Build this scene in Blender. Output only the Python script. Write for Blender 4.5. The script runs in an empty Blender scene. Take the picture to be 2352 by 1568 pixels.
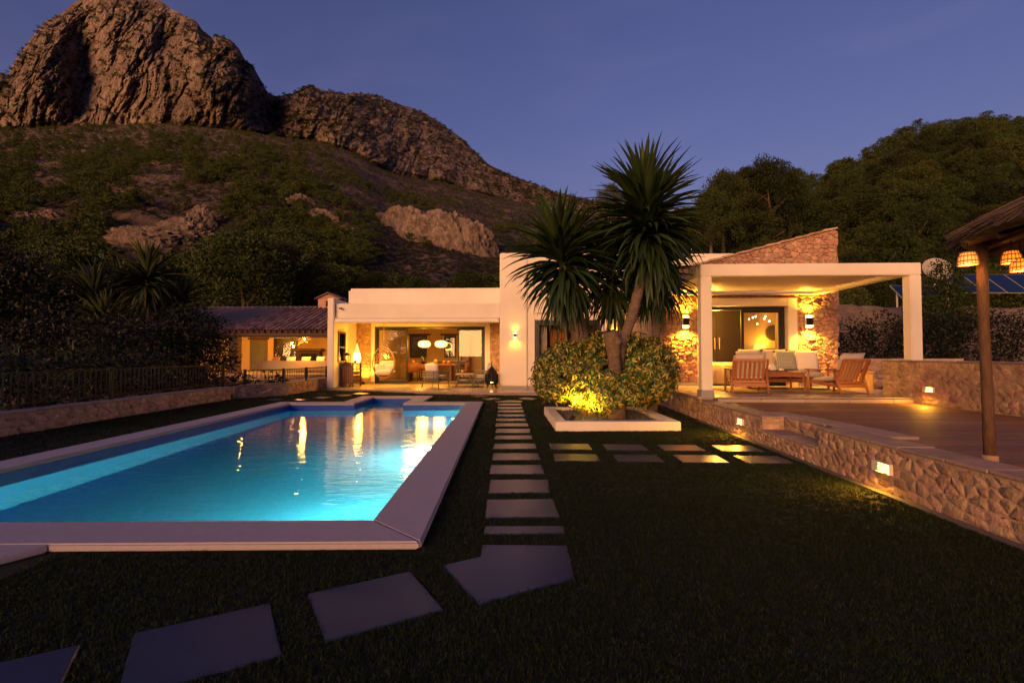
import bpy, bmesh, math, random
import numpy as np
from mathutils import Vector, Matrix, Euler, noise as mnoise

sc = bpy.context.scene
COL = sc.collection
rad = math.radians
random.seed(11)
RNG = np.random.default_rng(7)

# ------------------------------------------------------------------ camera
cam_d = bpy.data.cameras.new("camera")
cam = bpy.data.objects.new("camera", cam_d)
COL.objects.link(cam)
cam_d.sensor_width = 36.0
cam_d.lens = 36.0 * 1110 / 2352
cam_d.clip_start = 0.05
cam_d.clip_end = 6000
cam.location = (0, 0, 1.25)
cam.rotation_euler = (rad(90 + 1.55), 0, rad(-0.93))
sc.camera = cam

# ------------------------------------------------------------------ dusk sky, afterglow, exposure
SUN_AZ = 30.0          # degrees left of straight behind the camera
world = bpy.data.worlds.new("World")
sc.world = world
world.use_nodes = True
wn = world.node_tree
bgn = wn.nodes["Background"]
sky = wn.nodes.new("ShaderNodeTexSky")
sky.sky_type = 'NISHITA'
sky.sun_disc = False
sky.sun_elevation = rad(0.6)
sky.sun_rotation = rad(180 + SUN_AZ)
sky.air_density = 1.0
sky.dust_density = 1.0
sky.ozone_density = 1.0
tint = wn.nodes.new("ShaderNodeMix")
tint.data_type = 'RGBA'; tint.blend_type = 'MULTIPLY'
tint.inputs[0].default_value = 1.0
tint.inputs[7].default_value = (0.80, 0.79, 1.80, 1)     # deep dusk blue
wtc = wn.nodes.new("ShaderNodeTexCoord")
wmap = wn.nodes.new("ShaderNodeMapping")
wmap.inputs['Scale'].default_value = (1.2, 1.2, 5.0)
wmap.inputs['Rotation'].default_value = (rad(14), rad(-18), rad(0))
wno = wn.nodes.new("ShaderNodeTexNoise")
wno.inputs['Scale'].default_value = 2.2; wno.inputs['Detail'].default_value = 5
wno.inputs['Distortion'].default_value = 0.6
wr = wn.nodes.new("ShaderNodeValToRGB")
wr.color_ramp.elements[0].position = 0.50; wr.color_ramp.elements[0].color = (0, 0, 0, 1)
wr.color_ramp.elements[1].position = 0.80; wr.color_ramp.elements[1].color = (1, 1, 1, 1)
cl = wn.nodes.new("ShaderNodeMix")
cl.data_type = 'RGBA'; cl.blend_type = 'MIX'
cl.inputs[7].default_value = (1.3, 1.0, 2.0, 1)         # thin veils of high cloud
wmul = wn.nodes.new("ShaderNodeMath"); wmul.operation = 'MULTIPLY'; wmul.inputs[1].default_value = 0.11
wn.links.new(wtc.outputs['Generated'], wmap.inputs[0])
wn.links.new(wmap.outputs[0], wno.inputs['Vector'])
wn.links.new(wno.outputs['Fac'], wr.inputs[0])
wn.links.new(wr.outputs[0], wmul.inputs[0])
wn.links.new(sky.outputs[0], tint.inputs[6])
wn.links.new(tint.outputs[2], cl.inputs[6])
wn.links.new(wmul.outputs[0], cl.inputs[0])
wn.links.new(cl.outputs[2], bgn.inputs[0])
bgn.inputs[1].default_value = 0.12

sun_d = bpy.data.lights.new("sun", 'SUN')
sun_d.energy = 4.3
sun_d.angle = rad(44)
sun_d.color = (1.0, 0.47, 0.17)
sun = bpy.data.objects.new("sun", sun_d)
COL.objects.link(sun)
_el, _az = rad(0.6), rad(SUN_AZ)
to_sun = Vector((-math.sin(_az) * math.cos(_el), -math.cos(_az) * math.cos(_el), math.sin(_el)))
sun.rotation_euler = to_sun.to_track_quat('Z', 'Y').to_euler()
sun.location = (-8, -14, 8)

sc.view_settings.view_transform = 'Standard'
sc.view_settings.look = 'None'
sc.view_settings.exposure = 0.95
sc.view_settings.gamma = 1.0
sc.view_settings.use_curve_mapping = False
sc.render.engine = 'CYCLES'
sc.cycles.use_denoising = True
sc.cycles.max_bounces = 7
sc.cycles.diffuse_bounces = 3
sc.cycles.glossy_bounces = 3
sc.cycles.transmission_bounces = 5
sc.cycles.transparent_max_bounces = 12
sc.cycles.caustics_reflective = False
sc.cycles.caustics_refractive = False
sc.cycles.sample_clamp_indirect = 4.0

# ------------------------------------------------------------------ helpers
TH = rad(3.1)                                   # the house stands turned by 3.1 degrees
CT, ST = math.cos(TH), math.sin(TH)
def hw(x, y):                                   # house ground coordinates -> world
    return (x * CT + y * ST, -x * ST + y * CT)

class MB:
    """collects shapes into one mesh"""
    def __init__(s):
        s.v = []; s.f = []
    def add(s, vs, fs):
        o = len(s.v); s.v.extend(tuple(p) for p in vs); s.f.extend(tuple(i + o for i in f) for f in fs); return s
    def box(s, x0, x1, y0, y1, z0, z1, M=None):
        vs = [Vector(p) for p in ((x0,y0,z0),(x1,y0,z0),(x1,y1,z0),(x0,y1,z0),(x0,y0,z1),(x1,y0,z1),(x1,y1,z1),(x0,y1,z1))]
        if M is not None: vs = [M @ p for p in vs]
        return s.add(vs, [(0,3,2,1),(4,5,6,7),(0,1,5,4),(1,2,6,5),(2,3,7,6),(3,0,4,7)])
    def bar(s, a, b, w, d=None, up=(0,0,1)):
        a, b = Vector(a), Vector(b); d = d or w
        z = (b - a); L = z.length; z.normalize()
        u = Vector(up)
        if abs(z.dot(u)) > .98: u = Vector((0, 1, 0))
        x = u.cross(z).normalized(); y = z.cross(x)
        M = Matrix((x, y, z)).transposed().to_4x4(); M.translation = a
        return s.box(-w/2, w/2, -d/2, d/2, 0, L, M)
    def tube(s, pts, r, n=8, closed=False, caps=True):
        pts = [Vector(p) for p in pts]; m = len(pts)
        rs = r if isinstance(r, (list, tuple)) else [r] * m
        vs = []; prev = None
        for i, p in enumerate(pts):
            if closed: t = pts[(i+1) % m] - pts[i-1]
            else: t = pts[min(i+1, m-1)] - pts[max(i-1, 0)]
            t.normalize()
            if prev is None:
                u = Vector((0,0,1)) if abs(t.z) < .9 else Vector((1,0,0))
                x = (u - t * u.dot(t)).normalized()
            else:
                x = (prev - t * prev.dot(t)).normalized()
            prev = x; y = t.cross(x)
            for k in range(n):
                a = 2*math.pi*k/n
                vs.append(p + (x*math.cos(a) + y*math.sin(a)) * rs[i])
        fs = []
        for i in range(m if closed else m-1):
            j = (i+1) % m
            for k in range(n):
                fs.append((i*n+k, i*n+(k+1)%n, j*n+(k+1)%n, j*n+k))
        if caps and not closed:
            fs.append(tuple(range(n-1, -1, -1))); fs.append(tuple((m-1)*n+k for k in range(n)))
        return s.add(vs, fs)
    def lathe(s, prof, n=20, c=(0,0,0), caps=True):
        vs = []; m = len(prof)
        for r, z in prof:
            for k in range(n):
                a = 2*math.pi*k/n
                vs.append((c[0]+r*math.cos(a), c[1]+r*math.sin(a), c[2]+z))
        fs = []
        for i in range(m-1):
            for k in range(n):
                fs.append((i*n+k, i*n+(k+1)%n, (i+1)*n+(k+1)%n, (i+1)*n+k))
        if caps:
            fs.append(tuple(range(n-1, -1, -1))); fs.append(tuple((m-1)*n+k for k in range(n)))
        return s.add(vs, fs)
    def prism(s, poly, z0, z1):
        n = len(poly)
        vs = [(x, y, z0) for x, y in poly] + [(x, y, z1) for x, y in poly]
        return s.add(vs, [tuple(range(n-1, -1, -1)), tuple(range(n, 2*n))] + [(i, (i+1)%n, n+(i+1)%n, n+i) for i in range(n)])
    def pillow(s, w, h, t, M, n=9):
        """a soft cushion, w x h, t thick, lying in the local xy plane"""
        vs = []; fs = []
        for sgn in (1, -1):
            for i in range(n):
                for j in range(n):
                    a, b = -1 + 2*i/(n-1), -1 + 2*j/(n-1)
                    e = max(0., (1-a**4)*(1-b**4)) ** .55
                    pin = 1 - .05*(1-abs(a)**2)*(abs(b)**3)
                    pin2 = 1 - .05*(1-abs(b)**2)*(abs(a)**3)
                    vs.append(M @ Vector((a*w/2*pin2, b*h/2*pin, sgn*t/2*e)))
        q = n*n
        for i in range(n-1):
            for j in range(n-1):
                a = i*n+j
                fs.append((a, a+n, a+n+1, a+1)); fs.append((q+a, q+a+1, q+a+n+1, q+a+n))
        return s.add(vs, fs)
    def mesh(s, name, m=None, smooth=False, bev=0, seg=2):
        me = bpy.data.meshes.new(name)
        me.from_pydata(s.v, [], s.f)
        if bev or True:
            bm = bmesh.new(); bm.from_mesh(me)
            if smooth: bmesh.ops.remove_doubles(bm, verts=bm.verts, dist=1e-5)
            if len(bm.faces) < 4000: bmesh.ops.recalc_face_normals(bm, faces=bm.faces)
            if bev:
                bmesh.ops.bevel(bm, geom=[e for e in bm.edges if e.is_manifold and e.calc_face_angle(0) > .5], offset=bev, segments=seg, affect='EDGES', clamp_overlap=True)
            bm.to_mesh(me); bm.free()
        if smooth: me.polygons.foreach_set("use_smooth", [True] * len(me.polygons))
        if m is not None: me.materials.append(m)
        return me
    def build(s, name, m, parent=None, smooth=False, bev=0, seg=2, kind=None, label=None):
        return obj(name, s.mesh(name, m, smooth, bev, seg), parent, kind, label)

def obj(name, me, parent=None, kind=None, label=None):
    o = bpy.data.objects.new(name, me); COL.objects.link(o)
    if parent is not None: o.parent = parent
    if kind: o['kind'] = kind
    if label: o['label'] = label
    return o

def tag(o, label, cat, group=None, kind=None):
    o['label'] = label; o['category'] = cat
    if group: o['group'] = group
    if kind: o['kind'] = kind
    return o

def thing(name, label, cat, loc=(0,0,0), rotz=0.0, group=None):
    o = bpy.data.objects.new(name, None); COL.objects.link(o)
    o.empty_display_size = .2
    o.location = loc; o.rotation_euler = (0, 0, rotz)
    return tag(o, label, cat, group)

def hthing(name, label, cat, x, y, z, rot=0.0, group=None):     # the same, in house coordinates
    X, Y = hw(x, y)
    return thing(name, label, cat, (X, Y, z), rot - TH, group)

def copy_tree(o, parent=None):
    c = o.copy(); COL.objects.link(c)
    if parent is not None: c.parent = parent
    for ch in [k for k in o.children]:
        copy_tree(ch, c)
    return c

def grid_mesh(name, P, m, smooth=True, colors=None):
    """P: (rows, cols, 3) array -> mesh"""
    R, C = P.shape[:2]
    me = bpy.data.meshes.new(name)
    i = np.arange((R-1)*C).reshape(R-1, C)[:, :-1].ravel()
    F = np.stack([i, i+1, i+C+1, i+C], 1).astype(np.int32)
    me.vertices.add(R*C); me.vertices.foreach_set("co", P.astype(np.float32).ravel())
    me.loops.add(F.size); me.loops.foreach_set("vertex_index", F.ravel())
    me.polygons.add(len(F)); me.polygons.foreach_set("loop_start", np.arange(0, F.size, 4, dtype=np.int32))
    me.polygons.foreach_set("use_smooth", np.full(len(F), smooth))
    me.update(calc_edges=True)
    if m is not None: me.materials.append(m)
    return me

def fast_mesh(name, V, F, m=None, smooth=False):
    """V (n,3), F (k,3 or 4) arrays"""
    me = bpy.data.meshes.new(name)
    V = np.asarray(V, np.float32); F = np.asarray(F, np.int32); k = F.shape[1]
    me.vertices.add(len(V)); me.vertices.foreach_set("co", V.ravel())
    me.loops.add(F.size); me.loops.foreach_set("vertex_index", F.ravel())
    me.polygons.add(len(F)); me.polygons.foreach_set("loop_start", np.arange(0, F.size, k, dtype=np.int32))
    me.polygons.foreach_set("use_smooth", np.full(len(F), smooth))
    me.update(calc_edges=True)
    if m is not None: me.materials.append(m)
    return me

# numpy value noise -------------------------------------------------
_PT = RNG.random((256, 256)).astype(np.float64)
def vnoise(x, y):
    xi = np.floor(x).astype(int); yi = np.floor(y).astype(int)
    fx = x - xi; fy = y - yi
    fx = fx*fx*fx*(fx*(fx*6-15)+10); fy = fy*fy*fy*(fy*(fy*6-15)+10)
    a = _PT[xi & 255, yi & 255]; b = _PT[(xi+1) & 255, yi & 255]
    c = _PT[xi & 255, (yi+1) & 255]; d = _PT[(xi+1) & 255, (yi+1) & 255]
    return ((a*(1-fx)+b*fx)*(1-fy) + (c*(1-fx)+d*fx)*fy) * 2 - 1
def fbm(x, y, o=5, g=.5, ridged=False):
    s = 0; a = 1; t = 0
    for k in range(o):
        n = vnoise(x*2**k + 17.3*k, y*2**k + 9.1*k)
        if ridged: n = 1 - 2*np.abs(n)
        s = s + a*n; t += a; a *= g
    return s / t

def worley(x, y, seed=0):
    '''distance to the nearest and second nearest of one random point per unit cell'''
    xi = np.floor(x).astype(int); yi = np.floor(y).astype(int)
    f1 = np.full(np.broadcast(x, y).shape, 9.); f2 = f1.copy()
    for a in (-1, 0, 1):
        for b in (-1, 0, 1):
            cx, cy = (xi+a+seed*31) & 255, (yi+b+seed*17) & 255
            d = np.hypot(xi+a+.5+.48*(_PT[cx, cy]*2-1)-x, yi+b+.5+.48*(_PT[cy, cx]*2-1)-y)
            f2 = np.minimum(f2, np.maximum(f1, d)); f1 = np.minimum(f1, d)
    return f1, f2

# materials ---------------------------------------------------------
def N(nt, t, **kw):
    n = nt.nodes.new(t)
    for k, v in kw.items():
        if k in n.inputs: n.inputs[k].default_value = v
        else: setattr(n, k, v)
    return n

def mat(name, col, rough=.6, metal=0., noise=None, bump=None, rnd=0., col2=None, spec=.5, emit=None, estr=0., coord='Object', scale=(1,1,1), trans=0., sheen=0., bdist=.02):
    """principled material; noise=(scale, amount) mottles the colour towards col2 (or darker), bump=(scale, strength), rnd = per-object value spread"""
    m = bpy.data.materials.new(name); m.use_nodes = True
    nt = m.node_tree; b = nt.nodes['Principled BSDF']
    b.inputs['Base Color'].default_value = (*col, 1)
    b.inputs['Roughness'].default_value = rough
    b.inputs['Metallic'].default_value = metal
    b.inputs['Specular IOR Level'].default_value = spec
    if sheen: b.inputs['Sheen Weight'].default_value = sheen
    L = nt.links.new
    vec = None
    if noise or bump:
        tc = N(nt, 'ShaderNodeTexCoord'); mp = N(nt, 'ShaderNodeMapping'); mp.inputs['Scale'].default_value = scale
        if coord == 'World':
            L(N(nt, 'ShaderNodeNewGeometry').outputs['Position'], mp.inputs[0])
        else:
            L(tc.outputs[coord], mp.inputs[0])
        vec = mp.outputs[0]
    src = None
    if noise:
        no = N(nt, 'ShaderNodeTexNoise', Scale=noise[0], Detail=6.0, Roughness=.62)
        L(vec, no.inputs['Vector'])
        rp = N(nt, 'ShaderNodeValToRGB')
        rp.color_ramp.elements[0].position = .33; rp.color_ramp.elements[1].position = .68
        c2 = col2 or tuple(c*.55 for c in col)
        c2 = tuple(c*(1-noise[1]) + d*noise[1] for c, d in zip(col, c2))
        rp.color_ramp.elements[0].color = (*c2, 1); rp.color_ramp.elements[1].color = (*col, 1)
        L(no.outputs['Fac'], rp.inputs[0]); src = rp.outputs[0]
        rr = N(nt, 'ShaderNodeMapRange'); rr.inputs['To Min'].default_value = min(1, rough*1.15); rr.inputs['To Max'].default_value = rough*.85
        L(no.outputs['Fac'], rr.inputs[0]); L(rr.outputs[0], b.inputs['Roughness'])
    if rnd:
        oi = N(nt, 'ShaderNodeObjectInfo')
        hs = N(nt, 'ShaderNodeHueSaturation')
        m1 = N(nt, 'ShaderNodeMapRange'); m1.inputs['To Min'].default_value = 1-rnd; m1.inputs['To Max'].default_value = 1+rnd
        m2 = N(nt, 'ShaderNodeMath', operation='MULTIPLY'); m2.inputs[1].default_value = 7.31
        m3 = N(nt, 'ShaderNodeMath', operation='FRACT')
        m4 = N(nt, 'ShaderNodeMapRange'); m4.inputs['To Min'].default_value = .5-.035*min(1, rnd*3); m4.inputs['To Max'].default_value = .5+.02*min(1, rnd*3)
        L(oi.outputs['Random'], m1.inputs[0]); L(m1.outputs[0], hs.inputs['Value'])
        L(oi.outputs['Random'], m2.inputs[0]); L(m2.outputs[0], m3.inputs[0]); L(m3.outputs[0], m4.inputs[0]); L(m4.outputs[0], hs.inputs['Hue'])
        if src is not None: L(src, hs.inputs['Color'])
        else: hs.inputs['Color'].default_value = (*col, 1)
        src = hs.outputs[0]
    if src is not None: L(src, b.inputs['Base Color'])
    if bump:
        n2 = N(nt, 'ShaderNodeTexNoise', Scale=bump[0], Detail=8.0, Roughness=.6)
        L(vec, n2.inputs['Vector'])
        bp = N(nt, 'ShaderNodeBump', Strength=bump[1], Distance=bdist)
        L(n2.outputs['Fac'], bp.inputs['Height']); L(bp.outputs[0], b.inputs['Normal'])
    if emit:
        b.inputs['Emission Color'].default_value = (*emit, 1); b.inputs['Emission Strength'].default_value = estr
    return m

M = {}
WARM = (1.0, 0.405, 0.03)
M['plaster'] = mat('white_plaster', (.80, .74, .65), .85, noise=(.9, .26), bump=(60, .25), bdist=.004, coord='World')
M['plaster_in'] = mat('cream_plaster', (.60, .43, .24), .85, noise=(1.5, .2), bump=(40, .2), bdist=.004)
M['skirt'] = mat('grey_skirting', (.30, .29, .29), .6, noise=(8, .3))
M['coping'] = mat('pool_coping_stone', (.42, .38, .44), .75, noise=(26, .45), bump=(90, .3), bdist=.003, col2=(.33, .28, .29), coord='World')
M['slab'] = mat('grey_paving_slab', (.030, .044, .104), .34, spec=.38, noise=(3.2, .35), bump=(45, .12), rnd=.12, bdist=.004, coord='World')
M['tile_floor'] = mat('terrace_floor_tile', (.40, .34, .29), .28, noise=(2.5, .25), bump=(20, .05), rnd=.06, bdist=.003, coord='World')
M['stone'] = mat('rubble_stone', (.52, .36, .235), .85, noise=(5, .9), bump=(34, 1.), rnd=.24, col2=(.27, .17, .11), bdist=.02, coord='World')
M['stone_pale'] = mat('gable_stone', (.55, .37, .24), .85, noise=(7, .8), bump=(30, 1.), rnd=.26, col2=(.36, .21, .13), bdist=.025, coord='World')
M['mortar'] = mat('lime_mortar', (.50, .35, .23), .9, noise=(5, .8), bump=(50, .8), bdist=.015, coord='World')
M['capstone'] = mat('wall_top_stone', (.38, .28, .23), .8, noise=(6, .6), bump=(30, .7), rnd=.18, bdist=.01, coord='World')
M['deck'] = mat('deck_board_wood', (.20, .095, .05), .62, noise=(3, .6), bump=(30, .35), rnd=.25, scale=(1, 9, 9), bdist=.004, coord='World')
M['teak'] = mat('teak_wood', (.36, .14, .05), .42, noise=(4, .55), bump=(26, .3), rnd=.12, scale=(5, 5, 1), bdist=.003)
M['darkwood'] = mat('dark_wood', (.13, .065, .035), .5, noise=(5, .6), bump=(20, .4), rnd=.15, scale=(4, 4, 1), bdist=.004)
M['greywood'] = mat('grey_painted_wood', (.14, .135, .135), .5, noise=(6, .4), bump=(30, .2), bdist=.003)
M['cushion'] = mat('beige_fabric', (.52, .43, .35), .9, noise=(120, .25), bump=(260, .3), sheen=.2, bdist=.002)
M['cushion_white'] = mat('white_fabric', (.74, .67, .56), .9, noise=(120, .15), bump=(200, .3), sheen=.2, bdist=.002)
M['black_metal'] = mat('black_metal', (.006, .006, .007), .6, spec=.25, noise=(20, .3))
M['frame'] = mat('dark_aluminium', (.035, .037, .042), .38, metal=.5, noise=(30, .2))
M['white_metal'] = mat('white_lacquered_metal', (.72, .66, .60), .42, noise=(2, .08))
M['rattan'] = mat('rattan_cane', (.50, .30, .11), .5, noise=(40, .5), bump=(90, .5), bdist=.003)
M['tan_leather'] = mat('tan_leather', (.36, .15, .05), .45, noise=(12, .4), bump=(120, .3), bdist=.002)
M['trunk'] = mat('yucca_bark', (.22, .15, .105), .9, noise=(9, .75), bump=(20, 1.), col2=(.07, .05, .04), scale=(1, 1, 3), bdist=.03)
M['pine_bark'] = mat('pine_bark', (.12, .075, .05), .9, noise=(7, .6), bump=(14, 1.), bdist=.03)
M['thatch'] = mat('thatch_reed', (.10, .07, .055), .9, noise=(14, .7), bump=(30, .8), rnd=.3, scale=(1, 1, .3), bdist=.02, coord='World')
M['pole'] = mat('round_timber_pole', (.13, .065, .035), .8, noise=(9, .9), bump=(22, 1.), scale=(3, 3, .8), col2=(.06, .035, .02), bdist=.01)
M['rooftile'] = mat('clay_roof_tile', (.30, .18, .135), .8, noise=(11, .7), bump=(40, .5), rnd=.5, col2=(.10, .07, .065), bdist=.008, coord='World')
M['soil'] = mat('garden_soil', (.05, .038, .028), .95, noise=(3, .5), bump=(12, .8))
M['gravel'] = mat('grey_gravel', (.20, .20, .21), .85, noise=(30, .6), bump=(60, .6), rnd=.35, coord='World')
M['beam'] = mat('old_timber_beam', (.075, .04, .025), .7, noise=(5, .6), bump=(16, .7), scale=(1, 6, 6), bdist=.01)
M['bedding'] = mat('cream_bedding', (.72, .58, .34), .85, noise=(3, .12), bump=(5, .5), bdist=.05)
M['rug'] = mat('woven_rug', (.22, .14, .09), .95, noise=(60, .5), bump=(150, .8), bdist=.004)
M['rug_dark'] = mat('dark_jute_rug', (.13, .10, .085), .95, noise=(60, .5), bump=(150, .8), bdist=.004)
M['porcelain'] = mat('white_porcelain', (.75, .72, .70), .18, noise=(3, .05))
M['wax'] = mat('candle_wax', (.75, .62, .38), .5, noise=(10, .1))
M['solar'] = mat('solar_cell_blue', (.008, .02, .08), .35, noise=(6, .3), spec=.3)
M['curtain'] = mat('grey_curtain', (.36, .28, .20), .9, noise=(30, .3))
M['curtain_w'] = mat('white_curtain', (.62, .54, .50), .9, noise=(30, .2))
M['room_floor'] = mat('indoor_floor', (.22, .15, .10), .4, noise=(3, .3))
M['rust'] = mat('burnt_orange_curtain', (.50, .20, .05), .85, noise=(14, .6), bump=(20, .6), scale=(4, 4, .4))
def glow(name, col, s):
    m = bpy.data.materials.new(name); m.use_nodes = True
    b = m.node_tree.nodes['Principled BSDF']
    b.inputs['Base Color'].default_value = (.8, .7, .5, 1)
    b.inputs['Emission Color'].default_value = (*col, 1); b.inputs['Emission Strength'].default_value = s * .6
    return m
M['lamp_glow'] = glow('lit_lamp_lens', (1, .55, .12), 20)
M['brick_glow'] = glow('lit_brick_lamp_lens', (1, .52, .10), 8)
M['pend_glow'] = glow('lit_pendant_shade', (1, .60, .22), 1.7)
M['tall_glow'] = glow('lit_paper_lamp', (1, .60, .17), 5)
M['shade_glow'] = glow('lit_table_lamp_shade', (1, .58, .10), 1.25)
M['bulb'] = glow('lit_bulb', (1, .55, .22), 40)
M['lant_glow'] = glow('lit_woven_shade', (1, .20, .01), 1.6)
M['spark'] = glow('lit_crystal', (1, .80, .45), 14)
M['candle'] = glow('candle_flame', (1, .6, .2), 10)

def glass_mat(name, refl, tintc=(.92, .93, .92)):
    m = bpy.data.materials.new(name); m.use_nodes = True
    nt = m.node_tree; nt.nodes.clear()
    o = N(nt, 'ShaderNodeOutputMaterial'); mx = N(nt, 'ShaderNodeMixShader')
    t = N(nt, 'ShaderNodeBsdfTransparent'); t.inputs[0].default_value = (*tintc, 1)
    g = N(nt, 'ShaderNodeBsdfGlossy', Roughness=.015); g.inputs[0].default_value = (1, 1, 1, 1)
    fr = N(nt, 'ShaderNodeFresnel', IOR=1.5)
    mr = N(nt, 'ShaderNodeMapRange'); mr.inputs['From Min'].default_value = .04; mr.inputs['To Min'].default_value = refl; mr.inputs['To Max'].default_value = 1
    nt.links.new(fr.outputs[0], mr.inputs[0]); nt.links.new(mr.outputs[0], mx.inputs[0])
    nt.links.new(t.outputs[0], mx.inputs[1]); nt.links.new(g.outputs[0], mx.inputs[2]); nt.links.new(mx.outputs[0], o.inputs[0])
    return m
M['glass'] = glass_mat('window_glass', .032)

def lamp(kind, loc, energy, col=WARM, size=.05, spot=None, blend=.5, aim=None, name='lamp_light'):
    d = bpy.data.lights.new(name, kind)
    d.energy = energy * .6; d.color = col
    if kind == 'AREA': d.size = size
    else: d.shadow_soft_size = size
    if kind == 'SPOT': d.spot_size = rad(spot); d.spot_blend = blend
    o = bpy.data.objects.new(name, d); COL.objects.link(o); o.location = loc
    if aim is not None:
        o.rotation_euler = (Vector(aim) - Vector(loc)).to_track_quat('-Z', 'Y').to_euler()
    return o
# ------------------------------------------------------------------ terrain
def interp(pts):
    a = np.array(pts, float)
    return lambda x: np.interp(x, a[:, 0], a[:, 1])

def rock_material(name, slope_veg, base, red, veg, k=1.0):
    m = bpy.data.materials.new(name); m.use_nodes = True
    nt = m.node_tree; b = nt.nodes['Principled BSDF']; L = nt.links.new
    b.inputs['Roughness'].default_value = .95; b.inputs['Specular IOR Level'].default_value = .15
    geo = N(nt, 'ShaderNodeNewGeometry')
    mp = N(nt, 'ShaderNodeMapping'); mp.inputs['Scale'].default_value = (k, k, k*.45)
    L(geo.outputs['Position'], mp.inputs[0])
    n1 = N(nt, 'ShaderNodeTexNoise', Scale=.016, Detail=9., Roughness=.65); L(mp.outputs[0], n1.inputs['Vector'])
    n2 = N(nt, 'ShaderNodeTexNoise', Scale=.09, Detail=8., Roughness=.7); L(mp.outputs[0], n2.inputs['Vector'])
    r1 = N(nt, 'ShaderNodeValToRGB'); e = r1.color_ramp.elements
    e[0].position = .38; e[0].color = (*[c*.55 for c in base], 1); e[1].position = .60; e[1].color = (*base, 1)
    x = r1.color_ramp.elements.new(.72); x.color = (*red, 1)
    L(n1.outputs['Fac'], r1.inputs[0])
    mx = N(nt, 'ShaderNodeMix', data_type='RGBA', blend_type='MULTIPLY'); mx.inputs[0].default_value = .75
    r2 = N(nt, 'ShaderNodeValToRGB'); e = r2.color_ramp.elements
    e[0].position = .36; e[0].color = (.35, .33, .33, 1); e[1].position = .62; e[1].color = (1.15, 1.1, 1.05, 1)
    # weathered cracks and vertical water stains in the stone
    mpc = N(nt, 'ShaderNodeMapping'); mpc.inputs['Scale'].default_value = (k*.075, k*.075, k*.022); L(geo.outputs['Position'], mpc.inputs[0])
    nd = N(nt, 'ShaderNodeTexNoise', Scale=1.6, Detail=4.); L(mpc.outputs[0], nd.inputs['Vector'])
    ad0 = N(nt, 'ShaderNodeMix', data_type='VECTOR'); ad0.inputs[0].default_value = .22; L(mpc.outputs[0], ad0.inputs[4]); L(nd.outputs['Color'], ad0.inputs[5])
    vo = N(nt, 'ShaderNodeTexVoronoi', feature='DISTANCE_TO_EDGE'); vo.inputs['Scale'].default_value = 1.25; L(ad0.outputs[1], vo.inputs['Vector'])
    rv = N(nt, 'ShaderNodeMapRange'); rv.inputs['From Max'].default_value = .07; rv.inputs['To Min'].default_value = .45; rv.inputs['To Max'].default_value = 1.; L(vo.outputs['Distance'], rv.inputs[0])
    mk = N(nt, 'ShaderNodeMix', data_type='RGBA', blend_type='MULTIPLY'); mk.inputs[0].default_value = 1.0
    L(r1.outputs[0], mk.inputs[6]); L(rv.outputs[0], mk.inputs[7]); r1o = mk.outputs[2]
    L(n2.outputs['Fac'], r2.inputs[0]); L(r1o, mx.inputs[6]); L(r2.outputs[0], mx.inputs[7])
    # scrub settles on the ledges: gentler faces, broken up by noise
    sx = N(nt, 'ShaderNodeSeparateXYZ'); L(geo.outputs['Normal'], sx.inputs[0])
    n3 = N(nt, 'ShaderNodeTexNoise', Scale=.11*k, Detail=7., Roughness=.7); L(geo.outputs['Position'], n3.inputs['Vector'])
    ad = N(nt, 'ShaderNodeMath', operation='MULTIPLY_ADD'); ad.inputs[1].default_value = 1.5
    L(n3.outputs['Fac'], ad.inputs[0]); L(sx.outputs['Z'], ad.inputs[2])
    r3 = N(nt, 'ShaderNodeMapRange'); r3.inputs['From Min'].default_value = slope_veg; r3.inputs['From Max'].default_value = slope_veg+.16
    L(ad.outputs[0], r3.inputs[0])
    mv = N(nt, 'ShaderNodeMix', data_type='RGBA'); L(r3.outputs[0], mv.inputs[0])
    L(mx.outputs[2], mv.inputs[6]); mv.inputs[7].default_value = (*veg, 1)
    L(mv.outputs[2], b.inputs['Base Color'])
    n4 = N(nt, 'ShaderNodeTexNoise', Scale=.22*k, Detail=10., Roughness=.72); L(mp.outputs[0], n4.inputs['Vector'])
    bp = N(nt, 'ShaderNodeBump', Strength=1.0, Distance=7.0/k); L(n4.outputs['Fac'], bp.inputs['Height']); L(bp.outputs[0], b.inputs['Normal'])
    return m
M['cliff'] = rock_material('limestone_cliff', 1.70, (.245, .198, .196), (.275, .192, .165), (.035, .032, .02))
M['hillside'] = rock_material('scrubby_hillside', 1.55, (.20, .157, .147), (.22, .162, .142), (.017, .020, .009), 3.0)
M['outcrop'] = rock_material('pale_outcrop_rock', 1.75, (.33, .265, .25), (.34, .255, .22), (.04, .035, .02), 8.0)
M['woodfloor'] = mat('pine_wood_floor', (.035, .03, .018), .95, noise=(.15, .5), coord='Object')

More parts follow.
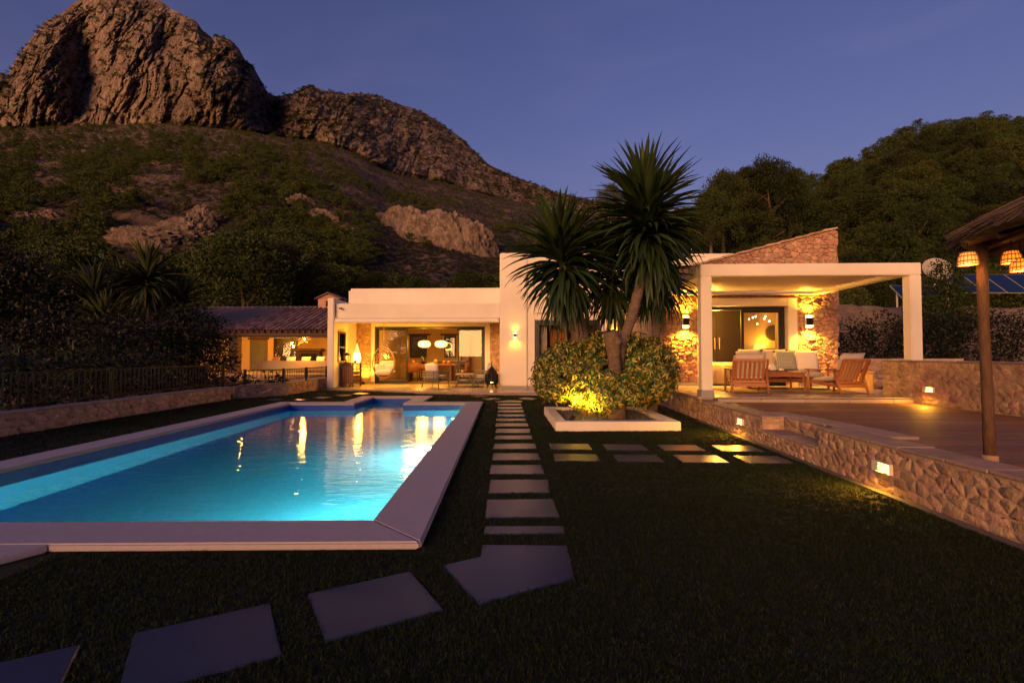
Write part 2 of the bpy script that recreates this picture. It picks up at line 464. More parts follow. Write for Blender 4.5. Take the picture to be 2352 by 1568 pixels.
RIDGE = interp([(-700, 260), (-200, 200), (-60, 150), (20, 178), (26, 154), (48, 119), (70, 88), (101, 48), (132, 31), (163, 4), (200, -10), (260, -22), (320, -16), (367, 0), (387, 15), (422, 33), (448, 46), (457, 62), (483, 83), (490, 72), (527, 90), (545, 110), (554, 134), (576, 147), (591, 176), (609, 209), (633, 217), (668, 211), (690, 198), (708, 190), (738, 203), (775, 209), (827, 209), (866, 213), (914, 234), (970, 251), (1019, 283), (1064, 317), (1099, 352), (1123, 375), (1158, 392), (1203, 410), (1245, 425), (1280, 437), (1332, 451), (1381, 458), (1450, 482), (1560, 520), (1700, 570), (2000, 640), (3200, 700)])
CLIFFB = interp([(-700, 330), (0, 299), (163, 290), (281, 287), (365, 281), (440, 286), (527, 294), (593, 303), (646, 312), (712, 319), (804, 343), (850, 370), (890, 392), (950, 405), (1019, 415), (1100, 440), (1200, 462), (1280, 480), (1381, 495), (1450, 510), (1560, 540), (1700, 590), (2000, 660), (3200, 720)])
RZ = interp([(-700, 1050), (300, 1000), (600, 980), (633, 1060), (700, 1050), (830, 1120), (1100, 1200), (1400, 1300), (3200, 1400)])
CZ = interp([(-700, 720), (300, 700), (600, 690), (640, 800), (712, 760), (850, 800), (1100, 950), (1400, 1080), (3200, 1200)])
VPX, F, EYE = 1158., 1110., 1.25
cols = np.linspace(-260, 1620, 1000)
tx = (cols - VPX) / F
def smooth(a, w):
    k = np.hanning(w); k /= k.sum(); return np.convolve(np.pad(a, w, mode='edge'), k, 'same')[w:-w]
zr, zc = smooth(RZ(cols), 121), smooth(CZ(cols), 121)
hc = EYE + (814 - smooth(CLIFFB(cols), 41)) / F * zc
lean_ = np.interp(cols, [-300, 560, 720, 1100, 1400], [.42, .42, .75, 1.1, 1.2])      # how far the face leans back per metre of height
sl_ = (814 - RIDGE(cols)) / F
zr = (zc - lean_*hc + lean_*EYE) / (1 - lean_*sl_)
hr = EYE + sl_ * zr
Z0, H0 = 62., -1.0
def hill_pt(u):
    """base slope: u in 0..1 from garden to foot of cliff; returns Z, z arrays"""
    u = np.asarray(u)[:, None]
    Zs = Z0 * (zc[None, :] / Z0) ** u                     # geometric steps: dense near
    s = (Zs - Z0) / (zc[None, :] - Z0)
    zz = H0 + (hc[None, :] - H0) * (s ** 1.10)
    return Zs, zz
us = np.linspace(0, 1, 330)
Zs, zz = hill_pt(us)
X = Zs * tx[None, :]
fade = np.clip((us[:, None]) * 8, 0, 1) * np.clip((1 - us[:, None]) * 12, 0, 1)
def hill_bump(X, Y):
    d = np.maximum(Y, 60)
    return 9 * fbm(X/150+3, Y/150, 4, .5) + 3.2 * fbm(X/38, Y/38+7, 4, .55, True) + .9 * fbm(X/9, Y/9, 3, .6, True)
zz = zz + hill_bump(X, Zs) * fade
obj('rocky_hillside', grid_mesh('rocky_hillside', np.stack([X, Zs, zz], 2), M['hillside']), kind='structure')

# cliffs of the massif
vs = np.linspace(-.04, 1, 250)
V = vs[:, None]
prof = np.where(V < 0, V, V)
Zc = zc[None, :] + (zr - zc)[None, :] * (np.clip(V, 0, 1) ** 1.25) + np.where(V < 0, V * 100, 0)
hh = hc[None, :] + (hr - hc)[None, :] * V
Xc = Zc * tx[None, :]
env = np.clip((1 - V) * 7, 0.0, 1) * np.clip(V * 14 + .56, 0, 1)
rockiness = np.clip(1.25 - (cols - 700) / 600., .28, 1.0)[None, :]          # the far shoulder is smoother
wx = Xc + 14*fbm(Xc/50, hh/50, 3); wh = hh + 18*fbm(Xc/60+5, hh/60, 3)
big, _ = worley(wx/105, wh/430, 1)
m1, m2 = worley(wx/40, wh/190, 2)
s1, s2 = worley(wx/14, wh/62, 3)
t1, t2 = worley(wx/5.5, wh/17, 4)
rough_ = fbm(Xc/15 + .4*fbm(Xc/20, hh/20, 2), hh/14, 6, .74)
flut = fbm(Xc/150, hh/600 + 3, 2, .5)
push = (30*flut + 44*(.7-big) + 22*(.7-m1) - 4*np.exp(-((m2-m1)/.06)**2) + 11*(.7-s1) - 1.2*np.exp(-((s2-s1)/.10)**2) + 4.6*(.7-t1) + 8.5*rough_) * env * rockiness
spine = 26*np.exp(-((cols-300)/120)**2) + 30*np.exp(-((cols-90)/70)**2) + 22*np.exp(-((cols-470)/60)**2) - 40*np.exp(-((cols-190)/40)**2) + 25*np.exp(-((cols-715)/45)**2) - 30*np.exp(-((cols-625)/30)**2) - 22*np.exp(-((cols-385)/35)**2)
push = push + (spine[None, :] * 1.5) * np.sin(np.clip(V, 0, 1)*math.pi) * 1.0
Yc = Zc - push
Xc = Xc*Yc/Zc
top = np.clip((V - .90) * 10, 0, 1)
hh = hh + (5*fbm(Xc/16, V*9 + 40, 4, .6, True) + 2.5*fbm(Xc/5, V*20, 2)) * np.clip((V-.3)*2, 0, 1) * (.5 + .5*env) * rockiness
hh = EYE + (hh - EYE)*Yc/Zc
Pc = np.stack([Xc, Yc, hh], 2)
back = Pc[-1:].repeat(5, 0).copy()
for k in range(5):
    back[k, :, 1] += 40*(k+1); back[k, :, 2] -= 14*(k+1)**1.5
obj('mountain', grid_mesh('mountain', np.concatenate([Pc, back]), M['cliff'], smooth=False), kind='structure')

HX, HY, HZ = X.copy(), Zs.copy(), zz.copy()
def hill_xyz(px, u):
    """a point of the hillside for column px (0..2352) and u"""
    j = int(np.clip(np.searchsorted(cols, px), 1, len(cols)-1)); i = int(np.clip(round(u*(len(us)-1)), 0, len(us)-1))
    return HX[i, j], HY[i, j], HZ[i, j]

# pine hill on the other side
RH = interp([(1300, 640), (1420, 560), (1560, 530), (1613, 500), (1680, 455), (1776, 414), (1830, 438), (1898, 428), (1950, 402), (2003, 385), (2065, 345), (2131, 305), (2205, 302), (2295, 288), (2352, 300), (2600, 260), (3000, 320)])
cols2 = np.linspace(1290, 2960, 240); tx2 = (cols2 - VPX)/F
zr2 = np.interp(cols2, [1300, 1700, 2100, 2352, 3000], [150, 170, 200, 210, 170])
hr2 = EYE + (814 - RH(cols2))/F*zr2
zb2 = np.interp(cols2, [1300, 1800, 1950, 2352, 3000], [52, 48, 46, 42, 36.])
us2 = np.linspace(0, 1, 120)[:, None]
Z2 = zb2[None, :] + (zr2 - zb2)[None, :]*us2
h2 = .2 + hr2[None, :]*(us2**.9)
X2 = Z2*tx2[None, :]
h2 = h2 + (2.4*fbm(X2/30, Z2/30, 4) + .7*fbm(X2/7, Z2/7, 3, .6, True))*np.clip(us2*5, 0, 1)*np.clip((1-us2)*8, 0, 1)
P2 = np.stack([X2, Z2, h2], 2)
back = P2[-1:].repeat(3, 0).copy()
for k in range(3):
    back[k, :, 1] += 30*(k+1); back[k, :, 2] -= 10*(k+1)
obj('pine_hill', grid_mesh('pine_hill', np.concatenate([P2, back]), M['woodfloor']), kind='structure')
def hill2_xyz(px, u):
    j = int(np.clip(np.searchsorted(cols2, px), 1, len(cols2)-1)); i = int(np.clip(round(u*119), 0, 119))
    return X2[i, j], Z2[i, j], h2[i, j]

# ------------------------------------------------------------------ ground with the pool's opening
PX0, PX1, PY0, PY1 = -5.65, -.53, 3.12, 12.33        # outside of the coping
NX0, NX1, NY1 = -4.08, -2.06, 14.05                   # its bay towards the house
CW = .42                                              # coping width
def holed(x0, x1, y0, y1, z):
    e = .10
    a, b, c, d = PX0+e, PX1-e, PY0+e, PY1-e
    n0, n1, n2 = NX0+e, NX1-e, NY1-e
    r = [(x0, a, y0, y1), (b, x1, y0, y1), (a, b, y0, c), (a, n0, d, n2), (n1, b, d, n2), (a, b, n2, y1)]
    mb = MB()
    for p, q, s, t in r: mb.add([(p, s, z), (q, s, z), (q, t, z), (p, t, z)], [(0, 1, 2, 3)])
    return mb
holed(-3000, 3000, -300, 4000, -.06).build('ground', M['soil'], kind='structure')
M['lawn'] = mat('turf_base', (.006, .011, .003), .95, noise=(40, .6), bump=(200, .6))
lb = MB()
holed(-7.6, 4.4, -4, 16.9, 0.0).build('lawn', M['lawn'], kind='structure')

# stepping slabs ------------------------------------------------------
SLABS = []                                            # footprints, kept free of grass
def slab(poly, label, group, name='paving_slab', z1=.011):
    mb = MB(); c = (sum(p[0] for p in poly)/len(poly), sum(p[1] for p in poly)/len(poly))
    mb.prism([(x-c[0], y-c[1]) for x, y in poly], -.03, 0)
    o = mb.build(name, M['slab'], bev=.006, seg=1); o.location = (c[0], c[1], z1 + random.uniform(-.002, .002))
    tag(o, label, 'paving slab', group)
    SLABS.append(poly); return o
ORD = ['second', 'third', 'fourth', 'fifth', 'sixth', 'seventh', 'eighth', 'ninth', 'tenth', 'eleventh', 'twelfth', 'thirteenth', 'fourteenth']
rows = [(3.38, 3.54), (3.715, 4.185), (4.37, 4.84), (5.06, 5.48), (5.72, 6.125), (6.39, 6.80), (7.11, 7.45), (7.70, 8.13), (8.37, 8.77), (9.08, 9.43), (9.75, 10.10), (10.41, 10.81), (11.06, 11.50), (11.81, 12.28)]
G1 = 'slabs of the straight path beside the pool'
for i, (a, b) in enumerate(rows):
    j = .012
    poly = [(-.145+random.uniform(-j, j), a), (.425+random.uniform(-j, j), a+random.uniform(-j, j)), (.43+random.uniform(-j, j), b), (-.14+random.uniform(-j, j), b+random.uniform(-j, j))]
    if i == 0: lab = 'thin cut strip of grey slab just behind the large angled slab'
    elif i == len(rows)-1: lab = 'last rectangular slab of the straight path, in front of the five-sided slab'
    else: lab = f'grey slab of the straight path beside the pool, {ORD[i-1]} counting from the thin cut strip'
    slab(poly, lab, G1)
G2 = 'slabs of the path across the front lawn'
slab([(-.364, 2.896), (-.125, 2.446), (.392, 2.717), (.412, 3.18), (-.147, 3.20), (-.146, 3.015)], 'large angled grey slab where the two lawn paths meet', G2)
slab([(-1.021, 2.564), (-.773, 2.142), (-.293, 2.395), (-.537, 2.815)], 'blue-grey slab directly left of the large angled corner slab', G2)
slab([(-1.652, 2.218), (-1.399, 1.80), (-.92, 2.053), (-1.172, 2.472)], 'large blue-grey slab at the bottom edge below the pool, second from the corner slab', G2)
slab([(-2.29, 1.885), (-2.05, 1.47), (-1.57, 1.72), (-1.815, 2.138)], 'slab cut off by the bottom left corner of the photo', G2)
G3 = 'slabs of the double row crossing to the stone wall steps'
names4 = ['first pair from the straight path', 'second pair from the straight path', 'third pair from the straight path', 'last pair before the stone wall steps']
for r, y in ((0, 6.77), (1, 6.09)):
    for i in range(4):
        x = .632 + .73*i - r*.016; yy = y - .053*i
        d = [(0, 0), (.54, -.03), (.52, -.45), (-.02, -.42)]
        w = ['farther slab in the ', 'nearer slab in the '][r]
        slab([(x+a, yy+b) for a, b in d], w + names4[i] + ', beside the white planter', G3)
G4 = 'stepping slabs near the house terrace'
for poly, lab in [
    ([(-1.0, 14.50), (-.80, 14.10), (-.42, 14.38), (-.61, 14.78)], 'small slab set askew nearest the terrace, left of the path'),
    ([(-.63, 13.74), (-.44, 13.27), (-.06, 13.5), (-.25, 13.95)], 'small askew slab between the five-sided slab and the terrace edge'),
    ([(-.227, 12.83), (.125, 13.22), (.517, 13.0), (.441, 12.60), (-.143, 12.60)], 'five-sided slab at the far end of the straight path'),
    ([(.38, 13.6), (.76, 13.25), (.97, 13.7), (.59, 14.03)], 'small askew slab right of the five-sided slab, beside the shrub'),
    ([(-4.85, 15.42), (-4.40, 15.15), (-4.28, 15.66), (-4.74, 15.95)], 'orange-lit slab on the grass nearest the wooden cabinet'),
    ([(-5.16, 14.73), (-4.79, 14.47), (-4.67, 14.93), (-5.06, 15.19)], 'slab beyond the pool bay, second from the orange-lit slab'),
    ([(-5.51, 13.97), (-5.12, 13.70), (-5.02, 14.17), (-5.40, 14.42)], 'slab on the grass beyond the pool, third from the orange-lit slab'),
    ([(-5.88, 13.41), (-5.52, 13.18), (-5.41, 13.55), (-5.77, 13.78)], 'slab on the grass beyond the pool, fourth from the orange-lit slab'),
    ([(-6.54, 13.37), (-6.17, 13.15), (-6.08, 13.52), (-6.45, 13.74)], 'slab in the grass beside the railing wall'),
]: slab(poly, lab, G4)

# ------------------------------------------------------------------ pool
WZ = -.125
pool = thing('swimming_pool', 'lit rectangular swimming pool with pale stone coping and blue mosaic walls', 'pool', (0, 0, 0))
ix0, ix1, iy0, iy1 = PX0+CW, PX1-CW, PY0+CW, PY1-CW
jx0, jx1, jy1 = NX0+CW, NX1-CW, NY1-CW
def mosaic(name, col):
    m = bpy.data.materials.new(name); m.use_nodes = True
    nt = m.node_tree; b = nt.nodes['Principled BSDF']; L = nt.links.new
    b.inputs['Roughness'].default_value = .3; b.inputs['Specular IOR Level'].default_value = .2
    geo = N(nt, 'ShaderNodeNewGeometry'); sp = N(nt, 'ShaderNodeSeparateXYZ'); sn = N(nt, 'ShaderNodeSeparateXYZ')
    L(geo.outputs['Position'], sp.inputs[0]); L(geo.outputs['Normal'], sn.inputs[0])
    # wall coordinates: the horizontal run along the wall and the height; floors use x and y
    ax = N(nt, 'ShaderNodeMath', operation='ABSOLUTE'); L(sn.outputs['X'], ax.inputs[0])
    az = N(nt, 'ShaderNodeMath', operation='ABSOLUTE'); L(sn.outputs['Z'], az.inputs[0])
    gx = N(nt, 'ShaderNodeMath', operation='GREATER_THAN'); gx.inputs[1].default_value = .5; L(ax.outputs[0], gx.inputs[0])
    gz = N(nt, 'ShaderNodeMath', operation='GREATER_THAN'); gz.inputs[1].default_value = .5; L(az.outputs[0], gz.inputs[0])
    mu = N(nt, 'ShaderNodeMix', data_type='FLOAT'); L(gx.outputs[0], mu.inputs[0]); L(sp.outputs['X'], mu.inputs[2]); L(sp.outputs['Y'], mu.inputs[3])
    mv = N(nt, 'ShaderNodeMix', data_type='FLOAT'); L(gz.outputs[0], mv.inputs[0]); L(sp.outputs['Z'], mv.inputs[2]); L(sp.outputs['Y'], mv.inputs[3])
    cb = N(nt, 'ShaderNodeCombineXYZ'); L(mu.outputs[0], cb.inputs[0]); L(mv.outputs[0], cb.inputs[1])
    br = N(nt, 'ShaderNodeTexBrick', offset=0.0, squash=1.0)
    br.inputs['Scale'].default_value = 1; br.inputs['Brick Width'].default_value = .026; br.inputs['Row Height'].default_value = .026
    br.inputs['Mortar Size'].default_value = .0016; br.inputs['Mortar Smooth'].default_value = .2
    br.inputs['Color1'].default_value = (*col, 1); br.inputs['Color2'].default_value = (*[c*.72 for c in col], 1)
    br.inputs['Mortar'].default_value = (.03, .10, .42, 1)
    L(cb.outputs[0], br.inputs['Vector']); L(br.outputs['Color'], b.inputs['Base Color'])
    bp = N(nt, 'ShaderNodeBump', Strength=.4, Distance=.002, invert=True); L(br.outputs['Fac'], bp.inputs['Height']); L(bp.outputs[0], b.inputs['Normal'])
    return m
M['mosaic'] = mosaic('blue_glass_mosaic', (.018, .098, .62))
DEP = -1.15
outline = [(ix0, iy0), (ix1, iy0), (ix1, iy1), (jx1, iy1), (jx1, jy1), (jx0, jy1), (jx0, iy1), (ix0, iy1)]
mb = MB(); n = len(outline)
for i in range(n):
    a, b = outline[i], outline[(i+1) % n]
    mb.add([(*a, DEP), (*b, DEP), (*b, .012), (*a, .012)], [(3, 2, 1, 0)])
mb.add([(x, y, DEP) for x, y in ((ix0, iy0), (ix1, iy0), (ix1, iy1), (ix0, iy1))], [(0, 1, 2, 3)])
mb.add([(x, y, DEP) for x, y in ((jx0, iy1), (jx1, iy1), (jx1, jy1), (jx0, jy1))], [(0, 1, 2, 3)])
mb.build('mosaic_basin', M['mosaic'], pool)
st = MB()
for k in range(3):
    st.box(jx0+.005, jx1-.005, jy1-.30*(k+1), jy1-.005, DEP+.005, -.38-.26*k)
st.build('entry_step', M['mosaic'], pool)
# coping: one run per side with mitred corners
def cop(poly, name='coping_stone'):
    MB().prism(poly, .008, .06).build(name, M['coping'], pool, bev=.012, seg=2)
g = .0015
cop([(PX1, PY0), (PX1, PY1), (ix1, iy1), (ix1, iy0)])
cop([(PX0, PY0), (PX1-g, PY0), (ix1-g, iy0), (ix0+g, iy0)])
cop([(PX0, PY0+g), (ix0, iy0+g), (ix0, iy1-g), (PX0, PY1)])
cop([(PX0+g, PY1), (ix0+g, iy1), (jx0-g, iy1), (NX0, PY1)])
cop([(jx0, iy1), (jx0, jy1), (NX0, NY1), (NX0, PY1+g)])
cop([(NX0+g, NY1), (jx0+g, jy1), (jx1-g, jy1), (NX1-g, NY1)])
cop([(NX1, NY1), (jx1, jy1), (jx1, iy1), (NX1, PY1+g)])
cop([(NX1, PY1), (jx1+g, iy1), (ix1-g, iy1), (PX1-g, PY1)])
MB().prism([(-5.2, PY0-.002), (-2.86, PY0-.002), (-3.02, 2.86), (-3.35, 2.66), (-4.9, 2.60)], .008, .058).build('coping_apron', M['coping'], pool, bev=.01)
M['pool_l'] = glow('lit_pool_light', (.5, 1, .9), 12)
# underwater lights
for (x, y, e_) in ((ix1-.004, 4.5, 1080), (ix1-.004, 7.6, 480), (ix1-.004, 10.9, 190)):
    lm = MB().lathe([(.0, 0), (.09, 0), (.10, .012), (.07, .02), (0, .022)], 16)
    M1 = Matrix.Translation((x, y, -.55)) @ Matrix.Rotation(rad(-90), 4, 'Y')
    lm.v = [tuple(M1 @ Vector(p)) for p in lm.v]
    lm.build('pool_light', M['pool_l'], pool, smooth=True)
    lamp('POINT', (x-.14, y, -.55), e_, (.70, 1.52, .275), .08, name='pool_light_beam')
# water
m = bpy.data.materials.new('pool_water'); m.use_nodes = True
nt = m.node_tree; b = nt.nodes['Principled BSDF']; L = nt.links.new
b.inputs['Base Color'].default_value = (.80, .97, 1, 1); b.inputs['Roughness'].default_value = .012
b.inputs['IOR'].default_value = 1.333; b.inputs['Transmission Weight'].default_value = 1.0
geo = N(nt, 'ShaderNodeNewGeometry')
mp = N(nt, 'ShaderNodeMapping'); mp.inputs['Scale'].default_value = (2.2, 5.5, 1); mp.inputs['Rotation'].default_value = (0, 0, rad(8))
L(geo.outputs['Position'], mp.inputs[0])
n1 = N(nt, 'ShaderNodeTexNoise', Scale=1.0, Detail=3., Roughness=.5, Distortion=.5); L(mp.outputs[0], n1.inputs['Vector'])
n2 = N(nt, 'ShaderNodeTexNoise', Scale=4.2, Detail=2., Roughness=.5, Distortion=.3); L(mp.outputs[0], n2.inputs['Vector'])
ad = N(nt, 'ShaderNodeMath', operation='MULTIPLY_ADD'); ad.inputs[1].default_value = .22
L(n2.outputs['Fac'], ad.inputs[0]); L(n1.outputs['Fac'], ad.inputs[2])
bp = N(nt, 'ShaderNodeBump', Strength=.6, Distance=.013); L(ad.outputs[0], bp.inputs['Height']); L(bp.outputs[0], b.inputs['Normal'])
M['water'] = m
e = .004
wb = MB()
wv = [(ix0+e, iy0+e), (ix1-e, iy0+e), (ix1-e, iy1-e), (jx1-e, iy1-e), (jx1-e, jy1-e), (jx0+e, jy1-e), (jx0+e, iy1-e), (ix0+e, iy1-e)]
wb.add([(x, y, WZ) for x, y in wv], [tuple(range(8))])
wo = wb.build('pool_water', M['water'], kind='structure')
if wo.data.polygons[0].normal.z < 0: wo.data.flip_normals()
# ------------------------------------------------------------------ rubble stone laying
def clip(poly, a, b, c):
    """keep a*u + b*v <= c"""
    out = []
    n = len(poly)
    for i in range(n):
        p, q = poly[i], poly[(i+1) % n]
        dp = a*p[0] + b*p[1] - c; dq = a*q[0] + b*q[1] - c
        if dp <= 0: out.append(p)
        if dp * dq < 0:
            t = dp/(dp-dq); out.append((p[0]+(q[0]-p[0])*t, p[1]+(q[1]-p[1])*t))
    return out

def stone_cells(u0, u1, v0, v1, su, sv, gap=.012, region=None, holes=(), seed=1):
    """irregular rubble: Voronoi cells of a jittered grid in wall coordinates, joints gap wide. region: list of (a,b,c) half-planes"""
    r = random.Random(seed)
    nu, nv = max(1, round((u1-u0)/su)), max(1, round((v1-v0)/sv))
    du, dv = (u1-u0)/nu, (v1-v0)/nv
    S = {}
    for i in range(-1, nu+1):
        for j in range(-1, nv+1):
            if r.random() < .16 and 0 <= i < nu: continue
            S[i, j] = (u0 + (i+.5+(.25 if j % 2 else -.25) + r.uniform(-.46, .46))*du, v0 + (j+.5+r.uniform(-.46, .46))*dv)
    out = []
    for (i, j), (x, y) in S.items():
        if not (u0-.01 <= x <= u1+.01 and v0-.01 <= y <= v1+.01): continue
        if any(h[0] < x < h[1] and h[2] < y < h[3] for h in holes): continue
        poly = [(max(u0, x-2.6*du), max(v0, y-2.6*dv)), (min(u1, x+2.6*du), max(v0, y-2.6*dv)), (min(u1, x+2.6*du), min(v1, y+2.6*dv)), (max(u0, x-2.6*du), min(v1, y+2.6*dv))]
        k = su/sv                                            # measure in stretched space so stones lie flat
        for a in range(-3, 4):
            for b in range(-3, 4):
                if (a or b) and (i+a, j+b) in S:
                    p, q = S[i+a, j+b]
                    nx, ny = (p-x), (q-y)*k*k
                    L = math.hypot(nx, ny)
                    if L < 1e-6: continue
                    c = (nx*(x+p)/2 + ny*(y+q)/2)/L - gap/2
                    poly = clip(poly, nx/L, ny/L, c)
                    if len(poly) < 3: break
            if len(poly) < 3: break
        if len(poly) < 3: continue
        for h in holes:
            d = [(x-h[0], (1, 0, h[0])), (h[1]-x, (-1, 0, -h[1])), (y-h[2], (0, 1, h[2])), (h[3]-y, (0, -1, -h[3]))]
            d.sort(key=lambda t: t[0])
            poly = clip(poly, *d[0][1])
            if len(poly) < 3: break
        if region:
            for a, b, c in region:
                poly = clip(poly, a, b, c)
                if len(poly) < 3: break
        if len(poly) < 3: continue
        A = .5*abs(sum(poly[t-1][0]*poly[t][1]-poly[t][0]*poly[t-1][1] for t in range(len(poly))))
        if A > su*sv*.10: out.append((A, poly))
    return out

def lay_stones(parent, cells, mapf, m, relief=(.012, .03), tilt=.012, limit=300, seed=1, loc0=(0, 0, 0), rough=.16, order=None):
    """each cell becomes a stone object: an uneven rim, a raised and slightly tilted face"""
    r = random.Random(seed)
    cells = sorted(cells, key=order or (lambda t: -t[0]))
    rest = MB(); 
    for idx, (A, poly) in enumerate(cells):
        cu = sum(p[0] for p in poly)/len(poly); cv = sum(p[1] for p in poly)/len(poly)
        size = math.sqrt(A)
        ring = []
        n = len(poly)
        for t in range(n):
            p, q = poly[t], poly[(t+1) % n]
            d = math.hypot(q[0]-p[0], q[1]-p[1])
            if d < size*.12: ring.append(p); continue
            # cut the corners and bow the edges a little
            ring.append((p[0]*.92+q[0]*.08, p[1]*.92+q[1]*.08))
            if d > size*.55:
                mx, my = (p[0]+q[0])/2, (p[1]+q[1])/2; o = r.uniform(-.05, .03)*d
                ring.append((mx-(q[1]-p[1])/d*o*-1, my+(q[0]-p[0])/d*o*-1))
            ring.append((p[0]*.08+q[0]*.92, p[1]*.08+q[1]*.92))
        ring = [(a+r.gauss(0, .028)*size, b+r.gauss(0, .028)*size) for a, b in ring]
        h = r.uniform(*relief); tu, tv = r.uniform(-tilt, tilt)/size, r.uniform(-tilt, tilt)/size
        n = len(ring); vs = []; fs = []
        for lev, (s, hh) in enumerate(((1.0, -.004), (.985, h*.72), (.90, h))):
            for (u, v) in ring:
                a, b = (u-cu)*s, (v-cv)*s
                dz = 0 if lev == 0 else a*tu + b*tv + r.uniform(-rough, rough)*h*(.5 if lev == 1 else 1)
                vs.append((cu+a, cv+b, max(hh+dz, .002 if lev else -.004)))
        vs.append((cu+r.uniform(-.1, .1)*size, cv+r.uniform(-.1, .1)*size, h*r.uniform(.97, 1.06)))
        for lev in range(2):
            for t in range(n):
                a, b = lev*n+t, lev*n+(t+1) % n
                fs.append((a, b, b+n, a+n))
        for t in range(n): fs.append((2*n+t, 2*n+(t+1) % n, 3*n))
        pts = [Vector(mapf(*p)) for p in vs]
        if idx < limit:
            c = Vector(mapf(cu, cv, 0))
            me = bpy.data.meshes.new('stone'); me.from_pydata([p-c for p in pts], [], fs); me.materials.append(m)
            me.polygons.foreach_set("use_smooth", [True]*(2*n)+[True]*n)
            o = obj('stone', me, parent); o.location = c + Vector(loc0)
        else:
            rest.add(pts, fs)
    if rest.f:
        o = rest.build('small_stone', m, parent, smooth=False, kind='stuff'); o.location = loc0

def hroot(name, label, cat, x, y, z, group=None):
    o = hthing(name, label, cat, x, y, z, 0, group)
    o['_'] = 0; del o['_']
    return o, (-x, -y, -z)

def hbuild(mb, name, m, root, off, **kw):
    o = mb.build(name, m, root, **kw); o.location = off; return o

# ------------------------------------------------------------------ right-hand retaining wall with its step niche
DZ = .355                                                     # deck level
def topz(y): return float(np.interp(y, [2, 5.4, 7, 9.4], [.445, .44, .40, .372]))
rw, ro = hroot('retaining_wall', 'long low rubble stone retaining wall between lawn and wooden deck', 'wall', 3.21, 5.0, 0)
N0, N1, ND, NZ = 5.55, 6.85, .30, .205                        # niche: from, to, depth, tread height
WX, WT = 3.21, .30
mb = MB()
for a, b in ((.2, N0), (N1, 9.25)):
    ys = np.linspace(a, b, 9)
    for p, q in zip(ys[:-1], ys[1:]):
        mb.box(WX+.005, WX+WT, p, q, -.05, topz((p+q)/2)-.03)
mb.box(WX+.005, WX+ND, N0, N1, -.05, NZ-.012)
mb.box(WX+ND+.005, WX+ND+WT, N0-.02, N1+.02, -.05, topz(6.2)-.03)
hbuild(mb, 'mortar_core', M['mortar'], rw, ro)
def face_x(x):                                                # wall face looking to -x
    return lambda u, v, h: (x-h+.02, u, v)
far_first = lambda t: sum(p[0] for p in t[1])/len(t[1])
cells = stone_cells(.2, N0, .005, .405, .115, .078, .007, seed=3) + stone_cells(N1, 9.25, .005, .352, .112, .072, .007, seed=4)
cells += stone_cells(N0, N1, .005, NZ-.02, .11, .07, .008, seed=5)
lay_stones(rw, cells, face_x(WX), M['stone'], (.0155, .0205), .0028, 300, 3, ro, rough=.07, order=lambda t: min(p[0] for p in t[1])*1.0 if min(p[0] for p in t[1]) > 2.6 else 99)
lay_stones(rw, stone_cells(N0, N1, NZ, .385, .2, .1, .01, seed=6), face_x(WX+ND), M['stone'], (.018, .034), .008, 60, 4, ro)
# niche cheeks
lay_stones(rw, stone_cells(WX, WX+ND, NZ, .38, .18, .1, .01, seed=8), lambda u, v, h: (u, N1-h, v), M['stone'], (.006, .012), .004, 20, 5, ro)
# flat top stones: one row along the wall, one on the tread
def tops(x0, x1, y0, y1, zf, step, seed):
    r = random.Random(seed); y = y0
    while y < y1 - .05:
        d = min(step*r.uniform(.7, 1.35), y1-y)
        if y1 - y - d < .12: d = y1 - y
        z = zf(y+d/2) if callable(zf) else zf
        j = lambda: r.uniform(-.008, .008)
        p = MB().prism([(x0+j(), y+.004), (x1+j(), y+.004+j()*.3), (x1+j(), y+d-.004+j()*.3), (x0+j(), y+d-.004)], -.028, r.uniform(-.002, .004))
        o = p.build('top_stone', M['capstone'], rw, bev=.007, seg=1)
        o.location = (ro[0], ro[1], ro[2]+z); y += d
tops(WX-.008, WX+WT+.01, .2, N0, topz, .5, 1)
tops(WX-.008, WX+WT+.01, N1, 9.24, topz, .5, 2)
tops(WX-.006, WX+ND-.004, N0+.01, N1-.01, NZ+.012, .42, 3)
tops(WX+ND-.006, WX+ND+WT, N0-.02, N1+.02, topz, .45, 4)
tops(WX+WT+.012, WX+ND+WT, N1+.022, N1+.55, topz, .5, 5)
tops(WX+WT+.012, WX+ND+WT, N0-.65, N0-.022, topz, .6, 6)
MB().box(3.13, WX, .2, 9.25, -.05, .012).build('wall_footing', mat('footing_concrete', (.14, .125, .125), .8, noise=(6, .3)), rw).location = ro

# ------------------------------------------------------------------ deck
dk, do_ = hroot('wooden_deck', 'brown wooden deck of long narrow boards beside the stone walls', 'deck', 5.2, 5.0, DZ)
hbuild(MB().box(3.52, 7.06, .2, 9.25, .05, DZ-.035), 'joist_frame', M['beam'], dk, do_)
y = .2; i = 0
bm_ = MB().box(-1.755, 1.755, -.069, .069, -.024, 0).mesh('deck_board', M['deck'], bev=.003, seg=1)
while y < 9.2:
    o = obj('deck_board', bm_, dk); o.location = (5.285 + (0) - 5.2, y+.07-5.0, random.uniform(-.0012, .0012)); y += .1445

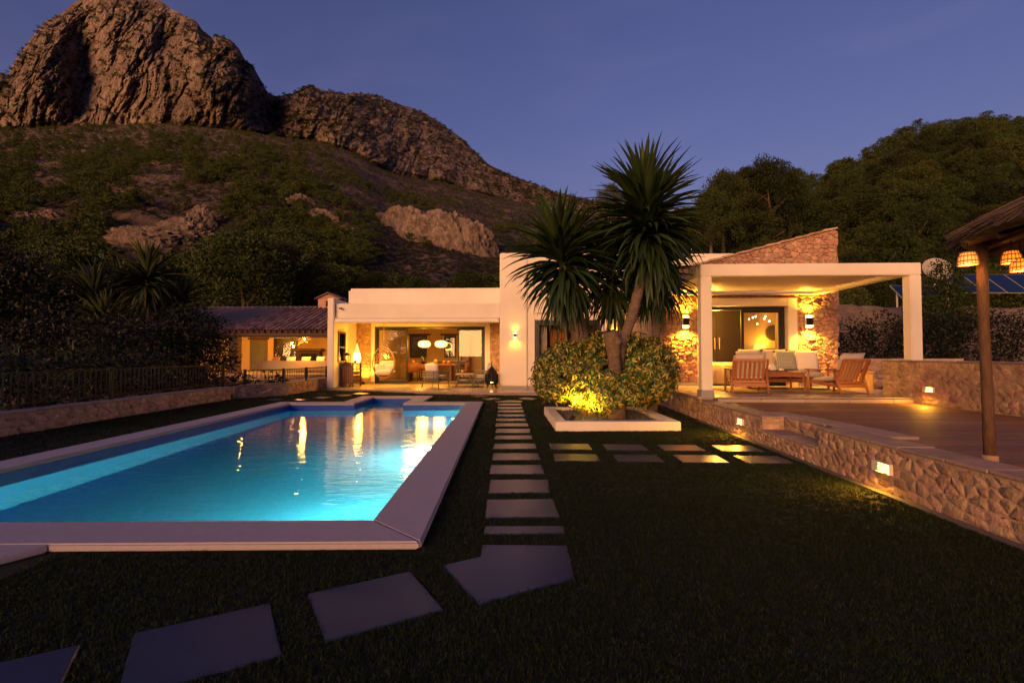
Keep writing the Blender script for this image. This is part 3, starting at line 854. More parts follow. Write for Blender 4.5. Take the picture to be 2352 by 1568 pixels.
# ------------------------------------------------------------------ low wall on the right and back wall with bench
def face_wall(x0, x1, y0, y1, z0, z1): return MB().box(x0, x1, y0, y1, z0, z1)
lw, lo = hroot('garden_wall', 'waist-high rubble stone wall along the right side of the deck carrying the pergola column', 'wall', 7.07, 7.0, DZ)
hbuild(MB().box(7.075, 7.38, 2.6, 10.0, .3, 1.115), 'mortar_core', M['mortar'], lw, lo)
lay_stones(lw, stone_cells(2.6, 10.0, DZ+.002, 1.115, .135, .095, .006, seed=12), face_x(7.07), M['stone'], (.0155, .0195), .0025, 300, 7, lo)
lay_stones(lw, stone_cells(7.09, 7.38, DZ+.1, 1.115, .26, .18, .012, seed=13), lambda u, v, h: (u, 10.0+h, v), M['stone'], (.01, .03), .01, 40, 8, lo)
mb = MB(); y = 2.6; r = random.Random(4)
while y < 10.0:
    d = r.uniform(.35, .6); e = min(10.02, y+d)
    MB().box(7.055, 7.39, y+.004, e-.004, 1.112, 1.14+r.uniform(-.004, .006)).build('top_stone', M['capstone'], lw, bev=.012, seg=1).location = lo
    y += d
bw, bo = hroot('bench_wall', 'dark rubble wall with a built-in stone bench right of the stone gable', 'wall', 8.9, 12.0, .4)
hbuild(MB().box(7.95, 10.4, 12.02, 12.3, .3, 1.15), 'mortar_core', M['mortar'], bw, bo)
lay_stones(bw, stone_cells(7.95, 10.4, .86, 1.14, .24, .15, .012, seed=14), lambda u, v, h: (u, 12.02-h, v), M['stone'], (.01, .03), .01, 60, 9, bo)
lay_stones(bw, stone_cells(7.95, 10.4, .46, .80, .26, .17, .012, seed=15), lambda u, v, h: (u, 11.52-h, v), M['stone'], (.01, .03), .01, 60, 10, bo)
hbuild(MB().box(7.95, 10.4, 11.54, 12.0, .3, .80), 'bench_core', M['mortar'], bw, bo)
hbuild(MB().box(7.94, 10.4, 11.47, 12.02, .802, .86), 'bench_seat', M['capstone'], bw, bo, bev=.025)

# ------------------------------------------------------------------ left walls with railings
lf = thing('boundary_wall', 'long low stone wall on the left between lawn strip and dark hedge', 'wall', (-7.6, 6, 0))
MB().box(-.3, -.006, -8, 7.6, -.05, .335).build('mortar_core', M['mortar'], lf)
lay_stones(lf, stone_cells(-8, 7.6, .0, .335, .16, .10, .008, seed=21), lambda u, v, h: (h-.02, u, v), M['stone'], (.015, .022), .006, 300, 11, order=lambda t: 0)
y = -8
while y < 7.6:
    d = random.uniform(.45, .75); e = min(7.6, y+d)
    MB().box(-.31, .008, y+.004, e-.004, .333, .362+random.uniform(-.003, .006)).build('top_stone', M['capstone'], lf, bev=.01, seg=1); y += d
# railing wall: two straight stretches in front of the tiled outbuilding
rl = thing('railing_wall', 'low stone wall under the short black railing left of the white pillar', 'wall', (-6.6, 15.0, 0))
segs = [((-7.5, 13.75), (-6.62, 14.84)), ((-6.62, 14.84), (-6.50, 18.2))]
for k, (a, b) in enumerate(segs):
    a, b = Vector((*a, 0)), Vector((*b, 0)); d = (b-a); L_ = d.length; d.normalize(); nrm = Vector((d.y, -d.x, 0))
    o0 = Vector((-6.6, 15.0, 0))
    f = lambda u, v, h, a=a, d=d, nrm=nrm: tuple(a + d*u + nrm*(h-.02) + Vector((0, 0, v)) - o0)
    mbw = MB()
    mbw.add([f(0, -.05, -.26), f(L_, -.05, -.26), f(L_, -.05, .014), f(0, -.05, .014), f(0, .36, -.26), f(L_, .36, -.26), f(L_, .36, .014), f(0, .36, .014)], [(0,3,2,1),(4,5,6,7),(0,1,5,4),(1,2,6,5),(2,3,7,6),(3,0,4,7)])
    mbw.build('mortar_core', M['mortar'], rl)
    lay_stones(rl, stone_cells(0, L_, 0, .36, .17, .11, .008, seed=31+k), f, M['stone'], (.016, .028), .006, 150, 12+k)
    mbw = MB()
    mbw.add([f(0, .362, -.28), f(L_, .362, -.28), f(L_, .362, .03), f(0, .362, .03), f(0, .39, -.28), f(L_, .39, -.28), f(L_, .39, .03), f(0, .39, .03)], [(0,3,2,1),(4,5,6,7),(0,1,5,4),(1,2,6,5),(2,3,7,6),(3,0,4,7)])
    mbw.build('top_slab', M['capstone'], rl)

bar_me = {}
def railing(name, label, pts, z, h, step, group=None, posts=True):
    """iron railing along pts (world xy): posts at the points, top and bottom rails, single bars"""
    r0 = Vector((*pts[0], z))
    t = thing(name, label, 'railing', r0, 0, group)
    key = round(h, 3)
    if key not in bar_me:
        bar_me[key] = MB().box(-.007, .007, -.007, .007, .09, h-.03).mesh('bar', M['black_metal'])
        bar_me['p', key] = MB().box(-.032, .032, -.032, .032, -.02, h+.02).mesh('post', M['black_metal'], bev=.006, seg=1)
    for a, b in zip(pts[:-1], pts[1:]):
        a, b = Vector((*a, 0)), Vector((*b, 0)); L_ = (b-a).length; n = max(2, round(L_/step)); zz_ = Vector((0, 0, 0))
        base = a - Vector((*pts[0], 0))
        for hh, w in ((h-.02, .028), (.09, .02)):
            MB().bar(base+Vector((0, 0, hh)), base+(b-a)+Vector((0, 0, hh)), w).build('rail', M['black_metal'], t)
        for i in range(1, n):
            o = obj('bar', bar_me[key], t); o.location = base + (b-a)*(i/n)
    if posts:
        for p in pts:
            o = obj('post', bar_me['p', key], t); o.location = Vector((*p, 0)) - Vector((*pts[0], 0))
    return t
railing('iron_railing', 'short black iron railing on low wall before the tiled outbuilding', [(-7.42, 13.98), (-6.74, 14.90), (-6.66, 16.4), (-6.60, 18.1)], .39, .42, .115)
railing('boundary_railing', 'long dark railing on the left boundary wall before the hedge', [(-7.76, -1.9), (-7.76, 2.0), (-7.76, 5.8), (-7.76, 9.7), (-7.76, 13.5)], .36, .62, .12)
hr = thing('handrail', 'sloping dark handrail at the gap between the two left walls', 'handrail', (-7.7, 13.6, 0))
MB().tube([(-.45, -.35, .12), (.0, .02, .36), (.28, .25, .44)], .022, 8).build('rail', M['black_metal'], hr, smooth=True)
MB().tube([(-.40, -.31, -.02), (-.40, -.31, .14)], .018, 6).build('post', M['black_metal'], hr)
MB().tube([(.2, .18, -.02), (.2, .18, .42)], .018, 6).build('post', M['black_metal'], hr)
# ------------------------------------------------------------------ villa (house coordinates)
villa = hthing('villa', 'white flat-roofed villa with lit porch, tall middle block and stone gable wing', 'house', 0, 0, 0)
FZ = .06
Y0 = 16.88                                         # front plane of pillar and tall block
def wall(x0, x1, y0, y1, z0, z1, name='wall', m='plaster', bev=.018):
    return MB().box(x0, x1, y0, y1, z0, z1).build(name, M[m], villa, bev=bev, seg=2)
# left wing: side wall whose end reads as a pillar, porch beam, flat roof, set-back roof block
MB().prism([(-7.20, Y0), (-6.97, Y0), (-7.10, 19.50), (-7.34, 19.50)], FZ, 3.26).build('side_wall', M['plaster'], villa, bev=.02)
wall(-6.965, -1.075, 17.02, 17.30, 2.545, 3.07, 'porch_beam')
wall(-7.08, -1.075, 17.302, 19.50, 2.62, 2.98, 'porch_ceiling')
MB().box(-7.36, -1.085, 19.2, 25.2, 2.985, 3.92).build('roof_block', M['plaster'], villa, bev=.09, seg=3)
wall(-7.10, -6.36, 19.52, 19.80, FZ, 2.615, 'wall')
wall(-1.84, -1.075, 19.52, 19.80, FZ, 2.615, 'wall')
wall(-6.358, -1.842, 19.53, 19.80, 2.39, 2.612, 'lintel')
for (a, b, sd) in ((-7.09, -6.51, 41), (-1.63, -1.085, 42)):
    sw = MB().box(a, b, 19.495, 19.518, FZ, 2.60).build('stone_strip', M['mortar'], villa)
    lay_stones(sw, stone_cells(a, b, FZ+.1, 2.60, .14, .10, .009, seed=sd), lambda u, v, h: (u, 19.495-h, v), M['stone_pale'], (.008, .020), .008, 160, sd)
wall(-7.09, -6.36, 19.47, 19.492, FZ, FZ+.09, 'skirting', 'skirt', .004)
wall(-1.85, -1.08, 19.47, 19.492, FZ, FZ+.09, 'skirting', 'skirt', .004)
# window in the porch's left side wall
def window(x, y0, y1, z0, z1, parent):
    pass
wf = MB()
for (a, b, c, d) in ((17.30, 17.36, .95, 2.10), (17.94, 18.0, .95, 2.10), (17.36, 17.94, .95, 1.01), (17.36, 17.94, 2.04, 2.10), (17.36, 17.94, 1.5, 1.54)):
    wf.box(-7.05, -6.955, a, b, c, d)
wf = wf.build('window', M['darkwood'], villa)
MB().box(-7.0, -6.99, 17.36, 17.94, 1.01, 2.04).build('pane', M['glass'], wf)
# awning cassette under the beam
aw = MB()
prof = [(16.86, 2.40), (16.90, 2.37), (17.02, 2.37), (17.06, 2.41), (17.06, 2.50), (17.02, 2.535), (16.92, 2.535), (16.86, 2.50)]
aw.add([(-6.93, y, z) for y, z in prof] + [(-1.10, y, z) for y, z in prof], [tuple(range(7, -1, -1)), tuple(range(8, 16))] + [(i, (i+1) % 8, 8+(i+1) % 8, 8+i) for i in range(8)])
awn = aw.build('awning_cassette', M['white_metal'], villa, bev=.008)
MB().box(-6.92, -1.11, 16.845, 16.875, 2.42, 2.455).build('front_rail', M['white_metal'], awn, bev=.005)

def slider(x0, x1, y, z0, z1, leaves, fw=.07, parent=villa, name='sliding_door'):
    """aluminium frame with panes; leaves: list of (a, b, track offset, glazed)"""
    fr = MB()
    fr.box(x0, x0+fw, y, y+.12, z0, z1).box(x1-fw, x1, y, y+.12, z0, z1).box(x0+fw, x1-fw, y, y+.12, z1-fw, z1).box(x0+fw, x1-fw, y, y+.12, z0, z0+.035)
    d = fr.build(name, M['frame'], parent, bev=.006, seg=1)
    for a, b, off in leaves:
        lf_ = MB(); w = .075; yy = y+off
        lf_.box(a, a+w, yy, yy+.045, z0+.04, z1-fw).box(b-w, b, yy, yy+.045, z0+.04, z1-fw)
        lf_.box(a+w, b-w, yy, yy+.045, z1-fw-.07, z1-fw).box(a+w, b-w, yy, yy+.045, z0+.04, z0+.12)
        lf_.build('leaf_frame', M['frame'], d, bev=.005, seg=1)
        MB().box(a+w, b-w, yy+.018, yy+.024, z0+.12, z1-fw-.07).build('pane', M['glass'], d)
    return d
sd = slider(-6.358, -1.842, 19.56, FZ, 2.388, [(-6.28, -5.02, .07), (-2.98, -1.91, .07)])
MB().box(-2.925, -2.895, 19.59, 19.62, 1.05, 1.25).bar((-2.91, 19.60, 1.15), (-2.80, 19.59, 1.15), .02).build('handle', M['black_metal'], sd)

# living room behind it
def room(x0, x1, y0, y1, z0, z1, m='plaster_in', wins=(), floor='room_floor'):
    w = MB()
    w.box(x0-.1, x0, y0, y1+.1, z0, z1); w.box(x1, x1+.1, y0, y1+.1, z0, z1)
    xs = [x0]
    for a, b, c, d in wins: xs += [a, b]
    xs.append(x1)
    for k in range(0, len(xs), 2): w.box(xs[k], xs[k+1], y1, y1+.1, z0, z1)
    for a, b, c, d in wins:
        w.box(a, b, y1, y1+.1, z0, c); w.box(a, b, y1, y1+.1, d, z1)
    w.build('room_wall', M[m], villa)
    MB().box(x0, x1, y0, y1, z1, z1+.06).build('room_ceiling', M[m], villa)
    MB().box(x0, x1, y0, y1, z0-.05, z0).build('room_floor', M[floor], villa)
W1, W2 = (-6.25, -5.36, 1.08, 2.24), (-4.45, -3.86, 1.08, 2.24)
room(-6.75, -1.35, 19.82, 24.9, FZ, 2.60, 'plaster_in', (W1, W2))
for (a, b, c, d) in (W1, W2):
    f = MB(); w = .06
    f.box(a, a+w, 24.86, 24.96, c, d).box(b-w, b, 24.86, 24.96, c, d).box(a+w, b-w, 24.86, 24.96, c, c+w).box(a+w, b-w, 24.86, 24.96, d-w, d)
    f = f.build('window', M['frame'], villa)
    MB().box(a+w, b-w, 24.90, 24.91, c+w, d-w).build('pane', M['glass'], f)
    MB().box(a-.2, b+.2, 24.80, 24.895, d+.0, d+.08).build('timber_lintel', M['beam'], villa, bev=.01)
wall(-3.72, -3.1, 24.4, 24.85, FZ, 2.2, 'wall_cupboard', 'tan_leather', .01)

# tall middle block
wall(-1.07, -.10, Y0, 17.25, FZ+.10, 4.82, 'wall', bev=.03)
wall(-1.07, -.10, Y0-.012, 17.2, FZ, FZ+.10, 'skirting', 'skirt', .004)
wall(-.098, .16, Y0+.05, 17.25, FZ+.10, 4.815, 'wall')
wall(-.098, .16, Y0+.038, 17.2, FZ, FZ+.10, 'skirting', 'skirt', .004)
wall(.162, 2.44, Y0+.05, 17.25, 2.46, 4.813, 'wall')
wall(2.442, 3.27, Y0+.052, 17.25, FZ, 4.811, 'wall')
wall(.13, 3.2, Y0-.05, Y0+.048, 2.70, 2.76, 'drip_ledge', 'plaster', .006)
wall(3.272, 7.95, Y0+.3, 17.6, 2.5, 4.80, 'wall')
wall(-1.07, -.80, 17.252, 25.2, FZ, 4.80, 'wall')
wall(7.65, 7.94, 17.602, 25, FZ, 4.79, 'wall')
MB().box(-.79, 7.64, 17.26, 25.1, 4.35, 4.5).build('flat_roof', M['plaster'], villa)
wall(-.79, 7.64, 24.9, 25.2, FZ, 4.8, 'wall')
slider(.17, 2.43, Y0+.10, FZ, 2.45, [(.24, 1.0, .02), (1.72, 2.36, .02)], .09)
room(-.3, 3.1, 17.27, 20.6, FZ, 2.62)
cw = thing  # curtains behind the middle door
def curtain(name, label, x0, x1, y, z0, z1, m, folds=9, amp=.035):
    t, o_ = hroot(name, label, 'curtain', (x0+x1)/2, y, z0)
    n = folds*6; vs = []; fs = []
    for i in range(n+1):
        u = i/n; x = x0 + (x1-x0)*u; yy = y + amp*math.sin(u*folds*2*math.pi) + .3*amp*math.sin(u*folds*5.1)
        for z in (z0, z0+(z1-z0)*.5, z1): vs.append((x, yy + (.01*math.sin(i) if z == z0 else 0), z))
    for i in range(n):
        for k in range(2): a = i*3+k; fs.append((a, a+3, a+4, a+1))
    mb = MB().add(vs, fs)
    o = hbuild(mb, 'cloth', m, t, o_, smooth=True)
    so = o.modifiers.new('thick', 'SOLIDIFY'); so.thickness = .004
    hbuild(MB().tube([(x0-.03, y, z1+.01), (x1+.03, y, z1+.01)], .012, 6), 'rod', M['black_metal'], t, o_)
    return t
curtain('curtain', 'white curtain at the left edge of the middle door beside the shrub', .27, .60, 17.36, FZ+.02, 2.36, M['curtain_w'], 5)
curtain('curtain', 'burnt orange curtain hanging inside the middle door above the shrub', .72, 1.32, 17.75, FZ+.4, 2.3, M['rust'], 7)

# stone gable wing
TZ = .45                                           # its terrace level
GX0, GX1, GY = 3.25, 7.85, 12.60
def slope(x): return 3.27 + (x-3.25)*(4.46-3.27)/(7.85-3.25)
H = (4.30, 6.81, TZ-.1, 2.70)                      # plaster surround
mb = MB()
def gable_piece(x0, x1, z0):
    mb.add([(x0, GY+.02, z0), (x1, GY+.02, z0), (x1, GY+.02, slope(x1)), (x0, GY+.02, slope(x0)), (x0, GY+.42, z0), (x1, GY+.42, z0), (x1, GY+.42, slope(x1)), (x0, GY+.42, slope(x0))], [(0,1,2,3),(7,6,5,4),(0,4,5,1),(1,5,6,2),(2,6,7,3),(3,7,4,0)])
gable_piece(GX0+.02, H[0], TZ-.3); gable_piece(H[0], H[1], H[3]); gable_piece(H[1], GX1-.02, TZ-.3)
sf = mb.build('stone_facade', M['mortar'], villa)
k_ = (4.46-3.27)/(7.85-3.25); L_ = math.hypot(1, k_)
cells = stone_cells(GX0, GX1, TZ+.085, 4.44, .140, .098, .010, region=[(-k_/L_, 1/L_, (3.27-3.25*k_-.02)/L_)], holes=[H], seed=51)
lay_stones(sf, cells, lambda u, v, h: (u, GY+.02-h, v), M['stone_pale'], (.014, .050), .018, 300, 51, rough=.35)
lay_stones(sf, stone_cells(GY+.0, GY+.42, TZ, 4.40, .24, .19, .014, seed=52), lambda u, v, h: (GX1-.02+h, u, v), M['stone_pale'], (.02, .05), .02, 60, 52)
# plaster surround of the door
so_ = MB(); so_.box(H[0], 4.58, GY-.035, GY+.40, TZ, H[3]).box(6.57, H[1], GY-.035, GY+.40, TZ, H[3]).box(4.58, 6.57, GY-.035, GY+.40, 2.49, H[3])
so_.build('door_surround', M['plaster'], villa, bev=.012)
wall(GX0, H[0]-.005, GY-.05, GY-.03, TZ, TZ+.085, 'skirting', 'skirt', .004)
wall(H[1]+.005, GX1, GY-.05, GY-.03, TZ, TZ+.085, 'skirting', 'skirt', .004)
# sloping cap of flat stones
n = 13
for i in range(n):
    a = 3.19 + (7.86-3.19)*i/n; b = a + (7.86-3.19)/n*1.0 - .004; t = .012
    MB().add([(x, y, z) for (x, y, z) in ((a, GY-.045, slope(a)+.005+t), (b, GY-.045, slope(b)+.002), (b, GY+.5, slope(b)+.002), (a, GY+.5, slope(a)+.005+t), (a, GY-.045, slope(a)+.065+t), (b, GY-.045, slope(b)+.045), (b, GY+.5, slope(b)+.045), (a, GY+.5, slope(a)+.065+t))], [(0,3,2,1),(4,5,6,7),(0,1,5,4),(1,2,6,5),(2,3,7,6),(3,0,4,7)]).build('cap_slab', M['stone_pale'], villa, bev=.01, seg=1)
MB().add([(3.2, GY+.42, slope(3.2)), (7.9, GY+.42, slope(7.9)), (7.9, Y0+.3, slope(7.9)), (3.2, Y0+.3, slope(3.2)), (3.2, GY+.42, slope(3.2)-.2), (7.9, GY+.42, slope(7.9)-.2), (7.9, Y0+.3, slope(7.9)-.2), (3.2, Y0+.3, slope(3.2)-.2)], [(0,1,2,3),(7,6,5,4),(0,4,5,1),(1,5,6,2),(2,6,7,3),(3,7,4,0)]).build('sloping_roof', M['rooftile'], villa)
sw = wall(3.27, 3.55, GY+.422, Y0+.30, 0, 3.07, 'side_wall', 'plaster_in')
wall(7.55, 7.83, GY+.422, Y0+.3, 0, 3.07, 'side_wall')
slider(4.582, 6.568, GY+.12, TZ, 2.488, [(5.47, 6.50, .03)], .085)
room(3.6, 7.5, GY+.43, 14.75, TZ, 2.74)

# floors -----------------------------------------------------------------
def tiles(parent_name, label, poly, z, th, tw, td, m, clipx=None):
    """terrace laid with big square tiles, each a piece, cut to the outline"""
    cx = sum(p[0] for p in poly)/len(poly); cy = sum(p[1] for p in poly)/len(poly)
    t, o_ = hroot(parent_name, label, 'terrace', cx, cy, z)
    hbuild(MB().prism(poly, z-th, z-.012), 'terrace_bed', M['capstone'], t, o_)
    xs = [p[0] for p in poly]; ys = [p[1] for p in poly]; n = len(poly)
    ar = .5*sum(poly[i-1][0]*poly[i][1]-poly[i][0]*poly[i-1][1] for i in range(n))
    P = poly if ar > 0 else poly[::-1]
    i0 = min(xs)
    while i0 < max(xs):
        j0 = min(ys)
        while j0 < max(ys):
            q = [(i0+.002, j0+.002), (i0+tw-.002, j0+.002), (i0+tw-.002, j0+td-.002), (i0+.002, j0+td-.002)]
            for k in range(n):
                a, b = P[k], P[(k+1) % n]; d = math.hypot(b[0]-a[0], b[1]-a[1])
                nx, ny = (b[1]-a[1])/d, -(b[0]-a[0])/d
                q = clip(q, nx, ny, nx*a[0]+ny*a[1])
                if len(q) < 3: break
            if len(q) >= 3:
                hbuild(MB().prism(q, z-.012, z), 'floor_tile', m, t, o_)
            j0 += td
        i0 += tw
    return t
tiles('porch_terrace', 'pale tiled terrace floor running under the porch in front of the sliding door', [(-7.4, 17.4), (-7.35, 16.75), (-5.1, 16.15), (-3.4, 15.3), (-1.9, 14.95), (.3, 14.75), (.6, 15.3), (3.24, 15.6), (3.24, 19.6), (-7.3, 19.6)], FZ, .08, .9, .9, M['tile_floor'])
tiles('raised_terrace', 'raised pale tiled terrace with seating under the white pergola', [(3.21, 9.25), (9.9, 9.25), (9.9, 12.62), (3.21, 12.62)], TZ, .02, .6, .6, M['tile_floor'])
st_, o_ = hroot('terrace_step', 'pale stone step edge between wooden deck and raised terrace', 'step', 6.2, 9.27, .36)
for i in range(8):
    a = 3.52 + i*.80
    hbuild(MB().box(a+.003, a+.797, 9.232, 9.50, DZ-.1, TZ-.03), 'riser_stone', M['tile_floor'], st_, o_, bev=.004, seg=1)
hbuild(MB().box(3.24, 9.9, 9.5, 12.62, -.05, TZ-.022), 'terrace_fill', M['mortar'], st_, o_)
# terrace edge wall on the lawn side (continues the retaining wall)
ew, eo = hroot('terrace_wall', 'rubble stone wall below the pergola terrace beside the shrub', 'wall', 3.21, 11, 0)
hbuild(MB().box(3.23, 3.238, 9.26, Y0-.2, -.05, TZ-.06), 'mortar_core', M['mortar'], ew, eo)
lay_stones(ew, stone_cells(9.26, Y0-.3, .0, TZ-.05, .20, .13, .010, seed=61), face_x(3.21), M['stone'], (.010, .024), .008, 200, 61, eo)
y = 9.26
while y < 12.6:
    e = min(12.6, y+.6)
    hbuild(MB().box(3.17, 3.42, y+.003, e-.003, TZ-.045, TZ+.006), 'edge_slab', M['capstone'], ew, eo, bev=.006, seg=1); y += .6

# pergola ---------------------------------------------------------------
pg, po = hroot('pergola', 'white square-beamed pergola with slatted roof over the seating', 'pergola', 5.25, 10.8, TZ)
CW_ = .205
hbuild(MB().box(3.235, 3.235+CW_, 9.262, 9.262+CW_, TZ+.13, 2.735), 'column', M['plaster'], pg, po, bev=.012)
hbuild(MB().box(3.215, 3.255+CW_, 9.25, 9.28+CW_, TZ-.03, TZ+.13), 'column_plinth', M['skirt'], pg, po, bev=.006)
hbuild(MB().box(7.09, 7.09+CW_, 9.262, 9.262+CW_, 1.142, 2.735), 'column', M['plaster'], pg, po, bev=.012)
hbuild(MB().box(3.235, 7.295, 9.262, 9.262+CW_, 2.737, 2.965), 'front_beam', M['plaster'], pg, po, bev=.012)
hbuild(MB().box(3.235, 3.235+CW_, 9.469, GY-.06, 2.76, 2.962), 'side_beam', M['plaster'], pg, po, bev=.012)
hbuild(MB().box(7.09, 7.295, 9.469, GY-.06, 2.76, 2.962), 'side_beam', M['plaster'], pg, po, bev=.012)
hbuild(MB().box(3.442, 7.088, GY-.2, GY-.065, 2.77, 2.96), 'wall_beam', M['plaster'], pg, po, bev=.012)
sl = MB().box(-1.82, 1.82, -.07, .07, -.018, .018, Matrix.Rotation(rad(-16), 4, 'X')).mesh('slat', M['white_metal'], bev=.005, seg=1)
y = 9.56
while y < GY-.28:
    o = obj('slat', sl, pg); o.location = (5.265+po[0], y+po[1], 2.86+po[2]); y += .185

# ------------------------------------------------------------------ tiled outbuilding behind on the left (house coordinates)
ob = hthing('outbuilding', 'low summer kitchen with clay tile roof and lit open front', 'outbuilding', 0, 0, 0)
OZ = .31; EY, EZ, RY, RZ_ = 22.9, 2.34, 27.5, 3.88
OX0, OX1 = -19.5, -8.2
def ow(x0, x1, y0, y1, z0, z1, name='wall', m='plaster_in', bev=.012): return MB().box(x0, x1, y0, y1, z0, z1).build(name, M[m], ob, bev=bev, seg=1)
ow(OX0+.2, -16.35, 27.6, 27.9, OZ, 3.6); ow(-15.3, -14.95, 27.6, 27.9, OZ, 3.6); ow(-13.5, OX1, 27.6, 27.9, OZ, 3.6)
ow(-16.352, -15.302, 27.61, 27.9, 2.12, 3.6); ow(-14.952, -13.502, 27.61, 27.9, 2.2, 3.6); ow(-14.952, -13.502, 27.61, 27.9, OZ, .85)
ow(OX1-.25, OX1, 23.1, 27.6, OZ, 3.3)
ow(OX0+.2, OX1, 22.7, 28, OZ-.06, OZ, 'floor', 'tile_floor')
ow(-14.75, -14.33, 23.1, 23.5, OZ, 2.2, 'corner_post', 'beam'); ow(-18.9, -18.5, 23.1, 23.5, OZ, 2.2, 'corner_post', 'beam')
ow(OX0, OX1, 23.05, 23.35, 2.08, 2.30, 'eave_beam', 'beam')
dr = ow(-16.34, -15.31, 27.56, 27.62, OZ+.01, 2.10, 'door', 'greywood', .008)
f = MB()
for (a, b) in (((-16.22, .45), (-16.22, 2.0)), ((-15.43, .45), (-15.43, 2.0)), ((-16.22, 2.0), (-15.43, 2.0)), ((-16.22, .45), (-15.43, .45)), ((-16.22, 1.62), (-15.43, 1.62)), ((-16.22, 1.05), (-15.825, 1.55)), ((-15.825, 1.55), (-15.43, 1.05)), ((-16.22, 1.05), (-15.825, .5)), ((-15.825, .5), (-15.43, 1.05)), ((-16.2, 1.82), (-15.45, 1.82))):
    f.bar((a[0], 27.55, a[1]), (b[0], 27.55, b[1]), .035, .02, (0, 1, 0))
f.build('moulding', M['greywood'], dr)
ow(-16.45, -15.2, 27.52, 27.6, 2.12, 2.22, 'door_lintel', 'beam')
wv_ = ow(-14.95, -13.5, 27.75, 27.8, .85, 2.2, 'window', 'frame')
MB().box(-14.9, -13.55, 27.70, 27.71, .9, 2.15).build('pane', M['glass'], wv_)
ow(-13.35, -12.05, 27.25, 27.6, OZ, 1.46, 'fireplace', 'beam'); ow(-13.5, -11.9, 27.12, 27.6, 1.46, 1.60, 'mantel', 'darkwood')
fp = MB().box(-13.15, -12.25, 27.22, 27.255, OZ+.2, 1.3).build('firebox', M['black_metal'], ob)
# roof: ridge, cover tiles in staggered runs, channel tiles between
rs = math.hypot(RY-EY, RZ_-EZ); ang = math.atan2(RZ_-EZ, RY-EY)
MB().add([(OX0, EY+.05, EZ-.06), (OX1, EY+.05, EZ-.06), (OX1, RY, RZ_-.06), (OX0, RY, RZ_-.06), (OX0, EY+.05, EZ-.16), (OX1, EY+.05, EZ-.16), (OX1, RY, RZ_-.16), (OX0, RY, RZ_-.16)], [(0,1,2,3),(7,6,5,4),(0,4,5,1),(1,5,6,2),(2,6,7,3),(3,7,4,0)]).build('roof_boarding', M['beam'], ob)
def canal(r0, r1, L, up=1, th=.014, n=6):
    vs = []; fs = []
    for k in range(2):
        for s_, rr in ((0, r0), (1, r1)):
            rr = rr - th*k
            for i in range(n+1):
                a = math.pi*i/n
                vs.append((rr*math.cos(a), s_*L, up*rr*math.sin(a)))
    m_ = n+1
    for i in range(n):
        fs.append((i, i+1, m_+i+1, m_+i)); fs.append((2*m_+i, 3*m_+i, 3*m_+i+1, 2*m_+i+1)); fs.append((i, 2*m_+i, 2*m_+i+1, i+1))
    return MB().add(vs, fs)
tm = canal(.100, .080, .50).mesh('roof_tile', M['rooftile'], smooth=False)
tmc = canal(.10, .085, .50, -1)
pitch = .285; ncol = int((OX1-OX0)/pitch); nrow = 13; dl = rs/nrow
spots = []
chan = MB()
RT = Matrix.Rotation(ang, 4, 'X')
for c in range(ncol+1):
    x = OX0 + .1 + c*pitch
    for r_ in range(nrow):
        s_ = r_*dl
        base = Vector((x, EY + math.cos(ang)*s_, EZ + math.sin(ang)*s_))
        spots.append((base, r_, c))
        if c < ncol and (r_ == 0 or r_ % 1 == 0):
            T = Matrix.Translation(base + Vector((pitch/2+random.uniform(-.01, .01), 0, .07))) @ RT @ Matrix.Rotation(rad(2.5), 4, 'X')
            chan.add([T @ Vector(p) for p in tmc.v], tmc.f)
spots.sort(key=lambda t: -t[0].x if False else (t[0].y*.4 - t[0].x))
rest = MB(); tv = canal(.100, .080, .50)
for i, (bp_, r_, c) in enumerate(spots):
    rot = Matrix.Rotation(random.uniform(-.05, .05), 4, 'Z')
    T = Matrix.Translation(bp_ + Vector((random.uniform(-.014, .014), random.uniform(-.02, .02), .075+random.uniform(-.010, .016)))) @ rot @ RT @ Matrix.Rotation(rad(2.2), 4, 'X')
    if i < 300:
        o = obj('roof_tile', tm, ob); o.matrix_local = T
    else: rest.add([T @ Vector(p) for p in tv.v], tv.f)
rest.build('far_roof_tiles', M['rooftile'], ob, kind='stuff')
chan.build('channel_tiles', M['rooftile'], ob, kind='stuff')
rtm = canal(.15, .13, .46).mesh('ridge_tile', M['rooftile'])
x = OX0
while x < OX1-.3:
    o = obj('ridge_tile', rtm, ob); o.matrix_local = Matrix.Translation((x, RY, RZ_+.02)) @ Matrix.Rotation(rad(-90), 4, 'Z') @ Matrix.Rotation(random.uniform(-.03, .03), 4, 'Y') ; x += .4
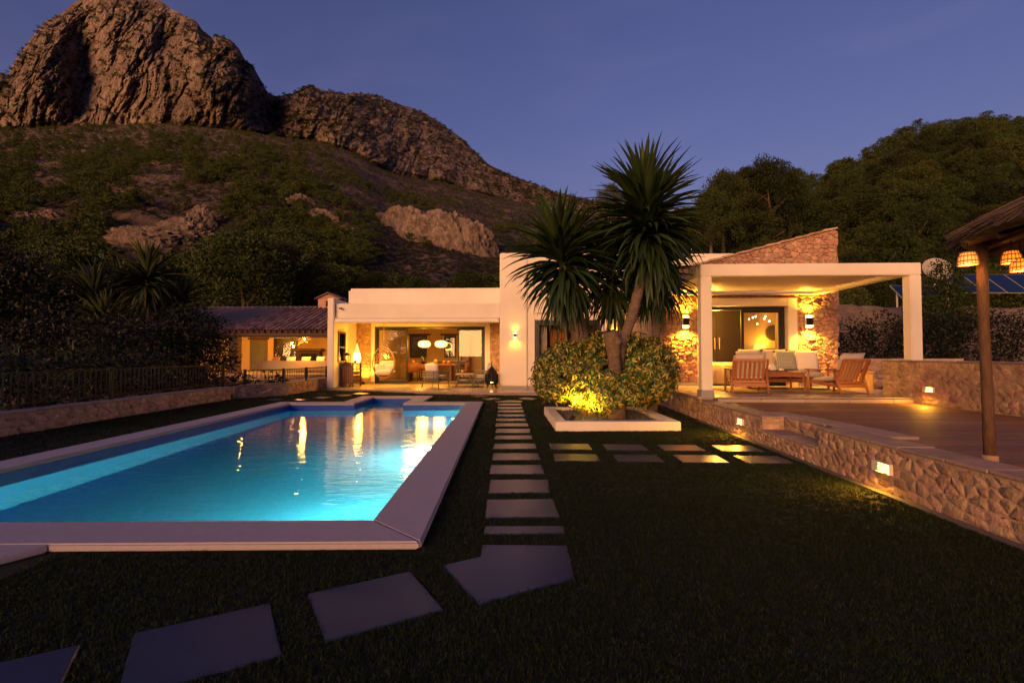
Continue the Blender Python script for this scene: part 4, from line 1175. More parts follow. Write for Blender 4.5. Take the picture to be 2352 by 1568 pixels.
# small gabled chimney on the ridge
cx, cy = -11.55, 27.7
ch = ow(cx-.62, cx+.62, cy-.5, cy+.5, RZ_-.2, RZ_+.56, 'chimney', 'stone_pale', .02)
cmb = MB().add([(cx-.62, cy-.5, RZ_+.56), (cx+.62, cy-.5, RZ_+.56), (cx, cy-.5, RZ_+.84), (cx-.62, cy+.5, RZ_+.56), (cx+.62, cy+.5, RZ_+.56), (cx, cy+.5, RZ_+.84)], [(0, 1, 2), (5, 4, 3), (0, 2, 5, 3), (1, 4, 5, 2)])
cmb.build('gable', M['stone_pale'], ch)
MB().box(cx-.14, cx+.12, cy-.53, cy-.49, RZ_+.12, RZ_+.44).build('flue_opening', mat('flue_black', (.006, .006, .006), .95), ch)  # near-black block on the chimney face drawn as the opening
for sgn in (-1, 1):
    for q in range(3):
        y_ = cy-.62+q*.42
        MB().add([(cx, y_, RZ_+.87), (cx+sgn*.78, y_, RZ_+.52), (cx+sgn*.78, y_+.40, RZ_+.52), (cx, y_+.40, RZ_+.87), (cx, y_, RZ_+.95), (cx+sgn*.78, y_, RZ_+.59), (cx+sgn*.78, y_+.40, RZ_+.59), (cx, y_+.40, RZ_+.95)], [(0,3,2,1),(4,5,6,7),(0,1,5,4),(1,2,6,5),(2,3,7,6),(3,0,4,7)]).build('cap_tile', M['rooftile'], ch, bev=.012, seg=1)
# stone face of its floor, behind the railing
fw, fo = hroot('terrace_wall', 'pinkish low stone wall under the open front of the tiled outbuilding', 'wall', -12, 22.4, 0)
hbuild(MB().box(-19.5, -7.4, 22.42, 22.7, -.1, .30), 'mortar_core', M['mortar'], fw, fo)
lay_stones(fw, stone_cells(-15.4, -7.4, -.05, .30, .30, .17, .012, seed=71), lambda u, v, h: (u, 22.42-h, v), M['stone_pale'], (.01, .03), .01, 150, 71, fo)
# ------------------------------------------------------------------ furniture on the raised terrace
def RX(a): return Matrix.Rotation(rad(a), 4, 'X')
def RY_(a): return Matrix.Rotation(rad(a), 4, 'Y')
def RZm(a): return Matrix.Rotation(rad(a), 4, 'Z')
def T(x, y, z): return Matrix.Translation((x, y, z))

def teak_armchair(label, x, y, rot, group):
    t = hthing('teak_armchair', label, 'armchair', x, y, TZ, rad(rot), group); t.scale = (1, 1, .86)
    W = .34
    for s in (-1, 1):
        MB().tube([(s*W, .34, 0), (s*W, .335, .30), (s*W, .33, .56)], [.020, .027, .022], 8).build('leg', M['teak'], t, smooth=True)
        MB().tube([(s*W, -.44, 0), (s*W, -.34, .30), (s*W, -.27, .56)], [.019, .027, .022], 8).build('leg', M['teak'], t, smooth=True)
        MB().box(s*W-.038, s*W+.038, -.40, .40, .56, .588).build('armrest', M['teak'], t, bev=.008)
        MB().bar((s*(W-.03), .34, .30), (s*(W-.03), -.38, .20), .028, .075).build('side_rail', M['teak'], t, bev=.005)
    MB().box(-W+.02, W-.02, .30, .335, .25, .32).build('front_rail', M['teak'], t, bev=.005)
    MB().box(-W+.02, W-.02, -.37, -.34, .17, .25).build('back_rail', M['teak'], t, bev=.005)
    MB().bar((-W+.02, -.30, .285), (W-.02, -.30, .285), .03, .06).build('back_frame', M['teak'], t, bev=.005)
    MB().bar((-W+.005, -.475, .80), (W-.005, -.475, .80), .032, .06).build('back_frame', M['teak'], t, bev=.008)
    for s in (-1, 1): MB().bar((s*(W-.02), -.29, .26), (s*(W-.02), -.48, .82), .032, .045).build('back_frame', M['teak'], t, bev=.005)
    sl_ = MB().bar((0, -.30, .29), (0, -.475, .79), .042, .016).mesh('slat', M['teak'], bev=.003, seg=1)
    for k in range(7):
        o = obj('slat', sl_, t); o.location = ((k-3)*.086, .008, 0)
    MB().pillow(.64, .66, .13, T(0, .02, .36) @ RX(-6)).build('seat_cushion', M['cushion'], t, smooth=True)
    MB().pillow(.62, .66, .15, T(0, -.30, .66) @ RX(108)).build('back_cushion', M['cushion'], t, smooth=True)
    return t
G = 'teak armchairs on the raised terrace'
teak_armchair('teak armchair with beige cushions beside the white pergola column, back to the lawn', 4.55, 10.42, -12, G)
teak_armchair('teak armchair with beige cushions near the low stone wall, turned towards the sofa', 6.22, 10.12, 17, G)
# sofa
so = hthing('outdoor_sofa', 'beige cushioned teak sofa in front of the stone gable door', 'sofa', 5.98, 11.85, TZ, 0)
W = .95
for s in (-1, 1):
    for yy in (-.38, .32): MB().tube([(s*(W-.04), yy, 0), (s*(W-.04), yy, .58)], [.024, .03], 8).build('leg', M['teak'], so, smooth=True)
    MB().box(s*(W-.04)-.04, s*(W-.04)+.04, -.44, .42, .58, .61).build('armrest', M['teak'], so, bev=.008)
MB().box(-W+.06, W-.06, -.38, .38, .16, .24).build('seat_frame', M['teak'], so, bev=.006)
MB().box(-W+.06, W-.06, .34, .40, .24, .72).build('back_frame', M['teak'], so, bev=.006)
for k in range(2):
    MB().pillow(.90, .74, .17, T(-.44+.88*k, -.03, .33)).build('seat_cushion', M['cushion'], so, smooth=True)
for k in range(3):
    MB().pillow(.62, .56, .20, T(-.60+.60*k, .26, .66) @ RX(78)).build('back_cushion', M['cushion'], so, smooth=True)
m = mat('green_check_fabric', (.15, .19, .15), .9, sheen=.2)
nt = m.node_tree; tc = N(nt, 'ShaderNodeTexCoord'); br = N(nt, 'ShaderNodeTexBrick', offset=0.)
br.inputs['Scale'].default_value = 1; br.inputs['Brick Width'].default_value = .034; br.inputs['Row Height'].default_value = .034; br.inputs['Mortar Size'].default_value = .0045
br.inputs['Color1'].default_value = (.13, .17, .13, 1); br.inputs['Color2'].default_value = (.17, .20, .15, 1); br.inputs['Mortar'].default_value = (.46, .44, .36, 1)
nt.links.new(tc.outputs['Object'], br.inputs['Vector']); nt.links.new(br.outputs['Color'], nt.nodes['Principled BSDF'].inputs['Base Color'])
def cushion(name, label, x, y, z, w, h, t_, mt, rx, rz, group=None):
    t, = (hthing(name, label, 'cushion', x, y, z, rad(rz), group),)
    o = MB().pillow(w, h, t_, Matrix.Identity(4)).build('cover', mt, t, smooth=True); o.rotation_euler = (rad(rx), 0, 0)
    return t
cushion('check_cushion', 'green checked cushion leaning on the beige sofa back', 6.12, 11.86, TZ+.66, .50, .50, .16, m, 70, -6)
cushion('white_cushion', 'plain white cushion in the right corner of the sofa', 6.60, 11.84, TZ+.64, .54, .52, .18, M['cushion_white'], 72, -14)
# table
tb = hthing('coffee_table', 'low rectangular teak coffee table between the terrace armchairs', 'coffee table', 5.50, 11.02, TZ, 0)
for k in range(7): MB().box(-.48, .48, -.32+k*.092, -.32+k*.092+.086, .395, .42).build('plank', M['teak'], tb, bev=.004, seg=1)
for sx in (-1, 1):
    for sy in (-1, 1): MB().tube([(sx*.46, sy*.29, 0), (sx*.43, sy*.27, .38)], [.022, .034], 4).build('leg', M['teak'], tb)
    MB().box(sx*.43-.015, sx*.43+.015, -.26, .26, .32, .395).build('apron', M['teak'], tb)
for sy in (-1, 1): MB().box(-.41, .41, sy*.27-.014, sy*.27+.014, .32, .395).build('apron', M['teak'], tb)
tr = hthing('serving_tray', 'dark serving tray on the teak coffee table', 'tray', 5.42, 10.95, TZ+.42, 0)
MB().box(-.21, .21, -.14, .14, 0, .012).build('tray_base', M['darkwood'], tr)
for (a, b, c, d) in ((-.21, .21, -.14, -.128), (-.21, .21, .128, .14), (-.21, -.198, -.128, .128), (.198, .21, -.128, .128)): MB().box(a, b, c, d, .012, .034).build('rim', M['darkwood'], tr)
tp = hthing('teapot', 'white porcelain teapot on the dark tray', 'teapot', 5.36, 10.95, TZ+.433, rad(0))
MB().lathe([(.045, 0), (.075, .02), (.088, .06), (.078, .10), (.045, .125)], 20).build('pot', M['porcelain'], tp, smooth=True)
MB().lathe([(.05, .122), (.04, .138), (.012, .145), (.016, .16), (0.002, .17)], 16).build('lid', M['porcelain'], tp, smooth=True)
MB().tube([(-.07, 0, .045), (-.115, 0, .075), (-.135, 0, .118)], [.02, .013, .009], 8).build('spout', M['porcelain'], tp, smooth=True)
MB().tube([(.075, 0, .10), (.12, 0, .105), (.132, 0, .07), (.08, 0, .035)], .008, 8).build('handle', M['porcelain'], tp, smooth=True)
cp = hthing('cup', 'white porcelain cup beside the teapot', 'cup', 5.54, 10.93, TZ+.433, 0)
MB().lathe([(.025, 0), (.04, .02), (.046, .06), (.042, .06), (.036, .02), (.0, .012)], 16, caps=False).build('bowl', M['porcelain'], cp, smooth=True)
MB().lathe([(.0, -.001), (.06, -.001), (.075, .008), (.06, .004)], 16, caps=False).build('saucer', M['porcelain'], cp, smooth=True)
MB().tube([(.042, 0, .05), (.066, 0, .045), (.062, 0, .02), (.038, 0, .018)], .005, 6).build('handle', M['porcelain'], cp, smooth=True)
rg = hthing('terrace_rug', 'flat brown woven rug under the terrace seating', 'rug', 5.45, 10.95, TZ+.002, 0)
MB().box(-1.25, 1.45, -.95, .62, 0, .010).build('weave', M['rug'], rg, bev=.004, seg=1)

# ------------------------------------------------------------------ porch things
def wall_lamp(label, x, y, z, h, w, e, face=(0, -1), group='up and down wall lamps'):
    """box lamp throwing light up and down the wall; face = outward direction in house axes"""
    t = hthing('wall_lamp', label, 'wall lamp', x, y, z, math.atan2(face[0], -face[1]) if face != (0, -1) else 0, group)
    MB().box(-w*.5, w*.5, -.02, 0, -h*.5, h*.5).build('back_plate', M['white_metal'], t, bev=.004)
    MB().box(-w*.36, w*.36, -.115, -.022, -h*.27, h*.27).build('lamp_body', M['black_metal'], t, bev=.006)
    for s in (-1, 1):
        MB().box(-w*.34, w*.34, -.11, -.026, s*h*.335-h*.055, s*h*.335+h*.055).build('lens', M['lamp_glow'], t, bev=.004)
    X, Y = hw(x+face[0]*.12, y+face[1]*.12); ax, ay = hw(x+face[0]*.10, y+face[1]*.10)
    for s in (-1, 1):
        lamp('SPOT', (X, Y, z+s*h*.47), e*(.5 if s > 0 else 1.1), WARM, .03, spot=146, blend=1., aim=(ax, ay, z+s*3), name='wall_lamp_beam')
    return t
wall_lamp('white and black up-down lamp left of the stone gable door, beside the pergola column', 3.98, GY-.04, 2.09, .36, .17, 300)
wall_lamp('white and black up-down lamp on the stone right of the gable door', 7.07, GY-.04, 2.09, .36, .17, 300)
wall_lamp('small up-down lamp on the white middle block left of the yuccas', -.53, Y0-.002, 1.92, .20, .10, 22)
wall_lamp('up-down lamp in the wall corner behind the yucca trunks', 2.98, Y0+.045, 1.85, .20, .10, 34)

# hanging egg chair
eg = hthing('hanging_chair', 'rattan egg-shaped hanging chair with white cushions and scroll lattice', 'hanging chair', -5.50, 17.95, FZ, rad(-4))
A_, B_, zc0 = .42, .575, .89
def egg(a, q=0.):                                     # outline: a in 0..2pi, egg narrower at the top
    s, c_ = math.sin(a), math.cos(a)
    return A_*s*(1-.10*c_), zc0+B_*c_
ring = [(egg(2*math.pi*k/40)[0], -.06*math.cos(2*math.pi*k/40)-.02, egg(2*math.pi*k/40)[1]) for k in range(40)]
MB().tube(ring, .024, 8, closed=True).build('ring', M['rattan'], eg, smooth=True)
def shell(u, a):                                       # u 0 rim .. 1 centre back
    x, z = egg(a); f = math.cos(u*math.pi/2)
    return (x*f, -.02+.46*math.sin(u*math.pi/2), zc0+(z-zc0)*f)
bk = MB()                                              # lower basket
nu, na = 7, 18
for i in range(nu):
    for k in range(na):
        a0 = math.pi*.60 + k*(math.pi*.80)/(na-1)
        bk.v.append(shell(i/(nu-1)*.86, a0))
for i in range(nu-1):
    for k in range(na-1): bk.f.append((i*na+k, i*na+k+1, (i+1)*na+k+1, (i+1)*na+k))
b_ = bk.build('basket', M['rattan'], eg, smooth=True)
b_.modifiers.new('thick', 'SOLIDIFY').thickness = .015
lt = MB()
for s in (-1, 1):
    for (a, u, r0) in ((.55, .30, .10), (1.15, .34, .12), (1.65, .36, .10), (.35, .72, .12), (1.05, .74, .13)):
        pts = []
        for q in range(22):
            th = q/21*4.2*math.pi*.62; rr = r0*(1-.80*q/21)
            pts.append(shell(u + rr*1.9*math.sin(th)*.9, s*(a + rr*3.2*math.cos(th))))
        lt.tube(pts, .009, 5)
    for a in (.05, .9, 1.45): lt.tube([shell(q/7, s*a) for q in range(8)], .010, 5)
lt.build('scroll_lattice', M['rattan'], eg, smooth=True)
for c in (.35, .7): MB().tube([shell(c, -1.9+3.8*q/20) for q in range(21)], .010, 5).build('cross_hoop', M['rattan'], eg, smooth=True)
MB().pillow(.66, .52, .20, T(0, .12, .53) @ RX(6)).build('seat_cushion', M['cushion_white'], eg, smooth=True)
MB().pillow(.62, .50, .20, T(0, .30, .74) @ RX(66)).build('back_cushion', M['cushion_white'], eg, smooth=True)
for s in (-1, 1): MB().pillow(.34, .34, .14, T(s*.20, .12, .68) @ RZm(-s*30) @ RX(64)).build('small_cushion', M['cushion_white'], eg, smooth=True)
MB().tube([(0, .0, zc0+B_), (0, .0, 2.545)], .013, 6).build('hanging_rope', M['rattan'], eg)
MB().lathe([(.05, 2.53), (.05, 2.55), (.0, 2.555)], 12).build('ceiling_hook', M['black_metal'], eg)
rd = hthing('round_rug', 'pale round rug under the hanging egg chair', 'rug', -5.35, 17.9, FZ+.002, 0)
MB().lathe([(.9, 0), (.9, .008), (.86, .012), (0, .012)], 40).build('weave', mat('pale_rug', (.52, .42, .27), .95, noise=(70, .4), bump=(160, .6)), rd)

# sideboard against the left wall
cb = hthing('wooden_sideboard', 'dark wooden sideboard with slatted end and open log rack by the left wall', 'sideboard', -6.70, 17.98, FZ, 0)
MB().box(-.26, .26, -.52, .42, .84, .88).build('top', M['darkwood'], cb, bev=.008)
for sx in (-.21, .19):
    for sy in (-.46, .36): MB().box(sx-.03, sx+.03, sy-.03, sy+.03, 0, .84).build('leg', M['darkwood'], cb, bev=.004)
MB().box(-.20, .18, -.475, -.455, .10, .80).build('end_panel', M['darkwood'], cb)
for k in range(5): MB().box(-.155+k*.07, -.125+k*.07, -.49, -.474, .16, .74).build('slat', M['teak'], cb, bev=.003, seg=1)
MB().box(-.22, -.20, -.43, .33, .10, .84).build('back_panel', M['darkwood'], cb)
for z in (.12, .62): MB().box(-.19, .20, -.43, .33, z, z+.025).build('shelf', M['darkwood'], cb)
for k in range(5):
    for q in range(3):
        c = (-.02, -.30+k*.13+(.06 if q % 2 else 0), .21+q*.14)
        lg = MB().tube([(c[0]-.17, c[1], c[2]), (c[0]+.20, c[1], c[2])], random.uniform(.05, .062), 9); lg.build('log', M['pole'], cb)
tl = hthing('paper_lamp', 'tall tapering lit paper lamp standing on the dark sideboard', 'table lamp', -6.60, 18.18, FZ+.88, 0)
MB().lathe([(.09, .0), (.13, .06), (.145, .18), (.125, .30), (.10, .40)], 20).build('lit_shade', M['tall_glow'], tl, smooth=True)
MB().lathe([(.10, .402), (.07, .52), (.035, .66), (.02, .74)], 14, caps=False).build('upper_shade', mat('lamp_paper', (.75, .55, .28), .8, noise=(6, .3), emit=(1, .6, .2), estr=.45), tl, smooth=True)
for k in range(5): MB().tube([(.02*math.cos(k*1.26), .02*math.sin(k*1.26), .72), (.05*math.cos(k*1.26), .05*math.sin(k*1.26), .86)], .004, 4).build('reed', M['darkwood'], tl)
X, Y = hw(-6.42, 17.95); lamp('POINT', (X, Y, FZ+1.1), 75, WARM, .12, name='paper_lamp_light')
ln = hthing('lantern', 'dark metal candle lantern on the near end of the sideboard', 'lantern', -6.78, 17.66, FZ+.88, 0)
def lantern(t, s=1.0, w=.085):
    MB().box(-w*s, w*s, -w*s, w*s, 0, .02*s).build('base', M['black_metal'], t)
    for a in (-1, 1):
        for b in (-1, 1): MB().box(a*w*s*.9-.006*s, a*w*s*.9+.006*s, b*w*s*.9-.006*s, b*w*s*.9+.006*s, .02*s, .24*s).build('post', M['black_metal'], t)
    MB().add([(-w*1.1*s, -w*1.1*s, .24*s), (w*1.1*s, -w*1.1*s, .24*s), (w*1.1*s, w*1.1*s, .24*s), (-w*1.1*s, w*1.1*s, .24*s), (-.02*s, -.02*s, .33*s), (.02*s, -.02*s, .33*s), (.02*s, .02*s, .33*s), (-.02*s, .02*s, .33*s)], [(0,3,2,1),(4,5,6,7),(0,1,5,4),(1,2,6,5),(2,3,7,6),(3,0,4,7)]).build('roof', M['black_metal'], t)
    MB().tube([(.05*s*math.sin(q/10*2*math.pi), 0, .37*s-.05*s*math.cos(q/10*2*math.pi)) for q in range(10)], .005*s, 5, closed=True).build('ring', M['black_metal'], t)
    MB().lathe([(.035*s, .02*s), (.035*s, .10*s), (0, .10*s)], 12).build('candle', M['wax'], t)
lantern(ln, 1.15)
bl = hthing('dark_ball', 'small dark ball on the sideboard in front of the paper lamp', 'ornament', -6.52, 17.80, FZ+.88, 0)
MB().lathe([(.001, 0), (.04, .012), (.055, .05), (.04, .09), (.001, .105)], 14).build('ball', M['darkwood'], bl, smooth=True)
# floor spotlight
fs = hthing('floor_spotlight', 'small lit floor spotlight at the foot of the stone strip', 'spotlight', -6.72, 19.24, FZ, 0)
MB().lathe([(.07, 0), (.07, .07), (.05, .09), (.05, .07), (0, .065)], 16).build('housing', M['black_metal'], fs)
MB().lathe([(.0, .072), (.048, .072), (.0, .074)], 14).build('lens', M['lamp_glow'], fs)
X, Y = hw(-6.72, 19.22); lamp('SPOT', (X, Y, FZ+.10), 220, WARM, .04, spot=130, blend=1., aim=(X+.02, Y+.10, 2), name='floor_spot_beam')
X, Y = hw(-4.2, 18.3); lamp('AREA', (X, Y, 2.54), 125, (1, .42, .03), 1.2, aim=(X, Y, 0), name='porch_ceiling_light')
# security camera
sc_ = hthing('security_camera', 'small white bullet camera at the top left of the porch beam', 'camera', -6.80, 17.02, 2.93, 0)
MB().lathe([(.04, 0), (.04, .02), (.0, .025)], 12).build('mount', M['white_metal'], sc_).rotation_euler = (rad(90), 0, 0)
o = MB().lathe([(.035, 0), (.038, .02), (.038, .13), (.03, .15)], 14).build('camera_body', M['white_metal'], sc_, smooth=True); o.rotation_euler = (rad(100), 0, rad(20)); o.location = (0, -.03, -.02)
o = MB().lathe([(.0, .151), (.026, .151), (.0, .154)], 12).build('lens', M['black_metal'], sc_); o.rotation_euler = (rad(100), 0, rad(20)); o.location = (0, -.03, -.02)

# lounge chairs with grey slat sides
def lounge(label, x, y, rot, group):
    t = hthing('lounge_chair', label, 'lounge chair', x, y, FZ, rad(rot), group); t.scale = (.90, .90, 1)
    W = .38
    for sx in (-1, 1):
        for sy, s2 in ((.33, .36), (-.33, -.40)):
            MB().tube([(sx*(W+.02), s2, 0), (sx*W*.95, sy, .26)], [.018, .028], 7).build('leg', M['greywood'], t, smooth=True)
    MB().box(-W, W, -.36, .36, .26, .31).build('seat_frame', M['greywood'], t, bev=.01)
    def path(z, f): # horizontal hoop from left arm front, round the back, to right arm front
        P = [(-W*f, .34, z), (-W*f, -.22, z), (-W*f*.93, -.33, z), (-W*f*.75, -.39-.04*f, z), (0, -.41-.05*f, z), (W*f*.75, -.39-.04*f, z), (W*f*.93, -.33, z), (W*f, -.22, z), (W*f, .34, z)]
        return [Vector(p) for p in P]
    for k in range(5):
        z = .35+k*.062
        MB().tube(path(z, 1+.03*k), .013 if k < 4 else .018, 6).build('slat', M['greywood'], t, smooth=True)
    for s in (-1, 1):
        for yy in (.34, -.05): MB().tube([(s*W, yy, .29), (s*W*1.12, yy, .60)], .014, 6).build('upright', M['greywood'], t)
    for xx in (-.2, .2): MB().tube([(xx, -.41, .29), (xx, -.46, .60)], .014, 6).build('upright', M['greywood'], t)
    MB().pillow(.70, .70, .15, T(0, 0, .385)).build('seat_cushion', M['cushion_white'], t, smooth=True)
    MB().pillow(.66, .46, .17, T(0, -.27, .64) @ RX(104)).build('back_cushion', M['cushion_white'], t, smooth=True)
    o = MB().pillow(.42, .42, .15, T(-.08, -.15, .70) @ RX(112) @ RZm(8)).build('loose_cushion', M['cushion_white'], t, smooth=True)
    return t
GL = 'grey lounge chairs on the porch'
lounge('grey slatted lounge chair with white cushions, back turned, left of the low table', -3.42, 17.42, -24, GL)
lounge('grey lounge chair half hidden behind the black lantern', -1.68, 17.75, 84, GL)
ct = hthing('side_table', 'low square table on splayed grey legs on the porch', 'side table', -2.42, 17.85, FZ, rad(3))
MB().box(-.33, .33, -.33, .33, .455, .485).build('table_top', mat('pale_wood_top', (.50, .42, .32), .5, noise=(5, .3), scale=(1, 8, 1)), ct, bev=.01)
for sx in (-1, 1):
    for sy in (-1, 1): MB().tube([(sx*.33, sy*.33, 0), (sx*.20, sy*.20, .455)], [.018, .028], 6).build('leg', M['greywood'], ct)
t2 = hthing('wooden_tray', 'small wooden tray with a candle lantern on the porch table', 'tray', -2.44, 17.85, FZ+.486, rad(10))
MB().box(-.20, .24, -.12, .12, 0, .03).build('tray_base', M['rattan'], t2, bev=.01)
l2 = hthing('lantern', 'small dark lantern with a candle on the low porch table', 'lantern', -2.52, 17.85, FZ+.517, rad(10)); lantern(l2, .9)
r2 = hthing('jute_rug', 'dark round jute rug under the low porch table', 'rug', -2.35, 17.85, FZ+.002, 0)
MB().lathe([(.62, 0), (.62, .008), (.58, .012), (0, .012)], 36).build('weave', M['rug_dark'], r2)
# pierced black metal lantern on legs
ml = hthing('floor_lantern', 'tall black pierced metal floor lantern on pointed legs beside the white block', 'lantern', -1.34, 16.72, FZ, rad(12))
for k in range(4):
    a = rad(45+90*k); c, s = math.cos(a), math.sin(a)
    MB().tube([(.17*c, .17*s, .28), (.20*c, .20*s, .12), (.23*c, .23*s, 0)], [.03, .022, .008], 5).build('leg', M['black_metal'], ml)
bd = MB()
prof = [(.20, .16), (.215, .22), (.215, .52), (.19, .56), (.15, .64), (.07, .74), (.02, .79)]
for zz_ in range(len(prof)-1):
    (ra, za), (rb, zb_) = prof[zz_], prof[zz_+1]
    for k in range(16):
        if zz_ == 1: continue
        a0, a1 = 2*math.pi*k/16, 2*math.pi*(k+1)/16
        bd.add([(ra*math.cos(a0), ra*math.sin(a0), za), (ra*math.cos(a1), ra*math.sin(a1), za), (rb*math.cos(a1), rb*math.sin(a1), zb_), (rb*math.cos(a0), rb*math.sin(a0), zb_)], [(0, 1, 2, 3)])
bd.build('dome', M['black_metal'], ml)
pr = MB()
for k in range(16):
    a = 2*math.pi*k/16; c, s = math.cos(a)*.215, math.sin(a)*.215
    pr.bar((c, s, .22), (c, s, .52), .05 if k % 2 else .03, .006)
for z in (.30, .37, .44): pr.tube([(.216*math.cos(q/16*2*math.pi), .216*math.sin(q/16*2*math.pi), z) for q in range(16)], .014, 4, closed=True)
pr.build('pierced_panel', M['black_metal'], ml)
for z, r_ in ((.81, .032), (.87, .026), (.92, .018)): MB().lathe([(.001, -r_), (r_*.8, -r_*.6), (r_, 0), (r_*.8, r_*.6), (.001, r_)], 10, (0, 0, z)).build('finial', M['black_metal'], ml, smooth=True)
MB().lathe([(.05, .17), (.05, .24), (0, .24)], 12).build('candle', M['candle'], ml)
X, Y = hw(-1.34, 16.72); lamp('POINT', (X, Y, FZ+.30), 2.2, (1, .5, .15), .04, name='lantern_light')

# ------------------------------------------------------------------ living room
dt = hthing('dining_table', 'long wooden dining table inside behind the open sliding door', 'dining table', -4.55, 22.0, FZ, 0)
MB().box(-1.25, 1.25, -.48, .48, .71, .76).build('table_top', M['teak'], dt, bev=.01)
for sx in (-1, 1): MB().box(sx*.95-.05, sx*.95+.05, -.36, .36, 0, .71).build('leg', M['darkwood'], dt, bev=.01)
def dchair(label, x, y, rot):
    t = hthing('dining_chair', label, 'dining chair', x, y, FZ, rad(rot), 'tan leather dining chairs')
    MB().box(-.25, .25, -.24, .26, .42, .50).build('seat', M['tan_leather'], t, bev=.03)
    n = 9; vs = []; fs = []
    for k in range(n):
        a = -1+2*k/(n-1)
        for z, rr in ((.40, .25), (.62, .275), (.86, .28)):
            for th in (0, .035): vs.append((a*rr, -.29+.10*abs(a)**2.2-th - (.05 if z > .8 else 0), z - (.05*abs(a)**3 if z > .8 else 0)))
    for k in range(n-1):
        o = k*6
        for q in range(2):
            fs += [(o+2*q, o+6+2*q, o+8+2*q, o+2+2*q), (o+1+2*q, o+3+2*q, o+9+2*q, o+7+2*q)]
        fs += [(o+4, o+10, o+11, o+5), (o, o+1, o+7, o+6)]
    fs += [(0, 2, 3, 1), (2, 4, 5, 3)]; e = (n-1)*6; fs += [(e, e+1, e+3, e+2), (e+2, e+3, e+5, e+4)]
    MB().add(vs, fs).build('backrest', M['tan_leather'], t, smooth=True)
    for sx in (-1, 1):
        for sy in (-1, 1): MB().tube([(sx*.23, sy*.23, 0), (sx*.19, sy*.19, .42)], [.012, .016], 6).build('leg', M['black_metal'], t)
dchair('tan leather dining chair, left of the two with backs to the door', -5.15, 21.25, 0)
dchair('tan leather dining chair, right of the two with backs to the door', -4.32, 21.25, 0)
dchair('tan dining chair at the right head of the long table', -3.05, 21.8, 80)
dchair('dining chair on the far side of the table by the larger window', -5.0, 22.75, 180)
for i, (x, lab) in enumerate(((-4.86, 'glowing round pendant lamp over the left half of the dining table'), (-4.08, 'glowing round pendant lamp over the right half of the dining table'))):
    p = hthing('pendant_lamp', lab, 'pendant lamp', x, 22.0, 1.73, 0, 'pendant lamps over the dining table')
    MB().lathe([(.06, -.165), (.19, -.145), (.27, -.08), (.29, 0), (.27, .08), (.19, .145), (.06, .165)], 24).build('shade', M['pend_glow'], p, smooth=True)
    MB().tube([(0, 0, .165), (0, 0, .86)], .006, 5).build('cord', M['black_metal'], p)
    X, Y = hw(x, 21.55); lamp('POINT', (X, Y, 1.72), 85, (1, .44, .05), .25, name='pendant_light')
vz = hthing('table_plant', 'dark leafy arrangement in a bowl on the dining table', 'plant', -4.85, 21.85, FZ+.762, 0)
MB().lathe([(.06, 0), (.13, .05), (.15, .10), (.13, .10), (.0, .03)], 16).build('bowl', M['black_metal'], vz, smooth=True)
lv = MB(); r = random.Random(2)
for k in range(26):
    a = r.uniform(0, 6.28); l = r.uniform(.18, .38); c, s = math.cos(a), math.sin(a); h = r.uniform(.05, .30)
    lv.add([(0, 0, .07), (c*l*.5-s*.03, s*l*.5+c*.03, .07+h), (c*l, s*l, .07+h*.8), (c*l*.5+s*.03, s*l*.5-c*.03, .07+h)], [(0, 1, 2, 3)])
M['houseleaf'] = mat('house_plant_leaf', (.03, .05, .02), .5, rnd=.2)
lv.build('leaves', M['houseleaf'], vz)
for i, (x, y, h, lab) in enumerate(((-4.30, 21.85, .20, 'brass ice bucket on the dining table'), (-3.95, 22.05, .15, 'copper pot on the right end of the dining table'), (-3.70, 21.9, .13, 'small copper bowl near the table end'), (-5.35, 21.9, .16, 'glass carafe on the left end of the dining table'))):
    b_ = hthing('table_vessel', lab, 'vessel', x, y, FZ+.761, 0, 'vessels on the dining table')
    MB().lathe([(.05, 0), (.08, h*.3), (.085, h*.7), (.06, h), (.05, h), (.07, h*.6), (0, .02)], 14, caps=False).build('vessel_body', M['tan_leather'] if i else M['rattan'], b_, smooth=True)
sbd = hthing('kitchen_counter', 'low counter with a pale worktop below the right rear window', 'counter', -3.95, 24.35, FZ, 0)
MB().box(-.75, .75, -.30, .42, 0, .86).build('cabinet', M['darkwood'], sbd, bev=.006); MB().box(-.78, .78, -.33, .43, .862, .90).build('worktop', M['tile_floor'], sbd, bev=.004)
bt = hthing('bottle', 'white bottle on the counter below the rear window', 'bottle', -3.55, 24.2, FZ+.90, 0)
MB().lathe([(.05, 0), (.06, .02), (.06, .24), (.025, .30), (.022, .36), (0, .36)], 14).build('glass_body', M['porcelain'], bt, smooth=True)

# ------------------------------------------------------------------ bedroom behind the stone gable
M['blackwood'] = mat('black_stained_wood', (.016, .010, .007), .4, noise=(5, .4), scale=(4, 4, 1))
wd = hthing('wardrobe', 'dark wooden wardrobe with two bar handles seen through the gable door', 'wardrobe', 5.35, 14.40, TZ, 0)
for k in range(2):
    d = MB().box(-.78+k*.785, -.005+k*.785, -.30, -.27, .06, 2.22).build('door', M['blackwood'], wd, bev=.005)
    MB().tube([(-.06+k*.13, -.33, .95), (-.06+k*.13, -.33, 1.28)], .010, 6).build('handle', M['rattan'], d)
MB().box(-.79, .79, -.268, .30, 0, 2.26).build('carcass', M['beam'], wd, bev=.006)
bd_ = hthing('draped_table', 'massage table draped to the floor in a glowing cream cloth', 'table', 5.02, 13.62, TZ, 0)
n = 40; vs = []; fs = []
for k in range(n+1):
    u = k/n; x = -.55 + 1.2*u; yy = -.42 - .035*math.sin(u*23) - .02*math.sin(u*51+1)
    vs += [(x, -.38, .58), (x, -.40 - .01*math.sin(u*23), .50), (x, yy, .02)]
